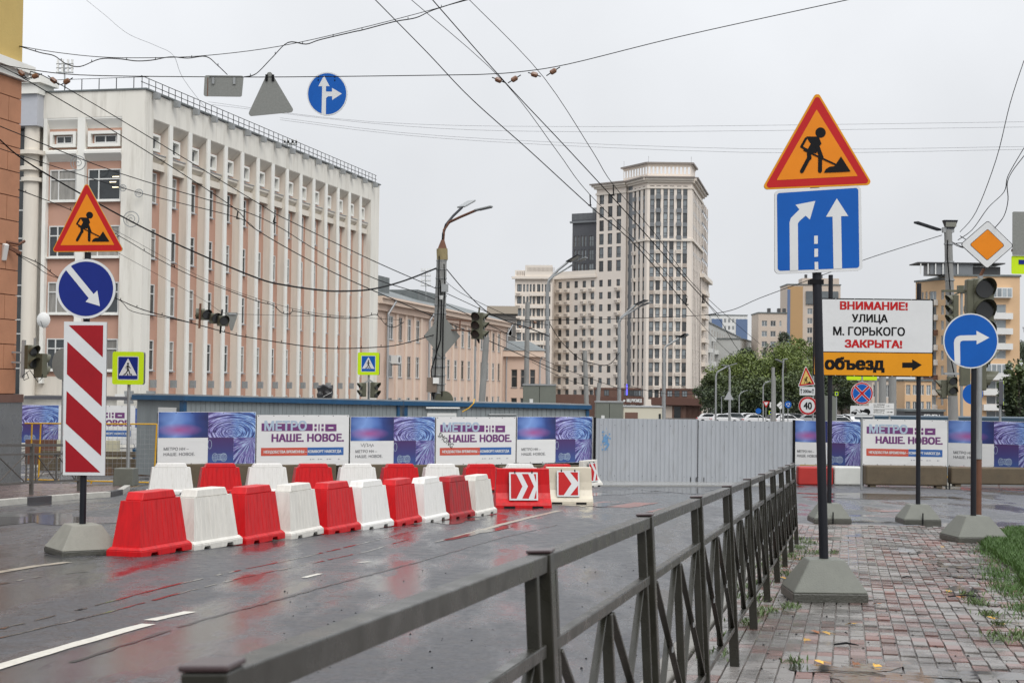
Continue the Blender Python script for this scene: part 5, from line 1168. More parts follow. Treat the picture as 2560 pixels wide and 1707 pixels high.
# dark grey tower block behind the wing
q0, q1 = gpt(1427, 432), gpt(1492, 428); Bg = thing('grey_tower', 'dark grey high rise block rising behind the cream wing, left of the tower', 'building', (*q0, -7))
ang = math.atan2(q1[1] - q0[1], q1[0] - q0[0]); L = math.hypot(q1[0] - q0[0], q1[1] - q0[1]); zg = relz((971 - 557) / 4000 * 430)
rws = [(relz(41.0 - 3.75 * k - 2.9), relz(41.0 - 3.75 * k)) for k in range(5)]
Pg = facade(Bg, M_grey, q0, ang, L, 0, zg, [(.55, 1.2), (1.6, 2.2), (2.65, 3.3), (3.7, 4.3), (5.05, 6.5)], rws, lambda w, hh, ci, ri: wmesh(w, hh, .2, (.5,) if w > 1 else (), (.5,), .08, DARKW))
part(Bg, 'cornice', M_pan, lambda mb: (pbox(mb, Pg, -.6, L, -.5, .3, zg, zg + .5))); part(Bg, 'parapet', M_grey, lambda mb: pbox(mb, Pg, -.2, L, -.1, .5, zg + .503, zg + 2.6))
for i in range(18): part(Bg, 'parapet_slat', M_pan, lambda mb, i=i: pbox(mb, Pg, .1 + i * .38, .27 + i * .38, -.18, -.103, zg + .8, zg + 2.3))
part(Bg, 'side_wall', M_grey, lambda mb: pbox(mb, Pg, 0, .2, .01, 12, 0, zg - .01)); part(Bg, 'chimney', M_galv, lambda mb: pbox(mb, Pg, 5, 6.5, 2, 3, zg + 2, zg + 4.2))
# ---------------------------------------------------------------- orange corner building, far left foreground
k = 43.0; ko = pix(46, 600, k); O0 = (ko.x, ko.y)
BO = thing('corner_building', 'orange and ochre stucco corner building with block joints cut off by the left edge', 'building', (O0[0], O0[1], gz(43)))
PO = lambda s, z, d=0: (O0[0] - UL.x * s - UL.y * d, O0[1] - UL.y * s + UL.x * d, z)     # s towards the camera, d inwards
zc0 = relz((953 - 200) / 4000 * 43); zb = pix(20, 985, 43).z; 
part(BO, 'block_bed', mat('joint_dark_mortar', (.16, .06, .03), .9), lambda mb: pbox(mb, PO, .02, 16, .04, 9, gz(43) - .5, zc0))  # dark brown mortar bed showing in the joints between the blocks
hB = .66; z = zb + .01; row = 0
while z < zc0 - .1:
    zt = min(z + hB, zc0); off = .62 if row % 2 else 1.25; s = 0; i = 0
    while s < 6:
        e = s + (off if i == 0 else 1.25)
        part(BO, 'block', M_orp, lambda mb, s=s, e=e, z=z, zt=zt: pbox(mb, PO, s + (.012 if i else 0), e - .012, 0, .3, z + .012, zt - .012)); s = e; i += 1
    z = zt; row += 1
part(BO, 'wall', M_orp, lambda mb: pbox(mb, PO, 6, 16, .003, .3, zb, zc0))
part(BO, 'cornice', M_finw, lambda mb: (pbox(mb, PO, -.15, 16, -.12, .5, zc0 + .003, zc0 + .2), pbox(mb, PO, -.28, 16, -.25, .5, zc0 + .203, zc0 + .42)))
part(BO, 'upper_wall', M_yelp, lambda mb: pbox(mb, PO, .0, 16, .0, 9, zc0 + .423, 16))
part(BO, 'base_moulding', M_bplinth, lambda mb: (pbox(mb, PO, -.06, 16, -.06, .5, pix(20, 985, 43).z - .5, zb), pbox(mb, PO, -.16, 16, -.16, .5, pix(20, 1005, 43).z, pix(20, 985, 43).z)))
part(BO, 'stone_plinth', M_granite, lambda mb: pbox(mb, PO, -.14, 16, -.14, 9, gz(43) - .5, pix(20, 1005, 43).z - .003))
part(BO, 'drainpipe_hook', M_rust, lambda mb: mb.tube([PO(.6, relz(3.7), 0), PO(.4, relz(3.65), -.25), PO(.2, relz(3.75), -.3)], .04, 5))
# ---------------------------------------------------------------- metro site: banners on the hoarding
def uvquad(name, m, parent, x0, x1, z0, z1, y):
    n = 6; mb = MB()
    mb.face([(x0, y, z0), (x1, y, z0), (x1, y, z1), (x0, y, z1)]); o = mb.build(name, m, parent, norm=False)
    uv = o.data.uv_layers.new(name='UVMap'); asp = (x1 - x0) / (z1 - z0)
    for i, c in enumerate(((0, 0), (1, 0), (1, 1), (0, 1))): uv.data[i].uv = (c[0] * (1 if name != 'glow_print' else 1), c[1])
    return o
def ringpoly(mb, cx, cz, ra, rb_, w, y, n=28, mi=0):
    for i in range(n):
        t0, t1 = 2 * math.pi * i / n, 2 * math.pi * (i + 1) / n
        mb.face([(cx + ra * math.cos(t0), y, cz + rb_ * math.sin(t0)), (cx + ra * math.cos(t1), y, cz + rb_ * math.sin(t1)), (cx + (ra + w) * math.cos(t1), y, cz + (rb_ + w) * math.sin(t1)), (cx + (ra + w) * math.cos(t0), y, cz + (rb_ + w) * math.sin(t0))], mi)
def banner_frame(label, pa, Za, pb, Zb_, top, zb=None, grp='metro banners on the site hoarding', hgt_=1.62):
    a, b = gpt(pa, Za), gpt(pb, Zb_); ang = math.atan2(b[1] - a[1], b[0] - a[0]); L = math.hypot(b[0] - a[0], b[1] - a[1])
    z1 = pix((pa), top, Za).z; t = thing('banner', label, 'banner', (a[0], a[1], z1 - hgt_), ang, grp)
    bd = MB().box(0, L, 0, .04, 0, hgt_).build('vinyl', M_board, t)
    for x in (.0, L - .05): MB().box(x, x + .05, .045, .11, gz(a[1]) - (z1 - hgt_), hgt_ - .03).build('frame_post', M_black, t)
    for i in range(7):
        for z in (.03, hgt_ - .03): MB().box(.05 + i * (L - .1) / 6 - .012, .05 + i * (L - .1) / 6 + .012, -.006, -.001, z - .012, z + .012).build('eyelet', M_black, t)
    return t, L
def photo_banner(label, pa, Za, pb, Zb_, top, grf=False, full=True, **k):
    t, L = banner_frame(label, pa, Za, pb, Zb_, top, **k); H = 1.62; s = .505 * L; m = .77 * L
    uvquad('glow_print', M_glow, t, .01, s, .51 * H, H - .01, -.004); uvquad('tunnel_print', M_tun, t, s + .002, L - .01, .51 * H, H - .01, -.004)
    uvquad('deep_print', M_deep, t, s + .002, m, .01, .508 * H, -.004); uvquad('rails_print', M_rails, t, m + .002, L - .01, .01, .508 * H, -.004)
    text(t, 'МЕТРО НН –', .06 * L, .31 * L, .27 * H, .33 * H, -.005, M_pgrey, .012); text(t, 'НАШЕ. НОВОЕ.', .06 * L, .375 * L, .17 * H, .23 * H, -.005, M_pgrey, .012)
    mb = MB(); cx = .58 * L; 
    ringpoly(mb, cx, .13 * H, .085, .12, .012, -.006); ringpoly(mb, cx, .13 * H, .05, .08, .008, -.006); ringpoly(mb, cx + .28, .13 * H, .1, .12, .012, -.006); ringpoly(mb, s + .06, .38 * H, .055, .13, .012, -.006)
    for i in range(6): a_ = i * math.pi / 3; mb.flat(line(cx, .13 * H, cx + .08 * math.cos(a_), .13 * H + .11 * math.sin(a_), .008), -.0065)
    for z in (.1, .2): mb.flat([(cx, z * H - .02), (cx + .33, z * H - .02), (cx + .33, z * H - .012), (cx, z * H - .012)], -.007)
    for i in range(9): mb.flat([(cx + .12 + i * .028, .07 * H), (cx + .13 + i * .028, .07 * H), (cx + .13 + i * .028, .2 * H), (cx + .12 + i * .028, .2 * H)], -.0075)
    mb.build('machine_drawing', M_pale, t, norm=False)
    if grf:
        mb = MB(); r_ = random.Random(2); x, z = .12 * L, .46 * H; i = 0
        for dx, dz in ((.05, -.1), (.06, .1), (.03, -.12), (.05, .12), (.07, -.02), (-.03, -.08), (.06, .02), (.05, .06), (.04, -.1), (.05, .1), (.03, -.08)): mb.flat(line(x, z, x + dx, z + dz, .012), -.0055 - i * .0004); x += dx; z += dz; i += 1
        mb.build('graffiti', M_pgrey, t, norm=False)
    return t
def slogan_banner(label, pa, Za, pb, Zb_, top, grf=False, **k):
    t, L = banner_frame(label, pa, Za, pb, Zb_, top, **k); H = 1.62
    def X(u): return (u - 1105) / 965 * L
    def Zz(v): return H * (1 - (v - 322) / 535)
    shapes(t, 'purple_bar', [[(X(1152), Zz(490)), (X(1682), Zz(490)), (X(1682), Zz(415)), (X(1152), Zz(408))],
        [(X(1700), Zz(492)), (X(1724), Zz(492)), (X(1724), Zz(462)), (X(1700), Zz(462))], [(X(1700), Zz(446)), (X(1724), Zz(446)), (X(1724), Zz(417)), (X(1700), Zz(417))], [(X(1742), Zz(492)), (X(1756), Zz(492)), (X(1756), Zz(417)), (X(1742), Zz(417))],
        [(X(1774), Zz(492)), (X(1798), Zz(492)), (X(1798), Zz(462)), (X(1774), Zz(462))], [(X(1774), Zz(446)), (X(1798), Zz(446)), (X(1798), Zz(417)), (X(1774), Zz(417))], [(X(1815), Zz(494)), (X(1935), Zz(494)), (X(1935), Zz(418)), (X(1815), Zz(418))]], lambda x, z: (x, z), M_purple, -.004)
    shapes(t, 'dash', [[(X(1848), Zz(466)), (X(1902), Zz(466)), (X(1902), Zz(450)), (X(1848), Zz(450))]], lambda x, z: (x, z), M_white, -.0075)
    text(t, 'МЕТРО', X(1180), X(1620), Zz(487), Zz(380), -.008, M_pale, .035); text(t, 'НАШЕ. НОВОЕ.', X(1255), X(2018), Zz(605), Zz(518), -.005, M_purple, .05)
    shapes(t, 'red_strip', [[(X(1150), Zz(748)), (X(1630), Zz(748)), (X(1630), Zz(664)), (X(1150), Zz(664))]], lambda x, z: (x, z), M_pred, -.004)
    shapes(t, 'blue_strip', [[(X(1630), Zz(748)), (X(2015), Zz(748)), (X(2015), Zz(664)), (X(1630), Zz(664))]], lambda x, z: (x, z), M_pblue, -.004)
    text(t, 'НЕУДОБСТВА ВРЕМЕННЫ – КОМФОРТ НАВСЕГДА', X(1178), X(1990), Zz(728), Zz(690), -.0055, M_white, .035)
    sm = []
    for x in (1665, 1748, 1842, 1962):
        sm += [circ(X(x), Zz(790), .022, 8), [(X(x) + .05, Zz(793)), (X(x) + .13 - .1 * (x > 1900), Zz(793)), (X(x) + .13 - .1 * (x > 1900), Zz(786)), (X(x) + .05, Zz(786))]]
    shapes(t, 'small_emblems', sm, lambda x, z: (x, z), M_lgrey, -.004)
    if grf:
        mb = MB(); text_into(mb, 'SMONG', 0, .68, 0, .17, 0, 0, 0); o = mb.build('graffiti', M_black, t, norm=False); o.location = (.05, -.012, .98); o.rotation_euler = (0, R(38), 0)
    return t
FA, FB_ = (397, 48.8), (1482, 57.0)
def fz(px):                                     # depth along the straight hoarding line
    a, b = gpt(*FA), gpt(*FB_); k = pix(px, 960, 1).x; dx, dy = b[0] - a[0], b[1] - a[1]; s = (k * a[1] - a[0]) / (dx - k * dy); return a[1] + s * dy
photo_banner('blue purple metro banner at the left end of the long hoarding', 397, fz(397), 641, fz(641), 1029)
slogan_banner('white metro slogan banner second from the left on the long hoarding', 644, fz(644), 874, fz(874), 1037)
photo_banner('blue purple metro banner with a scribbled tag, between two white slogan banners', 878, fz(878), 1089, fz(1089), 1041, grf=True)
slogan_banner('white metro slogan banner with black SMONG graffiti', 1092, fz(1092), 1291, fz(1291), 1042, grf=True)
photo_banner('blue purple metro banner beside the grey corrugated gate, behind the chevron barriers', 1294, fz(1294), 1482, fz(1482), 1041)
photo_banner('blue purple metro banner just right of the corrugated gate, behind the dark poles', 1984, 59, 2154, 58, 1050)
slogan_banner('white metro slogan banner right of the tall sign, over the brown concrete block', 2157, 56.5, 2369, 56, 1047)
photo_banner('blue purple metro banner at the right edge, over the long brown block', 2371, 57, 2602, 55, 1050)
t = photo_banner('blue purple metro banner behind the left railing beside the orange building', 62 - 120, 68, 160, 68, 1010)
slogan_banner('white metro slogan banner behind the striped marker board', 148, 67, 340, 67, 1012)
photo_banner('blue purple metro banner half hidden behind the container, left side', 339, 66, 560, 66, 1020)
# hoarding footing blocks under the long line
for i in range(8):
    u0, u1 = i / 8, (i + 1) / 8; a, b = Vector(gpt(*FA)), Vector(gpt(*FB_)); p, q = a.lerp(b, u0 + .004), a.lerp(b, u1 - .004); d = (q - p); ang = math.atan2(d.y, d.x); t = thing('concrete_block', ['brown wet concrete footing block under the left end of the hoarding', 'footing block under the first white slogan banner', 'footing block right of the first white banner', 'footing block under the tagged blue banner', 'footing block left of the SMONG banner', 'footing block under the SMONG banner', 'footing block right of the SMONG banner', 'footing block at the gate end of the hoarding'][i], 'concrete block', (p.x, p.y, gz(p.y)), ang, 'footing blocks under the long hoarding')
    MB().box(0, d.length, -.15, .35, -.3, .58).build('block', M_concd, t, bevel=.03); MB().box(.02, d.length - .02, .02, .1, .585, .68).build('frame_rail', M_black, t)
# corrugated steel gate
a, b = gpt(1489, 56.8), gpt(1984, 56.2); ang = math.atan2(b[1] - a[1], b[0] - a[0]); L = math.hypot(b[0] - a[0], b[1] - a[1]); zt = pix(1489, 1045, 56.8).z; zl = pix(1489, 1206, 56.8).z
t = thing('corrugated_gate', 'grey corrugated steel site gate with two sheets and a blue paint smudge', 'gate', (a[0], a[1], zl), ang); H = zt - zl
n = 46; hw = .52
def corr(x0, x1, z1):
    mb = MB(); pr = []; w = .155; k = int((x1 - x0) / w)
    for i in range(k):
        x = x0 + i * w; pr += [(x, 0), (x + .1, 0), (x + .11, .018), (x + .145, .018)]
    pr.append((x1, 0))
    for p, q in zip(pr, pr[1:]): mb.face([(p[0], p[1], .03), (q[0], q[1], .03), (q[0], q[1], z1), (p[0], p[1], z1)])
    return mb
xm = pix(1747, 960, 56.5).x - a[0]
corr(0, xm - .01, H).build('sheet', M_sheet, t, norm=False); corr(xm + .01, L, H - .03).build('sheet', M_sheet, t, norm=False)
for x in (-.06, L - .02): MB().box(x, x + .09, -.03, .1, 0, H + .03).build('gate_post', M_black, t)
MB().box(xm - .012, xm + .012, -.02, .06, 0, H).build('gate_gap_post', M_black, t)
for x in (xm - .25, xm + .22, xm - .05): MB().box(x - .012, x + .012, -.012, -.002, -.02, .25).build('ground_bolt', M_black, t)
for i in range(14):
    for z in (.25, H - .25): MB().box(.2 + i * .49, .22 + i * .49, -.008, -.001, z, z + .02).build('rivet', M_black, t)
mb = MB(); r_ = random.Random(8); bl = mat('blue_spray', (.12, .27, .48), .5)
for i in range(70): x, z = r_.gauss(.38, .06), r_.gauss(H - .8, .17); q = r_.uniform(.012, .04); mb.flat(circ(x, z, q, 7), -.003 - i * .0002)
stuff(mb.build('spray_paint', bl, t, norm=False))
# site containers
def container(label, c0, c1, z0, z1, dep, extra=None):
    ang = math.atan2(c1[1] - c0[1], c1[0] - c0[0]); L = math.hypot(c1[0] - c0[0], c1[1] - c0[1]); t = thing('site_container', label, 'container', (c0[0], c0[1], z0 - 2.7), ang); H = 2.7; dz = z1 - z0
    def sk(z, x): return z + dz * x / L
    def bx_(mb, x0, x1, y0, y1, za, zb_, mi=0): mb.hexa([(x0, y0, sk(za, x0)), (x1, y0, sk(za, x1)), (x1, y1, sk(za, x1)), (x0, y1, sk(za, x0)), (x0, y0, sk(zb_, x0)), (x1, y0, sk(zb_, x1)), (x1, y1, sk(zb_, x1)), (x0, y1, sk(zb_, x0))], mi)
    mb = MB(); bx_(mb, .1, L - .1, .06, dep, 0, H - .16); mb.build('wall', M_cont, t)
    n = int((L - .3) / .21)
    src = None
    for i in range(n):
        mb = MB(); x = .15 + i * .21; bx_(mb, x, x + .195, .035, .058, .1, H - .17); mb.build('cladding_board', M_cont, t)
    for x0, x1 in ((0, .14), (L - .14, L)): mb = MB(); bx_(mb, x0, x1, 0, .2, 0, H - .16); mb.build('corner_post', M_cblue, t)
    mb = MB(); bx_(mb, -.06, L + .06, -.1, dep + .1, H - .158, H); mb.build('roof_frame', M_cblue, t)
    mb = MB(); bx_(mb, -.02, L + .02, -.05, dep + .05, H + .002, H + .05); mb.build('roof_sheet', M_galv, t)
    return t, L, sk, H
t, L, sk, H = container('left blue framed grey site container behind the banners, with end door', gpt(460, 53), gpt(1001, 61.5), pix(460, 989, 53).z, pix(1001, 1003, 61.5).z, 2.5)
MB().box(-.003 - .02, -.003, .35, 1.25, .3, 2.3).build('door', M_wh, t)
t, L, sk, H = container('right blue framed grey site container with white windows and lamp tubes', gpt(1012, 61.8), gpt(1474, 65.5), pix(1012, 1003, 61.8).z, pix(1474, 1013, 65.5).z, 2.5)
for x0, x1, z0, z1 in ((.95, 2.2, 1.3, 2.25), (3.65, 4.7, 1.0, 2.0)):
    w = MB().box(x0, x1, -.03, .033, z0 + .0, z1).build('window', M_wh, t); MB().box(x0 + .07, x1 - .07, -.045, -.032, z0, z1 - .08).build('pane', mat('blind_white', (.5, .51, .5), .5), w)
    MB().tube([(x0 - .08, -.08, z1 + .2), (x1 + .1, -.08, z1 + .2)], .035, 8).build('lamp_tube', M_wh if x0 < 2 else M_galv, t)
t = thing('loose_cable', 'yellow loose cable hanging over the container roof edge', 'cable', tuple(pix(1186, 1000, 61.6))); o = Vector(t.location)
MB().tube([pix(1186, 998, 61.6) - o, pix(1184, 1008, 61.4) - o, pix(1172, 1020, 61.4) - o, pix(1156, 1029, 61.4) - o], .025, 5).build('cable', M_yrail, t)
# concrete blocks at the right
def cblock(label, x0, x1, y1, yb, Z, m, dep=.5):
    a, b = pix(x0, yb, Z), pix(x1, yb, Z); t = thing('concrete_block', label, 'concrete block', (a.x, a.y, a.z), 0, 'concrete blocks across the street'); hh = pix(x0, y1, Z).z - a.z
    mb = MB(); L = b.x - a.x; mb.box(0, L, 0, dep, .0, hh); o = mb.build('block', m, t, bevel=.05); MB().box(.15, .35, .05, dep - .05, -.08, -.002).build('foot', m, t); MB().box(L - .35, L - .15, .05, dep - .05, -.08, -.002).build('foot', m, t); return t
mredb = mat('block_red_paint', (.38, .02, .015), .5, var=.12, vs=2, dirt=(.2, .03, .02), dth=.58, dscale=2); mwb = mat('block_white_paint', (.55, .56, .53), .6, var=.08, vs=3, dirt=(.1, .1, .1), dscale=9, dth=.66, damt=.8)
cblock('red painted concrete block right of the railing end', 1996, 2083, 1166, 1212, 56, mredb); cblock('white painted concrete block with chipped foot next to the red one', 2086, 2155, 1166, 1212, 56, mwb)
cblock('brown wet concrete block under the white slogan banner at right', 2165, 2368, 1163, 1212, 54.5, M_concd); cblock('long brown concrete block at the right edge under the blue banner', 2378, 2640, 1167, 1210, 54.5, M_concd)
t = thing('timber_beam', 'pale weathered timber beam lying at the foot of the right brown block', 'beam', tuple(ong(2320, 1214))); MB().box(0, 1.15, 0, .12, 0, .13).build('beam', M_kw, t, bevel=.01)
t = thing('plastic_barrier', 'red plastic site barrier glimpsed under the right banners', 'barrier', tuple(pix(2160, 1195, 60))); MB().box(0, 3, 0, .1, .3, .7).build('panel', M_bred, t); MB().box(3.6, 7, 0, .1, .1, .5).build('panel', M_bred, t); MB().box(0, 7, .05, .08, .05, .12).build('rail', M_yrail, t)
MB().box(-2.4, -1.0, 0, .05, .45, .6).build('rail', M_yrail, t)
t = thing('site_roof', 'long low dark blue roof edge of a site cabin beyond the right banners', 'cabin', tuple(pix(2190, 1045, 66))); MB().box(0, 9, 0, 3, -2.5, -.1).build('wall', M_cont, t); MB().box(-.2, 9.2, -.2, 3.2, -.1, .08).build('roof_edge', mat('dark_blue_edge', (.02, .05, .08), .5), t)
# yellow mesh barrier frames at the left
t = thing('mesh_barrier', 'yellow tubular site barrier with wire mesh behind the marker board', 'barrier', tuple(pix(62, 1190, 47.5))); o = Vector(t.location); Zq = 47.5
def yb(x0, y0, x1, y1, r=.025, nm='tube', m=M_yrail): MB().tube([pix(x0, y0, Zq) - o, pix(x1, y1, Zq) - o], r, 6).build(nm, m, t)
yb(62, 1058, 392, 1060); yb(392, 1060, 385, 1210); yb(80, 1058, 76, 1190); yb(102, 1058, 96, 1200); yb(62, 1198, 385, 1206); yb(230, 1202, 226, 1212)
for i in range(24): yb(112 + i * 11.4, 1062, 109 + i * 11.4, 1203, .004, 'mesh_wire', M_galv)
for i in range(11): yb(104, 1074 + i * 12, 388, 1074 + i * 12, .004, 'mesh_wire', M_galv)
t = thing('planter_wall', 'cream low wall panel behind the left railing', 'wall', tuple(pix(62, 1160, 62))); MB().box(0, 1.2, 0, .3, 0, .95).build('red_panel', M_bplinth, t); MB().box(1.22, 3.6, 0, .3, .05, .95).build('cream_panel', mat('cream_panel', (.45, .42, .3), .7, var=.1), t)
t = thing('debris_heap', 'heap of brown earth and dark planks on the site floor at left', 'heap', tuple(pix(300, 1165, 58)))
mb = MB(); r_ = random.Random(6)
for i in range(40): x, y = r_.uniform(-1.5, 1.6), r_.uniform(-.5, .5); q = r_.uniform(.1, .3); mb.frus(q, q, q * .5, q * .5, -.4, q * .6 - .2, 0, x, y)
stuff(mb.build('rubble', mat('earth', (.12, .07, .04), .9, var=.3), t)); MB().box(-3, 1.2, .2, .4, -.2, .25).build('plank', M_concd, t); MB().box(-3, 1.2, .5, .7, .3, .5).build('plank', M_concd, t); MB().box(.2, 1.9, 1.0, 1.4, -.3, .6).build('blue_box', M_cblue, t)
t = thing('dark_canopy', 'dark beam and canopy line under the end of the left building', 'canopy', tuple(pix(60, 1000, 72))); MB().box(0, 6, 0, 2, .05, .2).build('beam', M_pgrey, t); 
# ---------------------------------------------------------------- poles, lamps, lights
def P3_(px, py, Z, o=None): q = pix(px, py, Z); return q - o if o is not None else q
def tl_head(parent, loc, rz, n=3, s=1.0, lens=.15, rx=0):
    h_ = bpy.data.objects.new('signal_head', None); h_.empty_display_size = .1; COL.objects.link(h_); h_.parent = parent; h_.location = loc; h_.rotation_euler = (rx, 0, rz); h_.scale = (s, s, s)
    mb = MB(); mb.box(-.17, .17, 0, .2, -.17 * n, .17 * n); mb.build('housing', M_tl, h_, bevel=.02)
    for i in range(n):
        z = .34 * (i - (n - 1) / 2); MB().tube([(0, -.03, z), (0, .02, z)], lens * .88, 18).build('lens', M_lens, h_)
        mb = MB(); k = 14
        for j in range(k):
            a0, a1 = R(-30 + 240 * j / k), R(-30 + 240 * (j + 1) / k); ln = lambda a: -.06 - .16 * max(0, math.sin(a) * .8 + .2)
            for rr0 in (lens, lens + .008): mb.face([(rr0 * math.cos(a0), -.001, z + rr0 * math.sin(a0)), (rr0 * math.cos(a1), -.001, z + rr0 * math.sin(a1)), (rr0 * math.cos(a1), ln(a1), z + rr0 * math.sin(a1)), (rr0 * math.cos(a0), ln(a0), z + rr0 * math.sin(a0))])
        mb.build('visor', M_tl, h_, norm=False)
    return h_
def head3(parent, loc, rz, n=3, s=1.0, lens=.15):
    """signal parts directly under the thing (its own group of parts)"""
    c, sn = math.cos(rz), math.sin(rz)
    before = set(bpy.data.objects); h_ = tl_head(parent, loc, rz, n, s, lens); return h_
# flatten: heads become housing with lens/visor as sub-parts
def signal(parent, loc, rz, n=3, s=1.0, lens=.15, rx=0, ry=0):
    h_ = tl_head(parent, loc, rz, n, s, lens, rx); M = Matrix.LocRotScale(Vector(loc), Matrix.Rotation(rz, 3, 'Z').to_euler() if not (rx or ry) else (Matrix.Rotation(rz, 3, 'Z') @ Matrix.Rotation(ry, 3, 'Y') @ Matrix.Rotation(rx, 3, 'X')).to_euler(), Vector((s, s, s)))
    hs_ = [c for c in h_.children if c.name.startswith('housing')][0]
    hs_.parent = parent; hs_.matrix_local = M
    for c in list(h_.children):
        if c is not hs_: c.parent = hs_
    bpy.data.objects.remove(h_); return hs_
def lamp_head(parent, a, b, w=.28, m=None):
    d = (Vector(b) - Vector(a)); mb = MB(); mb.bar(a, b, w, .07); o = mb.build('lamp_head', m or M_galv, parent, bevel=.02); MB().bar(Vector(a) + d * .25 - Vector((0, 0, .045)), Vector(a) + d * .95 - Vector((0, 0, .045)), w * .8, .015).build('lamp_glass', M_lens, o); return o
def post(name, label, cat, x0, y0, x1, y1, Z, r0, r1, m, bury=True, **k):
    """tapered post from a low to a high pixel at one depth, continued down to the ground"""
    a, b = pix(x0, y0, Z), pix(x1, y1, Z); d = (b - a) / (b.z - a.z); g = gz(Z); base = a + d * (g - a.z) if bury else a; t = thing(name, label, cat, tuple(base), 0, k.get('group'))
    MB().tube([(0, 0, 0), b - base], [r0, r1], 12).build('shaft', m, t, smooth=True); return t, Vector(base)
# big concrete pole with twin lamps
t, o = post('street_lamp', 'big grey concrete pole with rusty twin lamp arms, wrapped in cables, in the centre', 'street lamp', 1094, 1000, 1105, 622, 66, .33, .2, M_cpole)
Z = 66
MB().tube([P3_(1105, 622, Z, o), P3_(1106, 650, Z, o)], .23, 12).build('collar', mat('stained_cap', (.25, .2, .1), .8, var=.2), t, smooth=True)
MB().tube([P3_(1106, 622, Z, o), P3_(1107, 600, Z, o)], [.2, .07], 10).build('cone', M_rust, t, smooth=True)
A1_ = [P3_(*q, o) for q in ((1107, 602, Z), (1108, 585, Z), (1115, 562, Z), (1133, 540, Z + .5), (1155, 519, Z + 1))]; A2_ = [P3_(*q, o) for q in ((1108, 602, Z), (1110, 575, Z), (1123, 556, Z), (1150, 543, Z - .5), (1190, 526, Z - 1))]
MB().tube(A1_, .055, 7).build('lamp_arm', M_pole, t, smooth=True); MB().tube(A2_, .055, 7).build('lamp_arm', M_rust, t, smooth=True)
lamp_head(t, P3_(1152, 518, Z + 1, o), P3_(1180, 502, Z + 1.4, o), .5); lamp_head(t, P3_(1188, 526, Z - 1, o), P3_(1230, 516, Z - 1.2, o), .3)
for i in range(16):
    y = 652 + i * 22; x = 1105 - (y - 622) * 11 / 378; r_ = (.2 + .13 * (y - 622) / 378) ; MB().tube([P3_(x, y, Z, o) - Vector((0, 0, .02)), P3_(x, y, Z, o) + Vector((0, 0, .02))], r_ + .015, 12).build('strap', M_galv, t)
for q in ([(1098, 640), (1096, 760), (1090, 900), (1084, 998)], [(1110, 660), (1112, 720), (1108, 800), (1105, 990)], [(1100, 700), (1104, 760), (1101, 850), (1078, 925), (1081, 990)]):
    MB().tube([P3_(x, y, Z - .35, o) for x, y in q], .025, 5).build('cable', M_wire, t, smooth=True)
MB().box(-.3, .1, -.2, .2, -.3, .3).build('meter_box', mat('rusted_box', (.16, .12, .09), .7, var=.3), t).location = P3_(1086, 962, Z - .4, o); MB().box(-.12, .12, -.1, .1, -.12, .12).build('small_box', M_wh, t).location = P3_(1090, 951, Z - .6, o)
MB().box(-.14, .14, -.1, .1, -.16, .16).build('small_box', M_galv, t).location = P3_(1112, 720, Z - .3, o)
q = P3_(1103, 739, Z - .45, o); MB().tube([q, q + Vector((0, 0, -.16))], [.1, .06], 10).build('dome_camera', M_wh, t, smooth=True)
MB().prism([(x, z) for x, z in ((-.75, 0), (0, -.9), (.75, 0), (0, .9))], 0, .03).build('priority_sign_back', M_back, t).location = P3_(1105, 840, Z - .3, o)
q = P3_(1110, 1000, Z - .3, o); MB().prism(circ(0, 0, .38, 24), 0, .03).build('round_sign_back', M_tl, t).location = q
MB().bar(P3_(1109, 797, Z, o), P3_(1178, 803, Z - 1, o), .05).build('bracket', M_rust, t); MB().bar(P3_(1110, 824, Z, o), P3_(1178, 827, Z - 1, o), .05).build('bracket', M_rust, t); MB().bar(P3_(1150, 801, Z - .6, o), P3_(1150, 826, Z - .6, o), .05).build('bracket_strut', M_rust, t)
# traffic light on the bracket
q = pix(1189, 814, 64.5); t = thing('traffic_light', 'olive three lens traffic light on a bracket beside the big central pole', 'traffic light', tuple(q)); signal(t, (0, 0, 0), R(-12), 3, 1.05, .16); signal(t, (.33, .12, 0), R(75), 3, 1.05, .14)
MB().tube([(.12, .1, .5), (.15, .1, .75)], .04, 6).build('hanger', M_tl, t); MB().tube([(.1, .1, -.52), (.15, .1, -.7)], [.08, .03], 6).build('cable_gland', M_black, t)
# steel post leaning, grey, right of it
post('tram_pole', 'plain grey concrete pole leaning slightly, right of the hanging traffic light', 'pole', 1205, 1000, 1216, 842, 75, .17, .14, M_cpole)
t, o = post('sign_post', 'thin grey post below the central traffic light', 'pole', 1187, 1000, 1188, 866, 72, .04, .04, M_galv)
# far lamps down the street (grey poles)
def lamp_post(label, pts, Z, r0, r1, heads, m=M_galv):
    b = pix(pts[0][0], pts[0][1], Z); g = gz(Z); t = thing('street_lamp', label, 'street lamp', (b.x, b.y, g), 0, 'street lamps down the avenue'); o = Vector(t.location)
    P = [Vector((0, 0, 0))] + [pix(x, y, Z) - o for x, y in pts]; n = len(P); MB().tube(P, [r0 + (r1 - r0) * min(1, i / max(1, n - 2)) for i in range(n)], 8).build('shaft', m, t, smooth=True)
    for x0, y0, x1, y1, w in heads: lamp_head(t, pix(x0, y0, Z - .4) - o, pix(x1, y1, Z - .8) - o, w, M_pole if w > .5 else M_galv)
    return t, o
M_far_lamp = M_galv
t, o = lamp_post('tall grey lamp post with two curved arms in front of the left cream wing', [(1370, 990), (1369, 900), (1368, 720), (1374, 698), (1395, 675), (1420, 655)], 120, .2, .09, [(1420, 655, 1450, 637, .9), (1440, 656, 1466, 644, .5)])
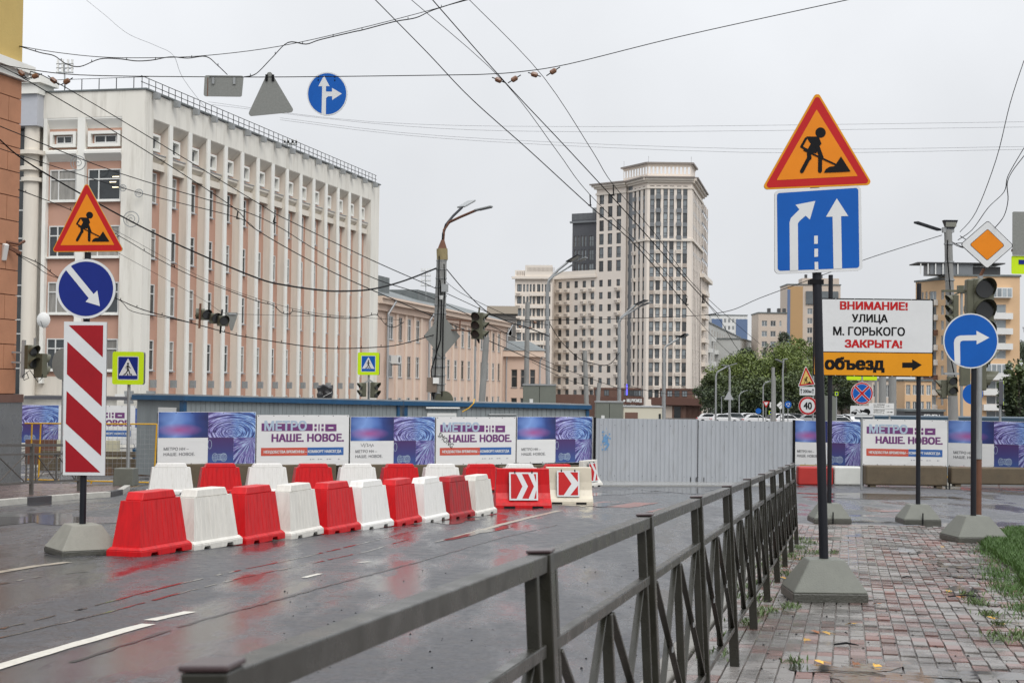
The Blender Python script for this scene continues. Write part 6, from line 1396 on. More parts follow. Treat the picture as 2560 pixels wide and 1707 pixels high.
MB().tube([pix(1370, 704, 119.6) - o, pix(1385, 690, 119.6) - o, pix(1440, 657, 119.6) - o], .07, 6).build('lamp_arm', M_galv, t)
t, o = lamp_post('grey lamp post with curved arms in front of the tower middle', [(1548, 1040), (1548, 900), (1548, 806), (1553, 794), (1590, 762)], 130, .2, .09, [(1590, 762, 1617, 750, .9), (1604, 764, 1624, 756, .5)])
MB().tube([pix(1549, 802, 129.6) - o, pix(1560, 790, 129.6) - o, pix(1606, 763, 129.6) - o], .07, 6).build('lamp_arm', M_galv, t)
t, o = lamp_post('grey lamp post with curved arms right of the tower middle', [(1659, 1045), (1660, 930), (1661, 875), (1664, 866), (1700, 844)], 165, .25, .1, [(1700, 844, 1716, 834, .9), (1706, 845, 1720, 836, .5)])
lamp_post('slim lamp post right of the tower, first before the trees', [(1789, 1048), (1790, 940), (1793, 930), (1822, 914)], 200, .14, .09, [(1822, 914, 1842, 908, .5)])
lamp_post('slim pole with a lamp and cables in front of the trees', [(1824, 1048), (1824, 925), (1822, 918)], 190, .2, .12, [(1822, 916, 1806, 912, .5)])
lamp_post('thin lamp post beside the give way sign', [(1908, 1048), (1908, 965), (1912, 957), (1926, 952)], 210, .1, .07, [(1926, 952, 1934, 950, .4)])
lamp_post('thin lamp post further back among the cars', [(1848, 1048), (1848, 990), (1852, 982), (1862, 977)], 260, .1, .07, [(1862, 977, 1868, 976, .4)])
lamp_post('very thin far lamp post left of the round signs', [(1804, 1048), (1804, 1000), (1803, 992)], 280, .1, .07, [(1803, 992, 1812, 990, .3)])
lamp_post('pole with two small lamps near the roundabout sign', [(1958, 1048), (1957, 930), (1959, 900)], 150, .14, .08, [(1959, 899, 1966, 897, .35), (1956, 906, 1940, 898, .3)])
def tram(label, x0, y0, x1, y1, Z, r): return post('tram_pole', label, 'pole', x0, y0, x1, y1, Z, r, r * .85, M_cpole, group='overhead line poles along the street')
tram('thick grey concrete pole before the left cream wing', 1316, 960, 1319, 755, 130, .22); tram('grey concrete pole before the tower lower floors', 1466, 1003, 1462, 876, 160, .25)
tram('short leaning concrete pole beside the second grey cabinet', 1492, 1045, 1498, 957, 90, .13); tram('grey pole right of the give way sign', 1932, 1048, 1933, 918, 180, .22); tram('thin white pole right of the give way sign', 1938, 1048, 1937, 940, 185, .1)
# grey cabinets
for x0, x1, y0, Z, lb in ((1308, 1390, 960, 74, 'large grey green steel cabinet left of the tower base'), (1490, 1558, 1003, 78, 'grey green steel cabinet in front of the tower base')):
    a, b = pix(x0, y0, Z), pix(x1, y0, Z); g = gz(Z); t = thing('steel_cabinet', lb, 'cabinet', (a.x, a.y, g)); L = b.x - a.x; H = a.z - g
    MB().box(0, L, 0, 1.2, 0, H).build('casing', M_kiosk, t, bevel=.02); MB().box(-.02, L + .02, -.03, 1.23, H - .06, H + .02).build('lid', M_galv, t); MB().box(L / 2 - .01, L / 2 + .01, -.008, -.001, 0, H - .1).build('door_gap', M_black, t); MB().box(L * .2, L * .2 + .16, -.012, -.002, H - .85, H - .68).build('notice', M_wh, t)
    MB().box(0, L, -.01, -.002, H * .35, H * .36).build('seam', M_galv, t)
# low cream kiosk before the tower base
a, b = pix(1560, 1017, 150), pix(1655, 1017, 150); t = thing('cream_pavilion', 'low cream flat roofed pavilion in front of the tower base', 'building', (a.x, a.y, gz(150))); L = b.x - a.x; H = a.z - gz(150)
MB().box(0, L, 0, 4, 0, H).build('wall', mat('cream_wall', (.55, .52, .42), .8), t); MB().box(-.1, L + .1, -.1, 4.1, H + .002, H + .1).build('roof', M_ledge, t); MB().box(.1, 1.3, -.04, -.003, 0, H - .5).build('opening', M_brown, t); MB().box(L - .3, L - .1, -.04, -.003, 0, H - .6).build('opening', M_gl, t)
# hanging lights and sign in front of the finned building
q = pix(528, 794, 41); t = thing('traffic_light', 'olive horizontal traffic light hanging on cables before the finned building', 'traffic light', tuple(q))
for i, (dx, dz) in enumerate(((-.12, .07), (.13, -.02), (.34, -.08))):
    s_ = signal(t, (dx, -.05 * i, dz), R(28), 1, .78, .16)
MB().tube([(-.42, .1, .1), (-.2, .15, .1)], .14, 12).build('rear_housing', M_tl, t, smooth=True); MB().bar((-.3, 0, -.28), (-.28, 0, .36), .05).build('hanger', M_rust, t); MB().bar((.22, .1, -.4), (.26, .1, .22), .04).build('hanger', M_black, t); MB().bar((-.42, .05, .05), (.4, .05, -.06), .05).build('hanger_bar', M_rust, t)
q = pix(580, 781, 41.5); t = thing('road_sign', 'grey back of a small give way triangle hanging beside the horizontal traffic light', 'sign', tuple(q), R(25)); MB().prism(rpoly([(-.17, 0), (.0, -.55), (.17, 0)], .03), 0, .02).build('plate', M_back, t); MB().box(-.1, .1, -.03, -.002, -.06, -.02).build('bracket', M_galv, t)
# left wall bracket light
o_ = pix(60, 905, 43.2); t = thing('traffic_light', 'olive traffic light seen from the side on a wall bracket of the corner building', 'traffic light', tuple(pix(84, 902, 42.8))); o = Vector(t.location)
signal(t, (-.02, 0, .1), R(55), 2, .95, .15); signal(t, (.2, .2, -.12), R(150), 2, .95, .15)
for y in (880, 905): MB().bar(pix(28, y, 42.8) - o, pix(70, y + 2, 42.8) - o, .04).build('bracket_arm', M_galv, t)
MB().bar(pix(60, 850, 42.8) - o, pix(56, 945, 42.8) - o, .09).build('bracket_post', M_galv, t); MB().bar(pix(87, 845, 43) - o, pix(87, 945, 43) - o, .05).build('bracket_tube', M_galv, t)
MB().tube([pix(x, y, 42.6) - o for x, y in ((66, 930), (72, 945), (60, 950), (56, 940), (75, 925), (95, 955), (105, 945), (106, 935))], .012, 5).build('cable', M_wire, t)
q = pix(157, 910, 44); t = thing('road_sign', 'round grey sign back partly hidden by the striped marker board', 'sign', tuple(q)); MB().prism(circ(0, 0, .3, 28), 0, .02).build('plate', M_back, t).scale = (1, 1, 1.45); MB().tube([(0, .05, .4), (0, .05, gz(44) - q.z)], .03, 8).build('post', M_galv, t)
q = pix(10, 622, 42.3); t = thing('security_camera', 'white security camera on the orange corner building wall', 'camera', tuple(q)); MB().bar((-.02, 0, -.3), (.08, -.1, .12), .14, .14).build('camera_body', M_wh, t, bevel=.02); MB().bar((.05, 0, .1), (.1, .25, .2), .05).build('arm', M_rust, t); MB().bar((.1, .1, .05), (.35, .3, -.1), .09).build('rust_bracket', M_rust, t)
# pedestrian crossing signs
def crossing(label, px, py, w_px, Z, rz, foot=None, deep=None, size=.92):
    q = pix(px, py, Z); t = thing('crossing_sign', label, 'sign', tuple(q), rz); s = size / 2
    MB().prism(rrect(-s, s, -s * 1.03, s * 1.03, .06), 0, .16, 0, 1).build('lime_panel', [M_lime, M_pgrey], t)
    shapes(t, 'white_rim', [rrect(-s * .67, s * .67, -s * .74, s * .74, .03)], lambda x, z: (x, z), M_white, -.002); shapes(t, 'blue_field', [rrect(-s * .62, s * .62, -s * .70, s * .70, .02)], lambda x, z: (x, z), deep or M_blue, -.0035)
    shapes(t, 'white_triangle', [[(-s * .58, -s * .46), (s * .58, -s * .46), (0, s * .62)]], lambda x, z: (x, z), M_white, -.005)
    k = s * .0105; walker(t, lambda x, z: ((x - 50) * k, (z - 50) * k - s * .02), -.0065)
    g = gz(Z) - q.z if foot is None else foot; MB().tube([(.0, .12, -s * 1.0), (.02, .12, g)], .045, 8).build('post', M_galv, t, smooth=True); return t
t = crossing('lime bordered pedestrian crossing sign on a post with a grey concrete cube, left', 320, 920, 84, 43.2, R(-3), deep=M_dblue, size=.86)
g = gz(43.2) + .1 - t.location.z; MB().frus(.56, .56, .52, .52, g, g + .47).build('concrete_cube', M_concg, t, bevel=.02)
t = crossing('lime bordered pedestrian crossing sign before the finned building right end', 921, 909, 57, 66, R(-6), size=.9)
q = pix(905, 975, 66) - Vector(t.location); t2 = thing('traffic_light', 'left olive traffic light under the far pedestrian crossing sign', 'traffic light', tuple(pix(903, 974, 65.8))); signal(t2, (0, 0, 0), R(-60), 2, .85, .15)
MB().bar((.1, .1, .28), (.35, .15, .4), .05).build('bracket', M_galv, t2)
t2 = thing('traffic_light', 'right olive traffic light under the far pedestrian crossing sign', 'traffic light', tuple(pix(940, 975, 65.8))); signal(t2, (0, 0, 0), R(60), 2, .95, .15); MB().bar((-.1, .1, .3), (-.3, .15, .42), .05).build('bracket', M_galv, t2)
t = crossing('lime bordered crossing sign seen edge on beside the right trees', 2509, 982, 20, 60, R(72), size=.9)
# bagged light
q = pix(813, 985, 60); t = thing('bagged_signal', 'signal head wrapped in black plastic behind the container roof', 'traffic light', tuple(q))
bm = bmesh.new(); bmesh.ops.create_icosphere(bm, subdivisions=4, radius=.3); r_ = random.Random(1)
for v in bm.verts:
    c = v.co; f = 1 + .07 * math.sin(c.x * 23 + c.z * 9) + .06 * math.sin(c.z * 31 + c.y * 17) + r_.uniform(-.03, .03); v.co = Vector((max(-.26, min(.26, c.x * 1.25)), max(-.2, min(.2, c.y)), max(-.5, min(.33, c.z * 1.5)))) * f
me = bpy.data.meshes.new('bag'); bm.to_mesh(me); bm.free(); me.materials.append(mat('black_bag_film', (.012, .012, .013), .22, bump=.8, bs=12)); ob = bpy.data.objects.new('plastic_bag', me); COL.objects.link(ob); ob.parent = t
MB().bar((-.05, -.26, -.1), (.28, -.24, .08), .03, .012).build('white_tie', M_wh, t); MB().tube([(0, 0, -.4), (0, 0, gz(60) - q.z)], .05, 8).build('post', M_galv, t)
# right: concrete pole with two lamps and lights
t, o = post('street_lamp', 'grey concrete lamp pole with two lamp heads behind the right traffic lights', 'street lamp', 2383, 1040, 2370, 575, 61, .21, .15, M_cpole); Z = 61
mb = MB(); mb.frus(.28, .3, .54, .3, -.0, .32); lh = mb.build('lamp_head', M_pole, t); lh.location = P3_(2375, 572, Z, o); MB().box(-.2, .2, -.16, -.152, .06, .24).build('lamp_glass', mat('lamp_glass_grey', (.18, .18, .15), .2), lh)
MB().bar(P3_(2356, 575, Z, o), P3_(2384, 575, Z, o), .2).build('collar', M_galv, t); MB().bar(P3_(2348, 575, Z, o), P3_(2290, 556, Z - 1, o), .2, .07).build('lamp_head', M_pole, t)
for y in (610, 655, 700, 860, 905): MB().tube([P3_(2371 + (y - 575) * .028, y, Z, o) - Vector((0, 0, .03)), P3_(2371 + (y - 575) * .028, y, Z, o) + Vector((0, 0, .03))], .19, 12).build('strap', M_galv, t)
MB().tube([P3_(2369, 600, Z - .25, o), P3_(2368, 640, Z - .25, o), P3_(2375, 720, Z - .25, o), P3_(2378, 900, Z - .3, o), P3_(2395, 980, Z - .3, o)], .025, 5).build('cable', M_wire, t)
t = thing('traffic_light', 'olive traffic light facing left on the right concrete pole, upper one', 'traffic light', tuple(pix(2378, 774, 60))); signal(t, (0, 0, 0), R(-75), 3, 1.08, .15)
t = thing('traffic_light', 'small two lens pedestrian light facing the camera, low on the right concrete pole', 'traffic light', tuple(pix(2382, 965, 59.5))); signal(t, (0, 0, 0), 0, 2, 1.05, .14); MB().box(-.3, .35, -.02, .2, .42, .5).build('bracket', M_galv, t)
t = thing('traffic_light', 'two lens light in profile, left of the small pedestrian light', 'traffic light', tuple(pix(2352, 972, 59.8))); signal(t, (0, 0, 0), R(-95), 2, 1.0, .15); MB().box(-.1, .35, .0, .1, -.37, -.33).build('bracket', M_galv, t)
t = thing('traffic_light', 'olive signal head behind the blue turn right sign, low', 'traffic light', tuple(pix(2410, 940, 55))); signal(t, (0, 0, 0), R(180), 2, 1.0, .15)
t = thing('road_sign', 'blue round sign half hidden behind the turn right sign pole', 'sign', tuple(pix(2432, 985, 50))); MB().prism(circ(0, 0, .32, 28), 0, .02, 0, 1).build('disc', [M_blue, M_back], t)
# traffic light with priority sign on a galvanised post
pf = ong(2446, 1298, .1); t = thing('traffic_light', 'large olive traffic light with amber priority diamond above, behind the turn right sign', 'traffic light', tuple(pf)); o = Vector(pf); Z = pf.y
def fp(px, py, dz=0): return pix(px, py, Z + dz) - o
MB().tube([(0, 0, 0), fp(2447, 1145)], .055, 12).build('post_sleeve', M_rust, t, smooth=True); MB().tube([fp(2447, 1145), fp(2451, 690)], .05, 12).build('post', M_galv, t, smooth=True); MB().tube([fp(2446, 1147), fp(2446, 1100)], .068, 12).build('collar', M_galv, t)
signal(t, fp(2460, 776, -.12), R(4), 3, 1.15, .162); signal(t, fp(2436, 776, .1), R(178), 3, 1.1, .15); signal(t, fp(2464, 925, .15), R(80), 2, 1.1, .15)
MB().box(-.55, .0, -.02, .03, -.02, .02).build('bracket', M_tl, t).location = fp(2430, 728)
dia = rpoly([(fp(*w_).x, fp(*w_).z) for w_ in ((2395, 613), (2462, 674), (2529, 616), (2464, 553))], .05); yy = fp(2462, 613).y - .14
plate(t, 'diamond_plate', dia, M_black, yy, .015); cx, cz = sum(p[0] for p in dia) / len(dia), sum(p[1] for p in dia) / len(dia)
shapes(t, 'white_field', [scl(dia, .97, cx, cz)], lambda x, z: (x, z), M_white, yy - .001); shapes(t, 'black_rim', [scl(dia, .655, cx, cz)], lambda x, z: (x, z), M_black, yy - .0025); shapes(t, 'amber_field', [scl(dia, .63, cx, cz)], lambda x, z: (x, z), M_orange, yy - .004)
MB().tube([fp(2451, 690), fp(2460, 672)], .03, 8).build('sign_stem', M_rust, t); MB().bar(fp(2529, 626), fp(2575, 628), .05).build('sign_arm', M_rust, t)
q = pix(2548, 592, Z - .05); t = thing('road_sign', 'grey back of a square sign at the right edge over a lime panel', 'sign', tuple(q)); MB().prism(rrect(-.12, .6, -.34, .46, .02), 0, .02).build('sign_back', M_back, t); MB().prism(rrect(-.13, .6, -.68, -.345, .03), .03, .04).build('lime_panel', M_lime, t); MB().box(-.0, .6, .02, .029, -.5, -.42).build('blue_strip', M_dblue, t); MB().tube([(.5, .08, .4), (.5, .08, gz(Z) - q.z)], .05, 8).build('post', M_galv, t)
# double lamp behind it
t, o = post('street_lamp', 'grey lamp post with small twin cups between the right traffic lights', 'street lamp', 2404, 990, 2404, 728, 100, .1, .08, M_galv)
for sx in (-1, 1): MB().bar(P3_(2404, 728, 100, o), P3_(2404 + sx * 20, 738, 100, o), .3, .1).build('lamp_shade', M_tl, t)
MB().box(-.25, .25, -.2, .2, -.1, .35).build('lamp_cap', M_tl, t).location = P3_(2404, 728, 100, o)
# signs behind the detour board
def small_post(px, y0, y1, Z, t, r=.035):
    o = Vector(t.location); a = pix(px, y0, Z + .05) - o; MB().tube([a, (a.x, a.y, gz(Z) - o.z)], r, 8).build('post', M_galv, t, smooth=True)
Z = 61; q = pix(2018, 980, Z); t = thing('road_sign', 'small roadworks triangle with 200м plate and 40 limit disc, left of the tall dark pole', 'sign', tuple(q), R(-20)); o = q; K = Z / FPX; cz_ = math.cos(R(20))
def fs(px, py): return ((px - 2018) * K / cz_, (980 - py) * K)
plate(t, 'triangle_plate', rpoly([fs(1996, 967), fs(2037, 961), fs(2014, 913)], .03), M_white, 0, .02)
shapes(t, 'red_border', [rpoly([fs(1998, 965), fs(2035, 960), fs(2014.5, 916)], .025)], lambda x, z: (x, z), M_red, -.002); shapes(t, 'yellow_field', [[fs(2002.5, 961), fs(2029.5, 957), fs(2014.5, 925)]], lambda x, z: (x, z), mat('pale_amber', (.6, .42, .12), .4), -.004)
kk_ = 27 / 419 ; worker(t, lambda x, y: fs(2002.5 + (x - 86) * kk_, 961.5 + (y - 517) * kk_ * 1.15), -.006)
plate(t, 'distance_plate', rrect(*[fs(2000, 989)[0], fs(2036, 966)[0]], fs(2000, 988)[1], fs(2036, 967)[1], .03), M_white, 0, .02)
text(t, '200м', fs(2008, 0)[0], fs(2028, 0)[0], fs(0, 982)[1], fs(0, 974)[1], -.003, M_black, .03)
for x in (2004, 2031.5): shapes(t, 'black_arrow', [[fs(x - .8, 984), fs(x + .8, 984), fs(x + .8, 975), fs(x + 2.6, 975), fs(x, 971), fs(x - 2.6, 975), fs(x - .8, 975)]], lambda x_, z: (x_, z), M_black, -.003)
c_ = fs(2019.5, 1014); plate(t, 'limit_disc', circ(*c_, 23 * K, 32), M_white, 0, .02); shapes(t, 'red_ring', [circ(*c_, 22.3 * K, 32)], lambda x, z: (x, z), M_red, -.002); shapes(t, 'white_field', [circ(*c_, 17.5 * K, 32)], lambda x, z: (x, z), M_white, -.004)
text(t, '40', c_[0] - .16, c_[0] + .16, c_[1] - .14, c_[1] + .14, -.006, M_black, .03); small_post(2032, 930, 0, Z, t)
MB().box(.25, .6, .04, .06, -.75, -.25).build('red_panel', M_bred, t)
Z = 51; q = pix(2155, 983, Z); t = thing('road_sign', 'no stopping disc over a tow truck plate, seen under the detour board', 'sign', tuple(q)); K = Z / FPX
plate(t, 'disc_plate', circ(0, 0, 28 * K, 40), M_white, 0, .02); shapes(t, 'red_ring', [circ(0, 0, 27 * K, 40)], lambda x, z: (x, z), M_red, -.002); shapes(t, 'white_ring', [circ(0, 0, 23.5 * K, 40)], lambda x, z: (x, z), M_white, -.0035); shapes(t, 'blue_field', [circ(0, 0, 22.8 * K, 40)], lambda x, z: (x, z), M_blue, -.005)
r_ = 24 * K
for sg in (1, -1): shapes(t, 'white_edge', [line(-r_ * .7, -r_ * .7 * sg, r_ * .7, r_ * .7 * sg, .085)], lambda x, z: (x, z), M_white, -.0065)
shapes(t, 'red_cross', [line(-r_ * .7, -r_ * .7, r_ * .7, r_ * .7, .06), line(-r_ * .7, r_ * .7, r_ * .7, -r_ * .7, .06)], lambda x, z: (x, z), M_red, -.008)
plate(t, 'tow_plate', rrect(-29 * K, 28 * K, -59 * K, -31 * K, .04), M_white, 0, .02)
def ft_(px, py): return ((px - 1465) / 8.4 * K, -(py - 690) / 8.4 * K)
shapes(t, 'black_rim', [[ft_(*a) for a in l] for l in ([(1240, 1137), (1690, 1137), (1690, 1145), (1240, 1145)],)], lambda x, z: (x, z), M_black, -.002)
shapes(t, 'tow_symbol', [[ft_(*a) for a in l] for l in ([(1240, 1080), (1360, 1080), (1360, 1118), (1240, 1118)], [(1425, 1030), (1490, 1050), (1540, 1010), (1605, 1015), (1640, 1060), (1640, 1110), (1560, 1100), (1470, 1075), (1425, 1060)])] + [circ(*ft_(1322, 1125), .03, 14), circ(*ft_(1450, 1075), .03, 14), circ(*ft_(1600, 1118), .03, 14)] + [line(*ft_(1345, 1030), *ft_(1250, 1085), .01), line(*ft_(1345, 1030), *ft_(1430, 1100), .014), line(*ft_(1340, 1090), *ft_(1345, 1020), .012)], lambda x, z: (x, z), M_black, -.003)
MB().prism(rrect(-38 * K, 38 * K, 33 * K, 110 * K, .04), .03, .05).build('lime_panel', M_lime, t); small_post(2155, 940, 0, Z, t)
Z = 60; q = pix(2204, 1022, Z); t = thing('direction_sign', 'white direction sign to Сенная and Советская squares, right of the tow plate', 'sign', tuple(q)); K = Z / FPX
MB().prism(rrect(-32 * K, 31 * K, -15 * K, 14.5 * K, .03), 0, .03).build('panel', M_wh, t); MB().box(-32 * K, 31 * K, -.004, -.001, -.3 * K, .3 * K).build('divider', M_pgrey, t)
for s_, x0, x1, z in (('пл. СЕННАЯ', -20, 7, 9), ('SENNAYA sq.', -20, 7, 3.5), ('1,5', 13, 19, 5.5), ('пл. СОВЕТСКАЯ', -27, 7, -5.5), ('SOVETSKAYA sq.', -27, 7, -11), ('2,8', 13, 18, -9.5)): text(t, s_, x0 * K, x1 * K, (z - .2) * K, (z + 3.4) * K, -.003, M_black, .02)
shapes(t, 'black_arrow', [[(20 * K, -8.6 * K), (25 * K, -8.6 * K), (25 * K, -10 * K), (28 * K, -7.8 * K), (25 * K, -5.6 * K), (25 * K, -7 * K), (20 * K, -7 * K)]], lambda x, z: (x, z), M_black, -.003)
for sx in (-20, 20): small_post(2204 + sx, 1030, 0, Z, t)
# small far signs
def fsign(label, px, py, Z, make):
    q = pix(px, py, Z); t = thing('road_sign', label, 'sign', tuple(q)); make(t); small_post(px, py, 0, Z, t, .05); return t
fsign('grey back of a triangle sign on a pole right of the tower', 1822, 988, 180, lambda t: MB().prism(rpoly([(-.55, -.5), (.55, -.5), (0, .5)], .05), -.1, 0).build('plate', M_ledge, t))
fsign('white give way triangle with red rim before the trees', 1915, 1011, 200, lambda t: (MB().prism([(-.45, .4), (0, -.4), (.45, .4)], -.1, 0).build('plate', M_red, t), shapes(t, 'white_field', [[(-.26, .3), (0, -.17), (.26, .3)]], lambda x, z: (x, z), M_white, -.105)))
fsign('white rectangular sign back between two poles', 1931, 1012, 205, lambda t: MB().box(-.35, .35, -.1, 0, -.35, .35).build('plate', M_wh, t))
fsign('pale diamond sign with a stripe left of the blue roundabout disc', 1951, 1013, 175, lambda t: (MB().prism([(-.42, 0), (0, -.45), (.42, 0), (0, .42)], -.1, 0).build('plate', M_wh, t), shapes(t, 'stripe', [line(-.22, -.2, .2, .22, .06)], lambda x, z: (x, z), M_pgrey, -.105)))
def rb_(t):
    MB().prism(circ(0, 0, .36, 24), -.1, 0).build('disc', M_blue, t)
    for i in range(3): a = i * 2.094; shapes(t, 'white_arrow', [[(.2 * math.cos(a + j * .35), .2 * math.sin(a + j * .35)) for j in range(5)] + [(.12 * math.cos(a + j * .35), .12 * math.sin(a + j * .35)) for j in reversed(range(5))]], lambda x, z: (x, z), M_white, -.105 - i * .001)
fsign('small blue roundabout disc before the parked cars', 1970, 1011, 170, rb_)
fsign('small blue disc sign in front of the dark trees', 1896, 1027, 230, lambda t: MB().prism(circ(0, 0, .4, 20), -.1, 0).build('disc', M_blue, t))
fsign('tiny lime crossing sign beyond the tall dark pole', 2091, 984, 120, lambda t: (MB().box(-.12, .12, -.1, 0, -.14, .14).build('lime_panel', M_lime, t), MB().box(-.07, .07, -.11, -.101, -.09, .09).build('blue_field', M_dblue, t)))
fsign('tiny lime crossing sign between poles before the cars', 1926, 1031, 210, lambda t: (MB().box(-.2, .2, -.1, 0, -.22, .22).build('lime_panel', M_lime, t), MB().box(-.12, .12, -.11, -.101, -.14, .14).build('blue_field', M_dblue, t)))
t, o = post('advert_panel', 'grey rounded advertising panel between the two dark poles', 'panel', 2073, 1050, 2073, 1003, 75, .05, .05, M_galv); MB().prism(rrect(-.35, .35, 0, 1.3, .2), -.1, 0).build('panel', M_kiosk, t).location = P3_(2070, 1058, 75, o)
# signs hung on the span wire
for nm, lb, px, py, fn in (('hanging_sign', 'grey back of a rectangular road sign hanging on the span wire', 558, 215, 'rect'), ('hanging_sign', 'grey back of a triangular road sign hanging on the span wire', 678, 235, 'tri'), ('hanging_sign', 'blue round straight or right sign hanging on the span wire', 818, 235, 'disc')):
    Z = 30 - (px - 558) * .008; q = pix(px, py, Z); t = thing(nm, lb, 'sign', tuple(q)); K = Z / FPX
    if fn == 'rect':
        MB().prism(rpoly([(-49 * K, -27 * K), (47 * K, -27 * K), (51 * K, 26 * K), (-47 * K, 26 * K)], .04), 0, .02, 0, 1).build('plate', [M_back, M_white], t)
        for x in (-25, 28): MB().box((x - 3) * K, (x + 3) * K, -.03, -.001, 4 * K, 22 * K).build('bracket', M_galv, t)
        MB().box(-40 * K, -38 * K, -.003, -.001, -27 * K, 20 * K).build('rust_streak', M_rust, t)
    if fn == 'tri':
        P = rpoly([(-60 * K, -58 * K), (60 * K, -45 * K), (-6 * K, 63 * K)], .05); MB().prism(P, 0, .02, 0, 1).build('plate', [M_back, M_white], t)
        for x in (-12, 4): MB().box((x - 3) * K, (x + 3) * K, -.03, -.001, 32 * K, 48 * K).build('bracket', M_black, t)
    if fn == 'disc':
        rr_ = 51 * K; o1 = MB().prism([(x * 1.0, z * 1.08) for x, z in circ(0, 0, rr_, 48)], 0, .02, 0, 1).build('disc_plate', [M_white, M_back], t); 
        shapes(t, 'blue_field', [[(x, z * 1.08) for x, z in circ(0, 0, rr_ * .94, 48)]], lambda x, z: (x, z), M_blue, -.002)
        def fh(px_, py_): return ((480 + px_ * .3188 - 818) * K, (235 - (150 + py_ * .3188)) * K)
        shapes(t, 'white_arrow', [[fh(*a) for a in l] for l in ([(1018, 438), (1020, 208), (990, 208), (1033, 123), (1078, 207), (1050, 207), (1050, 250), (1098, 250), (1098, 220), (1176, 265), (1100, 316), (1100, 285), (1065, 288), (1052, 302), (1052, 438)],)], lambda x, z: (x, z), M_white, -.004)
        for x, z in ((-.16, .3), (.13, .3), (-.16, .24), (.13, .24)): MB().box(x - .01, x + .01, -.012, -.003, z - .01, z + .01).build('bolt', M_black, t)
# ---------------------------------------------------------------- wires
def catm(P, n=6):
    out = []
    for i in range(len(P) - 1):
        p0, p1, p2, p3 = P[max(i - 1, 0)], P[i], P[i + 1], P[min(i + 2, len(P) - 1)]
        for j in range(n):
            t = j / n; out.append(.5 * ((2 * p1) + (p2 - p0) * t + (2 * p0 - 5 * p1 + 4 * p2 - p3) * t * t + (3 * p1 - p0 - 3 * p2 + p3) * t ** 3))
    out.append(P[-1]); return out
def wire(label, pts, Za=None, Zb_=None, H=None, px=2.0, m=M_wire, clips=0, name='overhead_wire', n=5, grp='overhead wires'):
    if H is not None: P = [hgt(x, y, H) for x, y in pts]
    else:
        d = [0]
        for a, b in zip(pts, pts[1:]): d.append(d[-1] + math.hypot(b[0] - a[0], b[1] - a[1]))
        P = [pix(x, y, 1 / ((1 - q / d[-1]) / Za + q / d[-1] / Zb_)) for (x, y), q in zip(pts, d)]
    Q = catm(P, n) if len(P) > 2 else P; Zm = [max(1, q.y) for q in Q]; r = [px * .5 * z / FPX for z in Zm]
    if H is not None or max(Zm) > 2 * min(Zm): rm = sorted(r)[len(r) // 3]; r = [max(rm * .8, min(q, rm * 1.8)) for q in r]
    t = thing(name, label, 'cable', tuple(P[0])); o = Vector(P[0]); MB().tube([q - o for q in Q], r, 4, cap=False).build('cable', m, t, smooth=True, norm=False)
    if clips:
        L = len(Q)
        for i in range(clips):
            q = Q[int((i + .5) / clips * (L - 1))] - o; s = q.y + o.y; MB().bar(q, q + Vector((0, 0, 6 * s / FPX)), 1.6 * s / FPX).build('clip', M_wire, t)
    return t, P
wire('thick overhead line crossing the sky from top centre to the tower foot, leftmost', [(938, 0), (1072, 136), (1181, 250), (1327, 380), (1479, 519), (1600, 625), (1729, 780)], H=6.0, px=3.2)
wire('thick overhead line to the right of the leftmost sky line', [(1081, 0), (1268, 212), (1426, 380), (1576, 543), (1745, 732), (1800, 790)], H=6.0, px=3.2)
wire('thin overhead line left of the second thick sky line', [(1028, 0), (1262, 207), (1394, 380), (1474, 486), (1617, 630), (1719, 742)], H=6.5, px=2)
wire('thin overhead line rightmost of the sky lines', [(1173, 0), (1361, 196), (1482, 380), (1534, 463), (1637, 584), (1757, 735), (1900, 860)], H=6.5, px=2)
wire('line from the upper left insulators over the finned facade', [(-20, 155), (73, 199), (157, 215), (640, 505), (719, 550), (946, 658), (1096, 724), (1260, 800)], 30, 110, px=2.2)
wire('line from the left edge falling across the finned facade, second', [(0, 316), (298, 433), (589, 521), (693, 565), (803, 632), (946, 700), (1099, 753), (1300, 850)], 30, 110, px=2.2)
wire('line from the left edge falling across the finned facade, third', [(40, 185), (340, 362), (581, 517), (640, 574), (803, 666), (946, 732), (1150, 820), (1400, 930)], 30, 110, px=2.6)
wire('line meeting the third facade line from the left edge', [(0, 372), (337, 479), (593, 544), (640, 574)], 30, 55, px=2)
wire('thick black cable sagging from the left edge to the big central pole', [(0, 350), (60, 400), (199, 483), (420, 600), (640, 694), (720, 714), (798, 725), (851, 728), (930, 723), (1010, 702), (1090, 671)], 30, 66, px=4.2)
wire('clipped cable looping across the upper fins', [(46, 475), (176, 525), (298, 590), (400, 650), (497, 697), (640, 752), (680, 762), (705, 782), (725, 785), (737, 778), (798, 790), (864, 796), (910, 792), (938, 786), (950, 795), (965, 812), (985, 818), (1010, 805)], 42, 66, px=2, clips=22)
wire('thin support line above the looping clipped cable', [(46, 473), (260, 562), (497, 690), (640, 745), (798, 784), (1000, 800)], 42.1, 66, px=1)
wire('clipped cable with the horizontal traffic light, lower', [(41, 635), (100, 660), (143, 692), (200, 715), (287, 745), (360, 775), (478, 807), (577, 834), (615, 842), (761, 865), (844, 871), (939, 868), (1000, 861), (1092, 835)], 42, 66, px=2.4, clips=20)
wire('thin second strand under the lower clipped cable', [(41, 636), (90, 665), (130, 690), (287, 744), (330, 778), (420, 795), (500, 812)], 42.2, 42, px=1.6)
wire('thin line from the corner building to the hanging triangle', [(287, 628), (500, 745), (560, 782), (620, 786), (860, 792)], 42, 66, px=1)
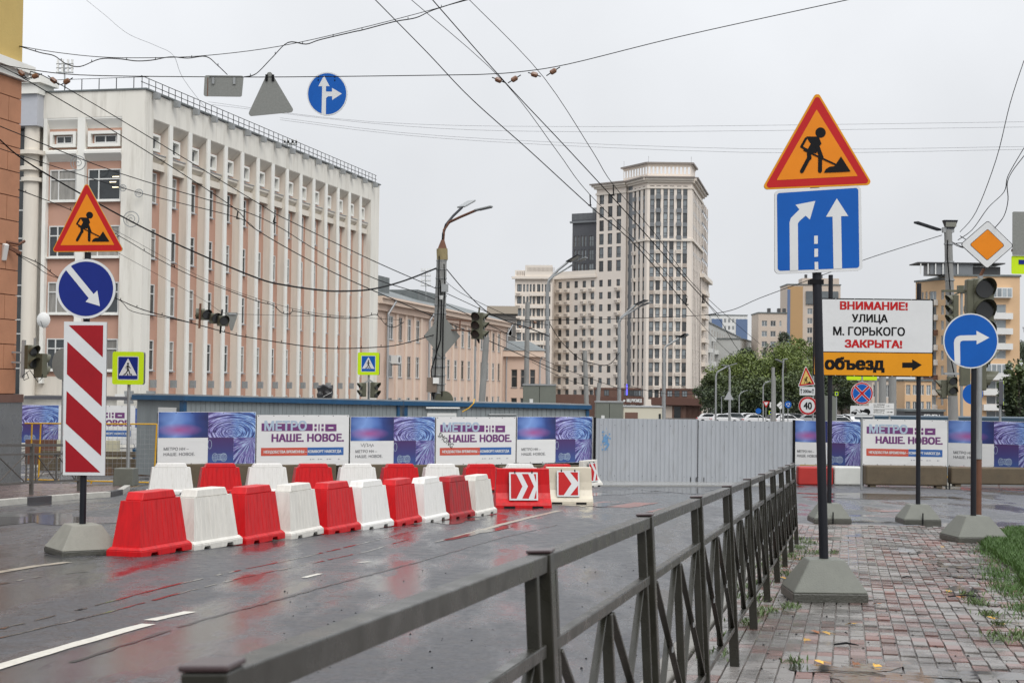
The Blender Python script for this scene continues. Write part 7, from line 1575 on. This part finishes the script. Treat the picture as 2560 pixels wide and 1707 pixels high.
wire('taut messenger wire from corner building rising to the top centre', [(45, 115), (130, 130), (250, 143), (385, 145), (520, 139), (700, 116), (930, 64), (1190, -5)], 43, 22, px=1.8)
wire('festooned cable hanging under the messenger wire', [(45, 115), (100, 132), (135, 140), (165, 160), (200, 167), (250, 148), (300, 148), (340, 153), (380, 151), (425, 143), (470, 146), (515, 142), (545, 165), (568, 187)], 43, 30.5, px=2.6, clips=7)
wire('festooned cable rising from the rectangular hanging sign to the top', [(610, 193), (640, 185), (680, 145), (720, 107), (765, 111), (800, 100), (885, 80), (905, 76), (985, 55), (1040, 45), (1085, 25), (1190, -8)], 30.5, 22, px=2.8, clips=7)
wire('straight span wire carrying the three hanging signs and insulators', [(-5, 160), (60, 172), (200, 188), (560, 193), (818, 192), (1130, 188), (1216, 186), (1300, 180), (1420, 161), (1700, 92), (2130, -2)], 42, 16, px=2.2)
wire('dark cable from the central pole down to the tower foot', [(1114, 670), (1164, 729), (1216, 778), (1270, 804), (1316, 818), (1372, 840)], 66, 110, px=3)
wire('sagging dark cable before the cream wing lower floors', [(1372, 805), (1400, 850), (1440, 890), (1470, 905), (1520, 912), (1550, 880)], 120, 130, px=2.2)
wire('line from the central pole crossing to the lamp before the wing', [(1110, 700), (1170, 742), (1300, 800), (1370, 812)], 66, 120, px=1.5)
wire('level span wire before the tower from the pole cluster to the right insulators', [(1260, 799), (1400, 800), (1600, 795), (1760, 788), (1790, 785)], 110, 100, px=1.4)
wire('rising span wire from the right insulators to the right lamp pole', [(1760, 788), (1830, 775), (1900, 745), (2050, 690), (2180, 643), (2355, 588)], 100, 61, px=1.8)
for i, (p, q) in enumerate((([(520, 255), (930, 305), (1500, 317), (2560, 305)], 'topmost'), ([(530, 262), (1000, 315), (1500, 330), (2560, 318)], 'second'), ([(700, 295), (1100, 340), (1850, 372), (2560, 367)], 'third'), ([(700, 300), (1100, 346), (1850, 381), (2560, 374)], 'lowest'))):
    wire('very thin far line crossing the sky level, %s of four' % q, p, 120, 90, px=.8, m=M_wiret)
wire('thin slack line falling from the top left to the facade roof', [(215, 0), (262, 38), (320, 85), (390, 115), (434, 140), (460, 200), (530, 292)], 60, 100, px=1, m=M_wiret)
wire('cable at the right edge falling to the right lamp pole, outer', [(2560, 152), (2525, 260), (2490, 400), (2440, 530), (2400, 580)], 40, 58, px=2)
wire('cable at the right edge falling to the right lamp pole, inner', [(2560, 370), (2520, 440), (2510, 480), (2470, 520), (2430, 575), (2395, 600)], 40, 58, px=2.2)
wire('looped thick cable at the right edge above the priority diamond', [(2560, 390), (2530, 430), (2518, 460), (2520, 500), (2510, 540), (2487, 570)], 30, 29, px=2.6)
wire('thin tangled line right of the right lamp pole head', [(2400, 590), (2420, 605), (2385, 610), (2410, 620), (2380, 605)], 60, 60, px=2)
wire('overhead line continuing over the apartment block towards the trees', [(1745, 732), (1800, 800), (1850, 880), (1925, 955)], 130, 200, px=1.4)
wire('second overhead line continuing towards the trees', [(1729, 780), (1790, 850), (1860, 915), (1930, 970), (1990, 1010)], 130, 220, px=1.4)
for a, b, lb in (((1500, 970), (1330, 905), 'left'), ((1560, 960), (1740, 985), 'right'), ((1240, 840), (1560, 975), 'upper'), ((1690, 955), (1760, 975), 'far')):
    wire('thin slack wire before the tower base, %s one' % lb, [a, ((a[0] + b[0]) / 2, (a[1] + b[1]) / 2 + 10), b], 100, 120, px=1.2)
# insulators
def insulator(a, b, Z, lb, first=[None]):
    p, q = pix(*a, Z), pix(*b, Z); t = thing('insulator', lb, 'insulator', tuple(p)); d = (q - p); m_ = d * .5; u = d.normalized(); r = (6.5 if Z < 60 else 3) * Z / FPX
    MB().tube([d * 0, d * .3], r * .22, 5).build('eye_link', M_black, t); MB().tube([m_ - u * r * 1.3, m_ - u * r * .9, m_ + u * r * .9, m_ + u * r * 1.3], [r * .6, r, r, r * .6], 10).build('body', M_insul, t, smooth=True); MB().tube([d * .7, d], r * .22, 5).build('eye_link', M_black, t)
    return t
for i, (a, b) in enumerate((((1230, 194), (1262, 207)), ((1302, 188), (1270, 208)), ((1320, 182), (1352, 192)), ((1400, 168), (1366, 190)))):
    insulator(a, b, 25, 'brown insulator on the span wire near the sky centre, %s from the left' % ('first', 'second', 'third', 'last')[i])
for x, y in ((1216, 187), (1228, 186), (1302, 180), (1320, 178), (1402, 164), (1419, 160)):
    pass
for i, (a, b) in enumerate((((42, 172), (66, 195)), ((105, 185), (72, 196)), ((120, 190), (148, 213)), ((182, 195), (152, 213)))):
    insulator(a, b, 40, 'brown insulator beside the corner building cornice, %s from the left' % ('first', 'second', 'third', 'last')[i])
for i, (a, b) in enumerate((((1290, 812), (1310, 820)), ((1335, 818), (1315, 822)), ((1345, 812), (1330, 800)))):
    insulator(a, b, 110, 'small insulator cluster before the left cream wing, piece %s' % ('left', 'middle', 'right')[i])
for i, (x, y, x2, y2, H) in enumerate(((1475, 487, 1476, 512, 6.2), (1533, 463, 1534, 487, 6.2), (1717, 745, 1715, 760, 6), (1758, 735, 1757, 755, 6), (595, 528, 592, 545, 0), (688, 540, 683, 556, 0))):
    Z = (45, 45, 100, 100, 48, 48)[i]; p = pix(x, y, Z); t = thing('wire_hanger', 'small dark clamp joining two overhead lines, %s' % ('upper left of the tower', 'over the tower left facet', 'over the tower right side, left one', 'over the tower right side, right one', 'over the fins, left one', 'over the fins, right one')[i], 'clamp', tuple(p)); K = Z / FPX
    MB().bar((0, 0, 0), pix(x2, y2, Z) - p, 3 * K).build('rod', M_black, t); MB().box(-4 * K, 4 * K, -2 * K, 2 * K, (y - y2) * K - 3 * K, (y - y2) * K).build('shoe', M_black, t)
# roof antennas
def antenna(label, px, y0, y1, Z, n):
    q = pix(px, y0, Z); t = thing('roof_antenna', label, 'antenna', tuple(q)); hh = (y0 - y1) * Z / FPX; MB().tube([(0, 0, 0), (-.1, 0, hh)], .05, 6).build('mast', M_galv, t)
    for i in range(n): z = hh * (1 - .17 * i); MB().box(-.6, .5, -.05, .05, z - .04, z + .04).build('crossarm', M_galv, t); [MB().box(x - .06, x + .06, -.06, .06, z, z + .3).build('insulator_cup', M_wh, t) for x in (-.5, -.2, .15, .42)]
antenna('roof mast with three crossarms on the left building corner', 163, 222, 160, 103, 3); antenna('small roof mast on the finned building edge', 727, 378, 358, 128, 2); antenna('thin roof mast on the peach building left of the big pole', 1065, 750, 678, 175, 4)
for x, y, Z in ((1560, 640, 0),): pass
# ---------------------------------------------------------------- far city at the right
def block(name, label, x0, x1, ytop, Z, dep, m, cols=None, rows=None, win=None, Z1=None, cat='building', base=None):
    a, b = gpt(x0, Z), gpt(x1, Z1 or Z); ang = math.atan2(b[1] - a[1], b[0] - a[0]); L = math.hypot(b[0] - a[0], b[1] - a[1]); zt = pix(x0, ytop, Z).z; zb_ = gz(Z) - 2
    t = thing(name, label, cat, (a[0], a[1], zb_)); 
    cs = cols(L) if cols else []; rs = rows(zt) if rows else []
    P = facade(t, m, a, ang, L, zb_, zt, cs, rs, win or (lambda w, hh, ci, ri: wmesh(w, hh, .2, (.5,), (), .1, [M_wfr, M_gl2, M_rec, M_cream2])))
    part(t, 'side_wall', m, lambda mb: (pbox(mb, P, 0, .15, .01, dep, zb_, zt), pbox(mb, P, L - .15, L, .01, dep, zb_, zt), pbox(mb, P, .16, L - .16, dep - .2, dep, zb_, zt)))
    part(t, 'roof', M_roof, lambda mb: pbox(mb, P, -.2, L + .2, -.25, dep + .2, zt + .003, zt + .35)); return t, P, L, zt
def evn(n, w): return lambda L: [(L * (i + .5) / n - w / 2, L * (i + .5) / n + w / 2) for i in range(n)]
def rws(n, pitch, hh, off=1.2): return lambda zt: [(zt - off - hh - i * pitch, zt - off - i * pitch) for i in range(n)]
LW_ = [M_wfr, M_gl2, M_rec, M_cream2]
# orange nine storey block
t, P, L, zt = block('apartment_block', 'orange nine storey apartment block with white balconies at the right', 2368, 2549, 690, 300, 14, M_orb, lambda L: [(4.4, 5.9), (L - 6.2, L - 2.6)], rws(9, 2.85, 1.6, 2.4))
for k in range(9):
    z = zt - 2.4 - 1.6 - k * 2.85
    if k in (1, 2, 3, 5, 6, 7): part(t, 'balcony', M_wh, lambda mb, z=z: pbox(mb, P, L - 7.0, L - 1.6, -1.1, -.003, z - 1.15, z - .02))
    if k in (0, 5): w = part(t, 'balcony_glazing', M_wfr, lambda mb, z=z: pbox(mb, P, L - 6.6, L - 1.7, -1.0, -.01, z, z + 1.9)); [part(t, 'pane', M_gl2, lambda mb, z=z, i=i: pbox(mb, P, L - 6.4 + i * .95, L - 5.65 + i * .95, -1.03, -1.004, z + .2, z + 1.7)) for i in range(5)]
t2, Pb, Lb, zb2 = block('apartment_block', 'recessed left facade of the orange block with stacked balconies', 2288, 2368, 706, 310, 14, M_orb, lambda L: [(.6, 1.3), (1.9, 2.5), (3.1, 3.7), (4.3, 6.4), (L - .0 - 1.9, L - 1.1)], rws(11, 2.85, 1.7, 2.0), Z1=301)
for k in range(10): part(t2, 'balcony', M_wh if k % 3 != 2 else M_brown, lambda mb, k=k: pbox(mb, Pb, 4.0, 6.9, -1.1, -.003, zb2 - 2.0 - 1.7 - k * 2.85 - 1.0, zb2 - 2.0 - 1.7 - k * 2.85)); part(t2, 'balcony', M_wh, lambda mb, k=k: pbox(mb, Pb, 1.6, 2.8, -.9, -.003, zb2 - 3.7 - k * 2.85 - .9, zb2 - 3.8 - k * 2.85)) if k > 4 else None
part(t, 'roof_house', M_pan, lambda mb: pbox(mb, P, -3, 5, 1, 6, zt + .36, zt + 2.4)); part(t, 'roof_canopy', M_dfr, lambda mb: (pbox(mb, P, -5.5, 11, .5, 7, zt + 2.41, zt + 2.62), pbox(mb, P, 5.2, 10.5, 2, 6, zt + .36, zt + 2.0)))
for i in range(6): part(t, 'canopy_post', M_wh, lambda mb, i=i: pbox(mb, P, -5 + i * 1.4, -4.8 + i * 1.4, .6, .8, zt + .36, zt + 2.4))
# low buildings under the board
block('shop_building', 'low orange brick building between billboard posts with bare windows', 2262, 2330, 952, 290, 10, M_orb, evn(4, .8), rws(3, 3, 1.8, .7))
block('shop_building', 'pale beige three storey house behind the no stopping sign', 2180, 2226, 950, 280, 10, M_bei, evn(3, .7), rws(2, 4, 2.2, .8))
block('shop_building', 'grey brown gabled house behind the tow plate', 2100, 2150, 955, 330, 12, M_rec, evn(4, 1), rws(3, 3, 1.5, 1))
t, P, L, zt = block('dark_shop_front', 'dark shop front strip with a white lettered sign under the detour board', 2262, 2360, 1028, 240, 6, M_dfr); text(t, 'SEVEN', 2.8 - 0, 5.2, 0, .6, 0, M_wh, .05, 'shop_lettering').location = (0, -.2, zt - 1.0 - t.location.z) if False else Vector(P(0, zt - 1.0, .3 * -1)) - Vector(t.location)
# grey lattice poles there
for x, Z, lb in ((2206, 110, 'first thick grey pole under the detour board'), (2231, 105, 'second thick grey pole under the detour board'), (2190, 120, 'thin grey pole under the detour board')): post('tram_pole', lb, 'pole', x, 1030, x, 880, Z, .28 if x > 2200 else .12, .25 if x > 2200 else .1, M_cpole)
# beige mid rise
t, P, L, zt = block('apartment_block', 'beige ten storey block left of the tall glass tower', 1895, 1966, 783, 480, 14, M_bei, lambda L: [(1, 2.6), (3.6, 5.2), (6.3, 6.9)], rws(9, 3.1, 1.7, 2.2))
for k in range(9): part(t, 'balcony', M_wh, lambda mb, k=k: pbox(mb, P, .8, 5.4, -.8, -.003, zt - 3.9 - 3.1 * k - .9, zt - 3.95 - 3.1 * k)) if k > 3 else None
for x in (3, 6, 7.6): part(t, 'vent', M_dfr, lambda mb, x=x: pbox(mb, P, x, x + .8, 1, 3, zt + .36, zt + 1.6))
# tall tower
t, P, L, zt = block('residential_tower', 'tall beige and grey glass tower behind the dark sign pole', 1967, 2100, 712, 520, 14, M_bei, lambda L: [(6.5, 8.2), (10, 16)], rws(16, 3.1, 1.9, 4.5))
part(t, 'ochre_strip', M_och, lambda mb: pbox(mb, P, .05, 5, -.1, -.003, zt - 24, zt - .5)); part(t, 'blue_strip', M_bluep, lambda mb: pbox(mb, P, -.05, .9, -.2, -.1, -12, zt - 1.5)); part(t, 'blue_strip', M_bluep, lambda mb: pbox(mb, P, 4.6, 6.2, -.3, -.1, -12, zt - 24.5))
part(t, 'lower_front', M_bei, lambda mb: pbox(mb, P, .95, 4.55, -.35, -.1, -12, zt - 24.2))
for k in range(14): part(t, 'balcony', M_wh, lambda mb, k=k: pbox(mb, P, 9.6, 16.4, -.9, -.003, zt - 7.5 - 3.1 * k, zt - 6.6 - 3.1 * k))
part(t, 'glass_bay', M_gl2, lambda mb: pbox(mb, P, 6, 16.5, -.5, -.01, zt - 6.2, zt - 2)); part(t, 'crown', M_bei, lambda mb: pbox(mb, P, 5, 17, 1, 8, zt + .36, zt + 2.3))
for x in (6, 9.5, 11): part(t, 'vent', M_dfr, lambda mb, x=x: pbox(mb, P, x, x + .8, 2, 3, zt + 2.31, zt + 3.6))
# blue and white block far
t, P, L, zt = block('apartment_block', 'distant white and slate blue high rise behind the street lines', 1776, 1867, 788, 700, 14, M_wh, evn(9, 1.0), rws(6, 3.1, 1.7, 1.5))
for a, b in ((.3, 5), (11, 16)): part(t, 'blue_panel', M_bluep, lambda mb, a=a, b=b: pbox(mb, P, a, b, -.3, -.003, -12, zt - 1.6))
# long five storey white block along the street
t, P, L, zt = block('apartment_block', 'long pale five storey housing block receding beside the tower', 1768, 1850, 806, 455, 6, mat('pale_grey_housing', (.42, .42, .4), .85, var=.08, vs=.3), evn(14, 1.6), rws(9, 3.6, 2.0, 1.5), Z1=590)
for i in range(12):
    for k in range(5): part(t, 'balcony', M_rec if (i * 3 + k) % 4 == 0 else M_wh, lambda mb, i=i, k=k: pbox(mb, P, 11 * i + 3, 11 * i + 7.5, -1, -.003, zt - 4.9 - k * 3.6, zt - 3.7 - k * 3.6)) if (i + k) % 2 else None
t, P, L, zt = block('apartment_block', 'brown roofed five storey block behind the trees, right of the pale one', 1850, 1893, 848, 480, 12, mat('pale_grey_housing', (.42, .42, .4)), evn(5, 1.3), rws(5, 2.9, 1.6, 1.2), Z1=520)
# ---------------------------------------------------------------- trees
def leafmat(nm, c): return mat(nm, c, .6, var=.35, vs=.25)
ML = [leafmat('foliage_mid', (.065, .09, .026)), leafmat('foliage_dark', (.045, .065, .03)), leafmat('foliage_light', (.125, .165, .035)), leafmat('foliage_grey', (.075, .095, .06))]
MBK = mat('bark', (.06, .05, .04), .9)
def tree_mesh(seed, hh, w, n, size):
    r_ = random.Random(seed); mb = MB(); C_ = []
    for _ in range(26):
        a = r_.uniform(0, 6.28); z = r_.uniform(.22, .95) * hh; rad = w * .5 * math.sin(min(1, (z / hh - .1) / .9 * 1.05) * math.pi) ** .6 * r_.uniform(.3, 1); C_.append((rad * math.cos(a), rad * math.sin(a), z, r_.uniform(.10, .2) * w))
    for _ in range(n):
        cx, cy, cz, cr_ = r_.choice(C_); v = Vector((r_.gauss(0, 1), r_.gauss(0, 1), r_.gauss(0, .8))).normalized() * cr_ * r_.uniform(.6, 1.1); p = Vector((cx, cy, cz)) + v
        a = Vector((r_.uniform(-1, 1), r_.uniform(-1, 1), r_.uniform(-1, 1))).normalized(); b = a.cross(Vector((r_.uniform(-1, 1), r_.uniform(-1, 1), 1))).normalized(); s = size * r_.uniform(.5, 1.3)
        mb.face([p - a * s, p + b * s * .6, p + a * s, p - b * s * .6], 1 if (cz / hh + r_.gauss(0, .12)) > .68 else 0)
    tk = MB(); tk.tube([(0, 0, -1), (0, 0, hh * .25), (.2, 0, hh * .6)], [w * .035, w * .028, w * .01], 7)
    for i in range(5): a = i * 1.3; tk.tube([(0, 0, hh * (.2 + .08 * i)), (w * .25 * math.cos(a), w * .25 * math.sin(a), hh * (.45 + .08 * i))], [w * .015, w * .006], 5)
    return mb, tk
TM = {}
def tree(label, px, ytop, Z, w, mi, seed=0):
    b = pix(px, ytop, Z); g = gz(Z) - .2; hh = b.z - g; t = thing('tree', label, 'tree', (b.x, b.y, g), seed * 1.7)
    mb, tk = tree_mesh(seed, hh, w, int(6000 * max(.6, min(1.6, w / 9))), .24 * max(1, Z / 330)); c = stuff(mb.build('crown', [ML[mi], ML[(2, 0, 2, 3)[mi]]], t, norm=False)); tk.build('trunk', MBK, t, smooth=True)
for i, (px, yt, Z, w, mi, lb) in enumerate([(1790, 935, 340, 9, 1, 'dark tree beside the tower foot, leftmost of the far row'), (1815, 905, 350, 11, 0, 'mid green far tree, second of the row'), (1848, 893, 360, 12, 0, 'mid green far tree, third of the row'), (1885, 885, 365, 13, 0, 'mid green broad far tree left of the yellow green one'),
        (1870, 870, 440, 10, 3, 'grey green tree crown rising behind the row'), (1925, 888, 350, 12, 0, 'green far tree before the beige block'), (1965, 866, 345, 14, 2, 'bright yellow green willow like far tree'), (1990, 850, 360, 13, 2, 'light green far tree just left of the tall dark pole'), (1960, 832, 430, 13, 3, 'grey green spruce like tree before the tall towers'), (2005, 842, 420, 12, 2, 'green tree crown behind the dark pole'),
        (2040, 870, 350, 13, 0, 'green far tree behind the dark pole'), (2075, 900, 340, 11, 1, 'dark green tree between the two dark poles'), (2105, 920, 330, 8, 1, 'small dark tree right of the poles'), (1830, 960, 300, 10, 1, 'dark low tree behind the parked cars, left'), (1880, 955, 300, 11, 1, 'dark low tree behind the parked cars, middle'), (1935, 950, 300, 11, 1, 'dark low tree behind the parked cars, right'), (1985, 945, 300, 11, 1, 'dark low tree behind the limit sign'),
        (2548, 925, 150, 4.2, 1, 'dark conifer like tree at the right edge'), (2590, 870, 190, 8, 1, 'tall dark tree past the right edge'), (2575, 800, 420, 12, 3, 'grey hillside tree right of the orange block')]):
    tree(lb, px, yt, Z, w, mi, i + 1)
mb = MB(); r_ = random.Random(9)
for _ in range(9000):
    x, y = r_.uniform(20, 150), r_.uniform(470, 640); z = gz(y) + abs(r_.gauss(0, 4)) ; a = Vector((r_.uniform(-1, 1), r_.uniform(-1, 1), r_.uniform(-1, 1))).normalized(); b = a.cross(Vector((.3, r_.uniform(-1, 1), 1))).normalized(); p = Vector((x, y, z)); mb.face([p - a * 1, p + b * .8, p + a * 1, p - b * .8])
tag(stuff(mb.build('far_woodland', ML[1], norm=False)), 'dark mass of far trees closing the street behind the cars', 'woodland')
# ---------------------------------------------------------------- cars
CM = {}
def car(label, px, Z, rz, col, kind=0, tone=None):
    m = mat('car_paint_' + col, tone, .25, var=.03); q = pix(px, 1000, Z); t = thing('parked_car', label, 'car', (q.x, q.y, gz(Z) + .02), rz, 'cars on the far street'); s = 1.0
    if col + str(kind) in CM:
        for src, nm in CM[col + str(kind)]: inst(src, nm, t)
        return
    body = [(-2.2, .3), (-2.25, .65), (-2.1, .95), (-1.2, 1.02), (1.1, 1.0), (2.0, .85), (2.25, .6), (2.2, .3)]
    cabp = [(-1.9, .98), (-1.45, 1.48), (-.9, 1.56), (.35, 1.54), (1.15, 1.0)] if kind == 0 else [(-2.15, .98), (-1.95, 1.6), (-1.2, 1.72), (.5, 1.68), (1.25, 1.02)]
    L_ = [(MB().prism(body, -.88, .88).build('body', m, t, bevel=.08), 'body'), (MB().prism(cabp, -.76, .76).build('cabin', m, t, bevel=.1), 'cabin')]
    gp = scl(cabp, .86, 0, 1.3)
    L_.append((MB().prism([(x * .93 + (.0), z) for x, z in gp], -.775, .775).build('side_windows', M_gl, t), 'side_windows'))
    L_.append((MB().hexa([(1.2, -.68, 1.04), (1.2, .68, 1.04), (1.0, .66, 1.0), (1.0, -.66, 1.0), (.5, -.62, 1.5), (.5, .62, 1.5), (.4, .6, 1.46), (.4, -.6, 1.46)]).build('windscreen', M_gl, t), 'windscreen'))
    for x in (-1.4, 1.4):
        for y in (-.82, .82): L_.append((MB().tube([(x, y - .1, .32), (x, y + .1, .32)], .33, 14).build('wheel', M_black, t), 'wheel'))
    for y in (-.65, .65): L_.append((MB().box(2.1, 2.27, y - .15, y + .15, .62, .76).build('headlight', M_wh, t), 'headlight')); L_.append((MB().box(-2.28, -2.15, y - .12, y + .12, .68, .85).build('tail_light', M_red, t), 'tail_light'))
    CM[col + str(kind)] = L_
WT, SV, DK, RD = (.6, .6, .6), (.28, .29, .3), (.03, .03, .035), (.2, .02, .02)
for px, Z, rz, col, kd, tn, lb in [(1812, 255, 5, 'white', 0, WT, 'white hatchback among the far cars, leftmost large one'), (1842, 258, 8, 'silver', 1, SV, 'silver car just right of the leftmost white one'), (1777, 262, 0, 'white', 0, WT, 'white car nose at the tower foot'), (1880, 262, 4, 'white', 1, WT, 'white estate car left of the give way sign'), (1893, 250, 2, 'white', 0, WT, 'second white car left of the give way sign'),
        (1945, 275, 4, 'dark', 0, DK, 'dark car right of the grey pole'), (1962, 255, 8, 'white', 1, WT, 'white car near the roundabout sign'), (1975, 245, 0, 'white', 0, WT, 'nearest white car left of the limit disc'), (1990, 268, 4, 'dark', 1, DK, 'dark car left of the limit disc'), (2003, 280, 6, 'red', 0, RD, 'dark red car behind the limit disc'), (2030, 262, 0, 'silver', 0, SV, 'silver car behind the dark pole'),
        (2100, 240, -10, 'white', 1, WT, 'white van like car between the dark poles, upper'), (2110, 215, -8, 'white', 0, WT, 'white car left of the tow plate'), (2125, 260, -80, 'silver', 1, SV, 'silver car facing the camera left of tow plate'), (2135, 235, -85, 'white', 1, WT, 'white car facing the camera beside the tow plate'), (1955, 300, 0, 'silver', 1, SV, 'far silver car in the back line'), (1925, 300, 2, 'dark', 1, DK, 'far dark car in the back line'), (1985, 310, 0, 'white', 1, WT, 'far white car in the back line'), (2150, 290, -75, 'dark', 0, DK, 'far dark car near the direction sign')]:
    car(lb, px, Z, R(rz), col, kd, tn)
# person on the site
def person(label, px, ytop, Z):
    q = pix(px, ytop, Z); H = 1.75; t = thing('person', label, 'person', (q.x, q.y, q.z - H)); me = bpy.data.meshes.new('body')
    V = [(0, 0, .95), (0, 0, 1.2), (0, 0, 1.42), (0, 0, 1.52), (0, -.02, 1.64), (-.1, 0, .9), (-.11, 0, .48), (-.11, .02, .08), (-.11, -.12, .04), (.1, 0, .9), (.11, 0, .48), (.11, .02, .08), (.11, -.12, .04), (-.19, 0, 1.4), (-.24, 0, 1.12), (-.22, -.12, .88), (.19, 0, 1.4), (.24, 0, 1.12), (.22, -.12, .88)]
    E = [(0, 1), (1, 2), (2, 3), (3, 4), (0, 5), (5, 6), (6, 7), (7, 8), (0, 9), (9, 10), (10, 11), (11, 12), (2, 13), (13, 14), (14, 15), (2, 16), (16, 17), (17, 18)]
    Rr = [.16, .15, .15, .06, .1, .09, .06, .045, .04, .09, .06, .045, .04, .07, .045, .035, .07, .045, .035]
    me.from_pydata(V, E, []); ob = bpy.data.objects.new('body', me); COL.objects.link(ob); ob.parent = t; ob.modifiers.new('skin', 'SKIN'); me.materials.append(M_dblue)
    for v, r in zip(me.skin_vertices[0].data, Rr): v.radius = (r, r)
    me.skin_vertices[0].data[0].use_root = True; ob.modifiers.new('s', 'SUBSURF').levels = 1
    mb = MB(); mb.tube([(0, -.02, 1.66), (0, -.02, 1.72), (0, -.02, 1.78)], [.125, .12, .05], 12); mb.build('white_helmet', M_wh, t, smooth=True)
person('person in a blue jacket and white helmet at the left end of the container', 418, 1014, 54.5)
# ---------------------------------------------------------------- end
bpy.context.view_layer.update()
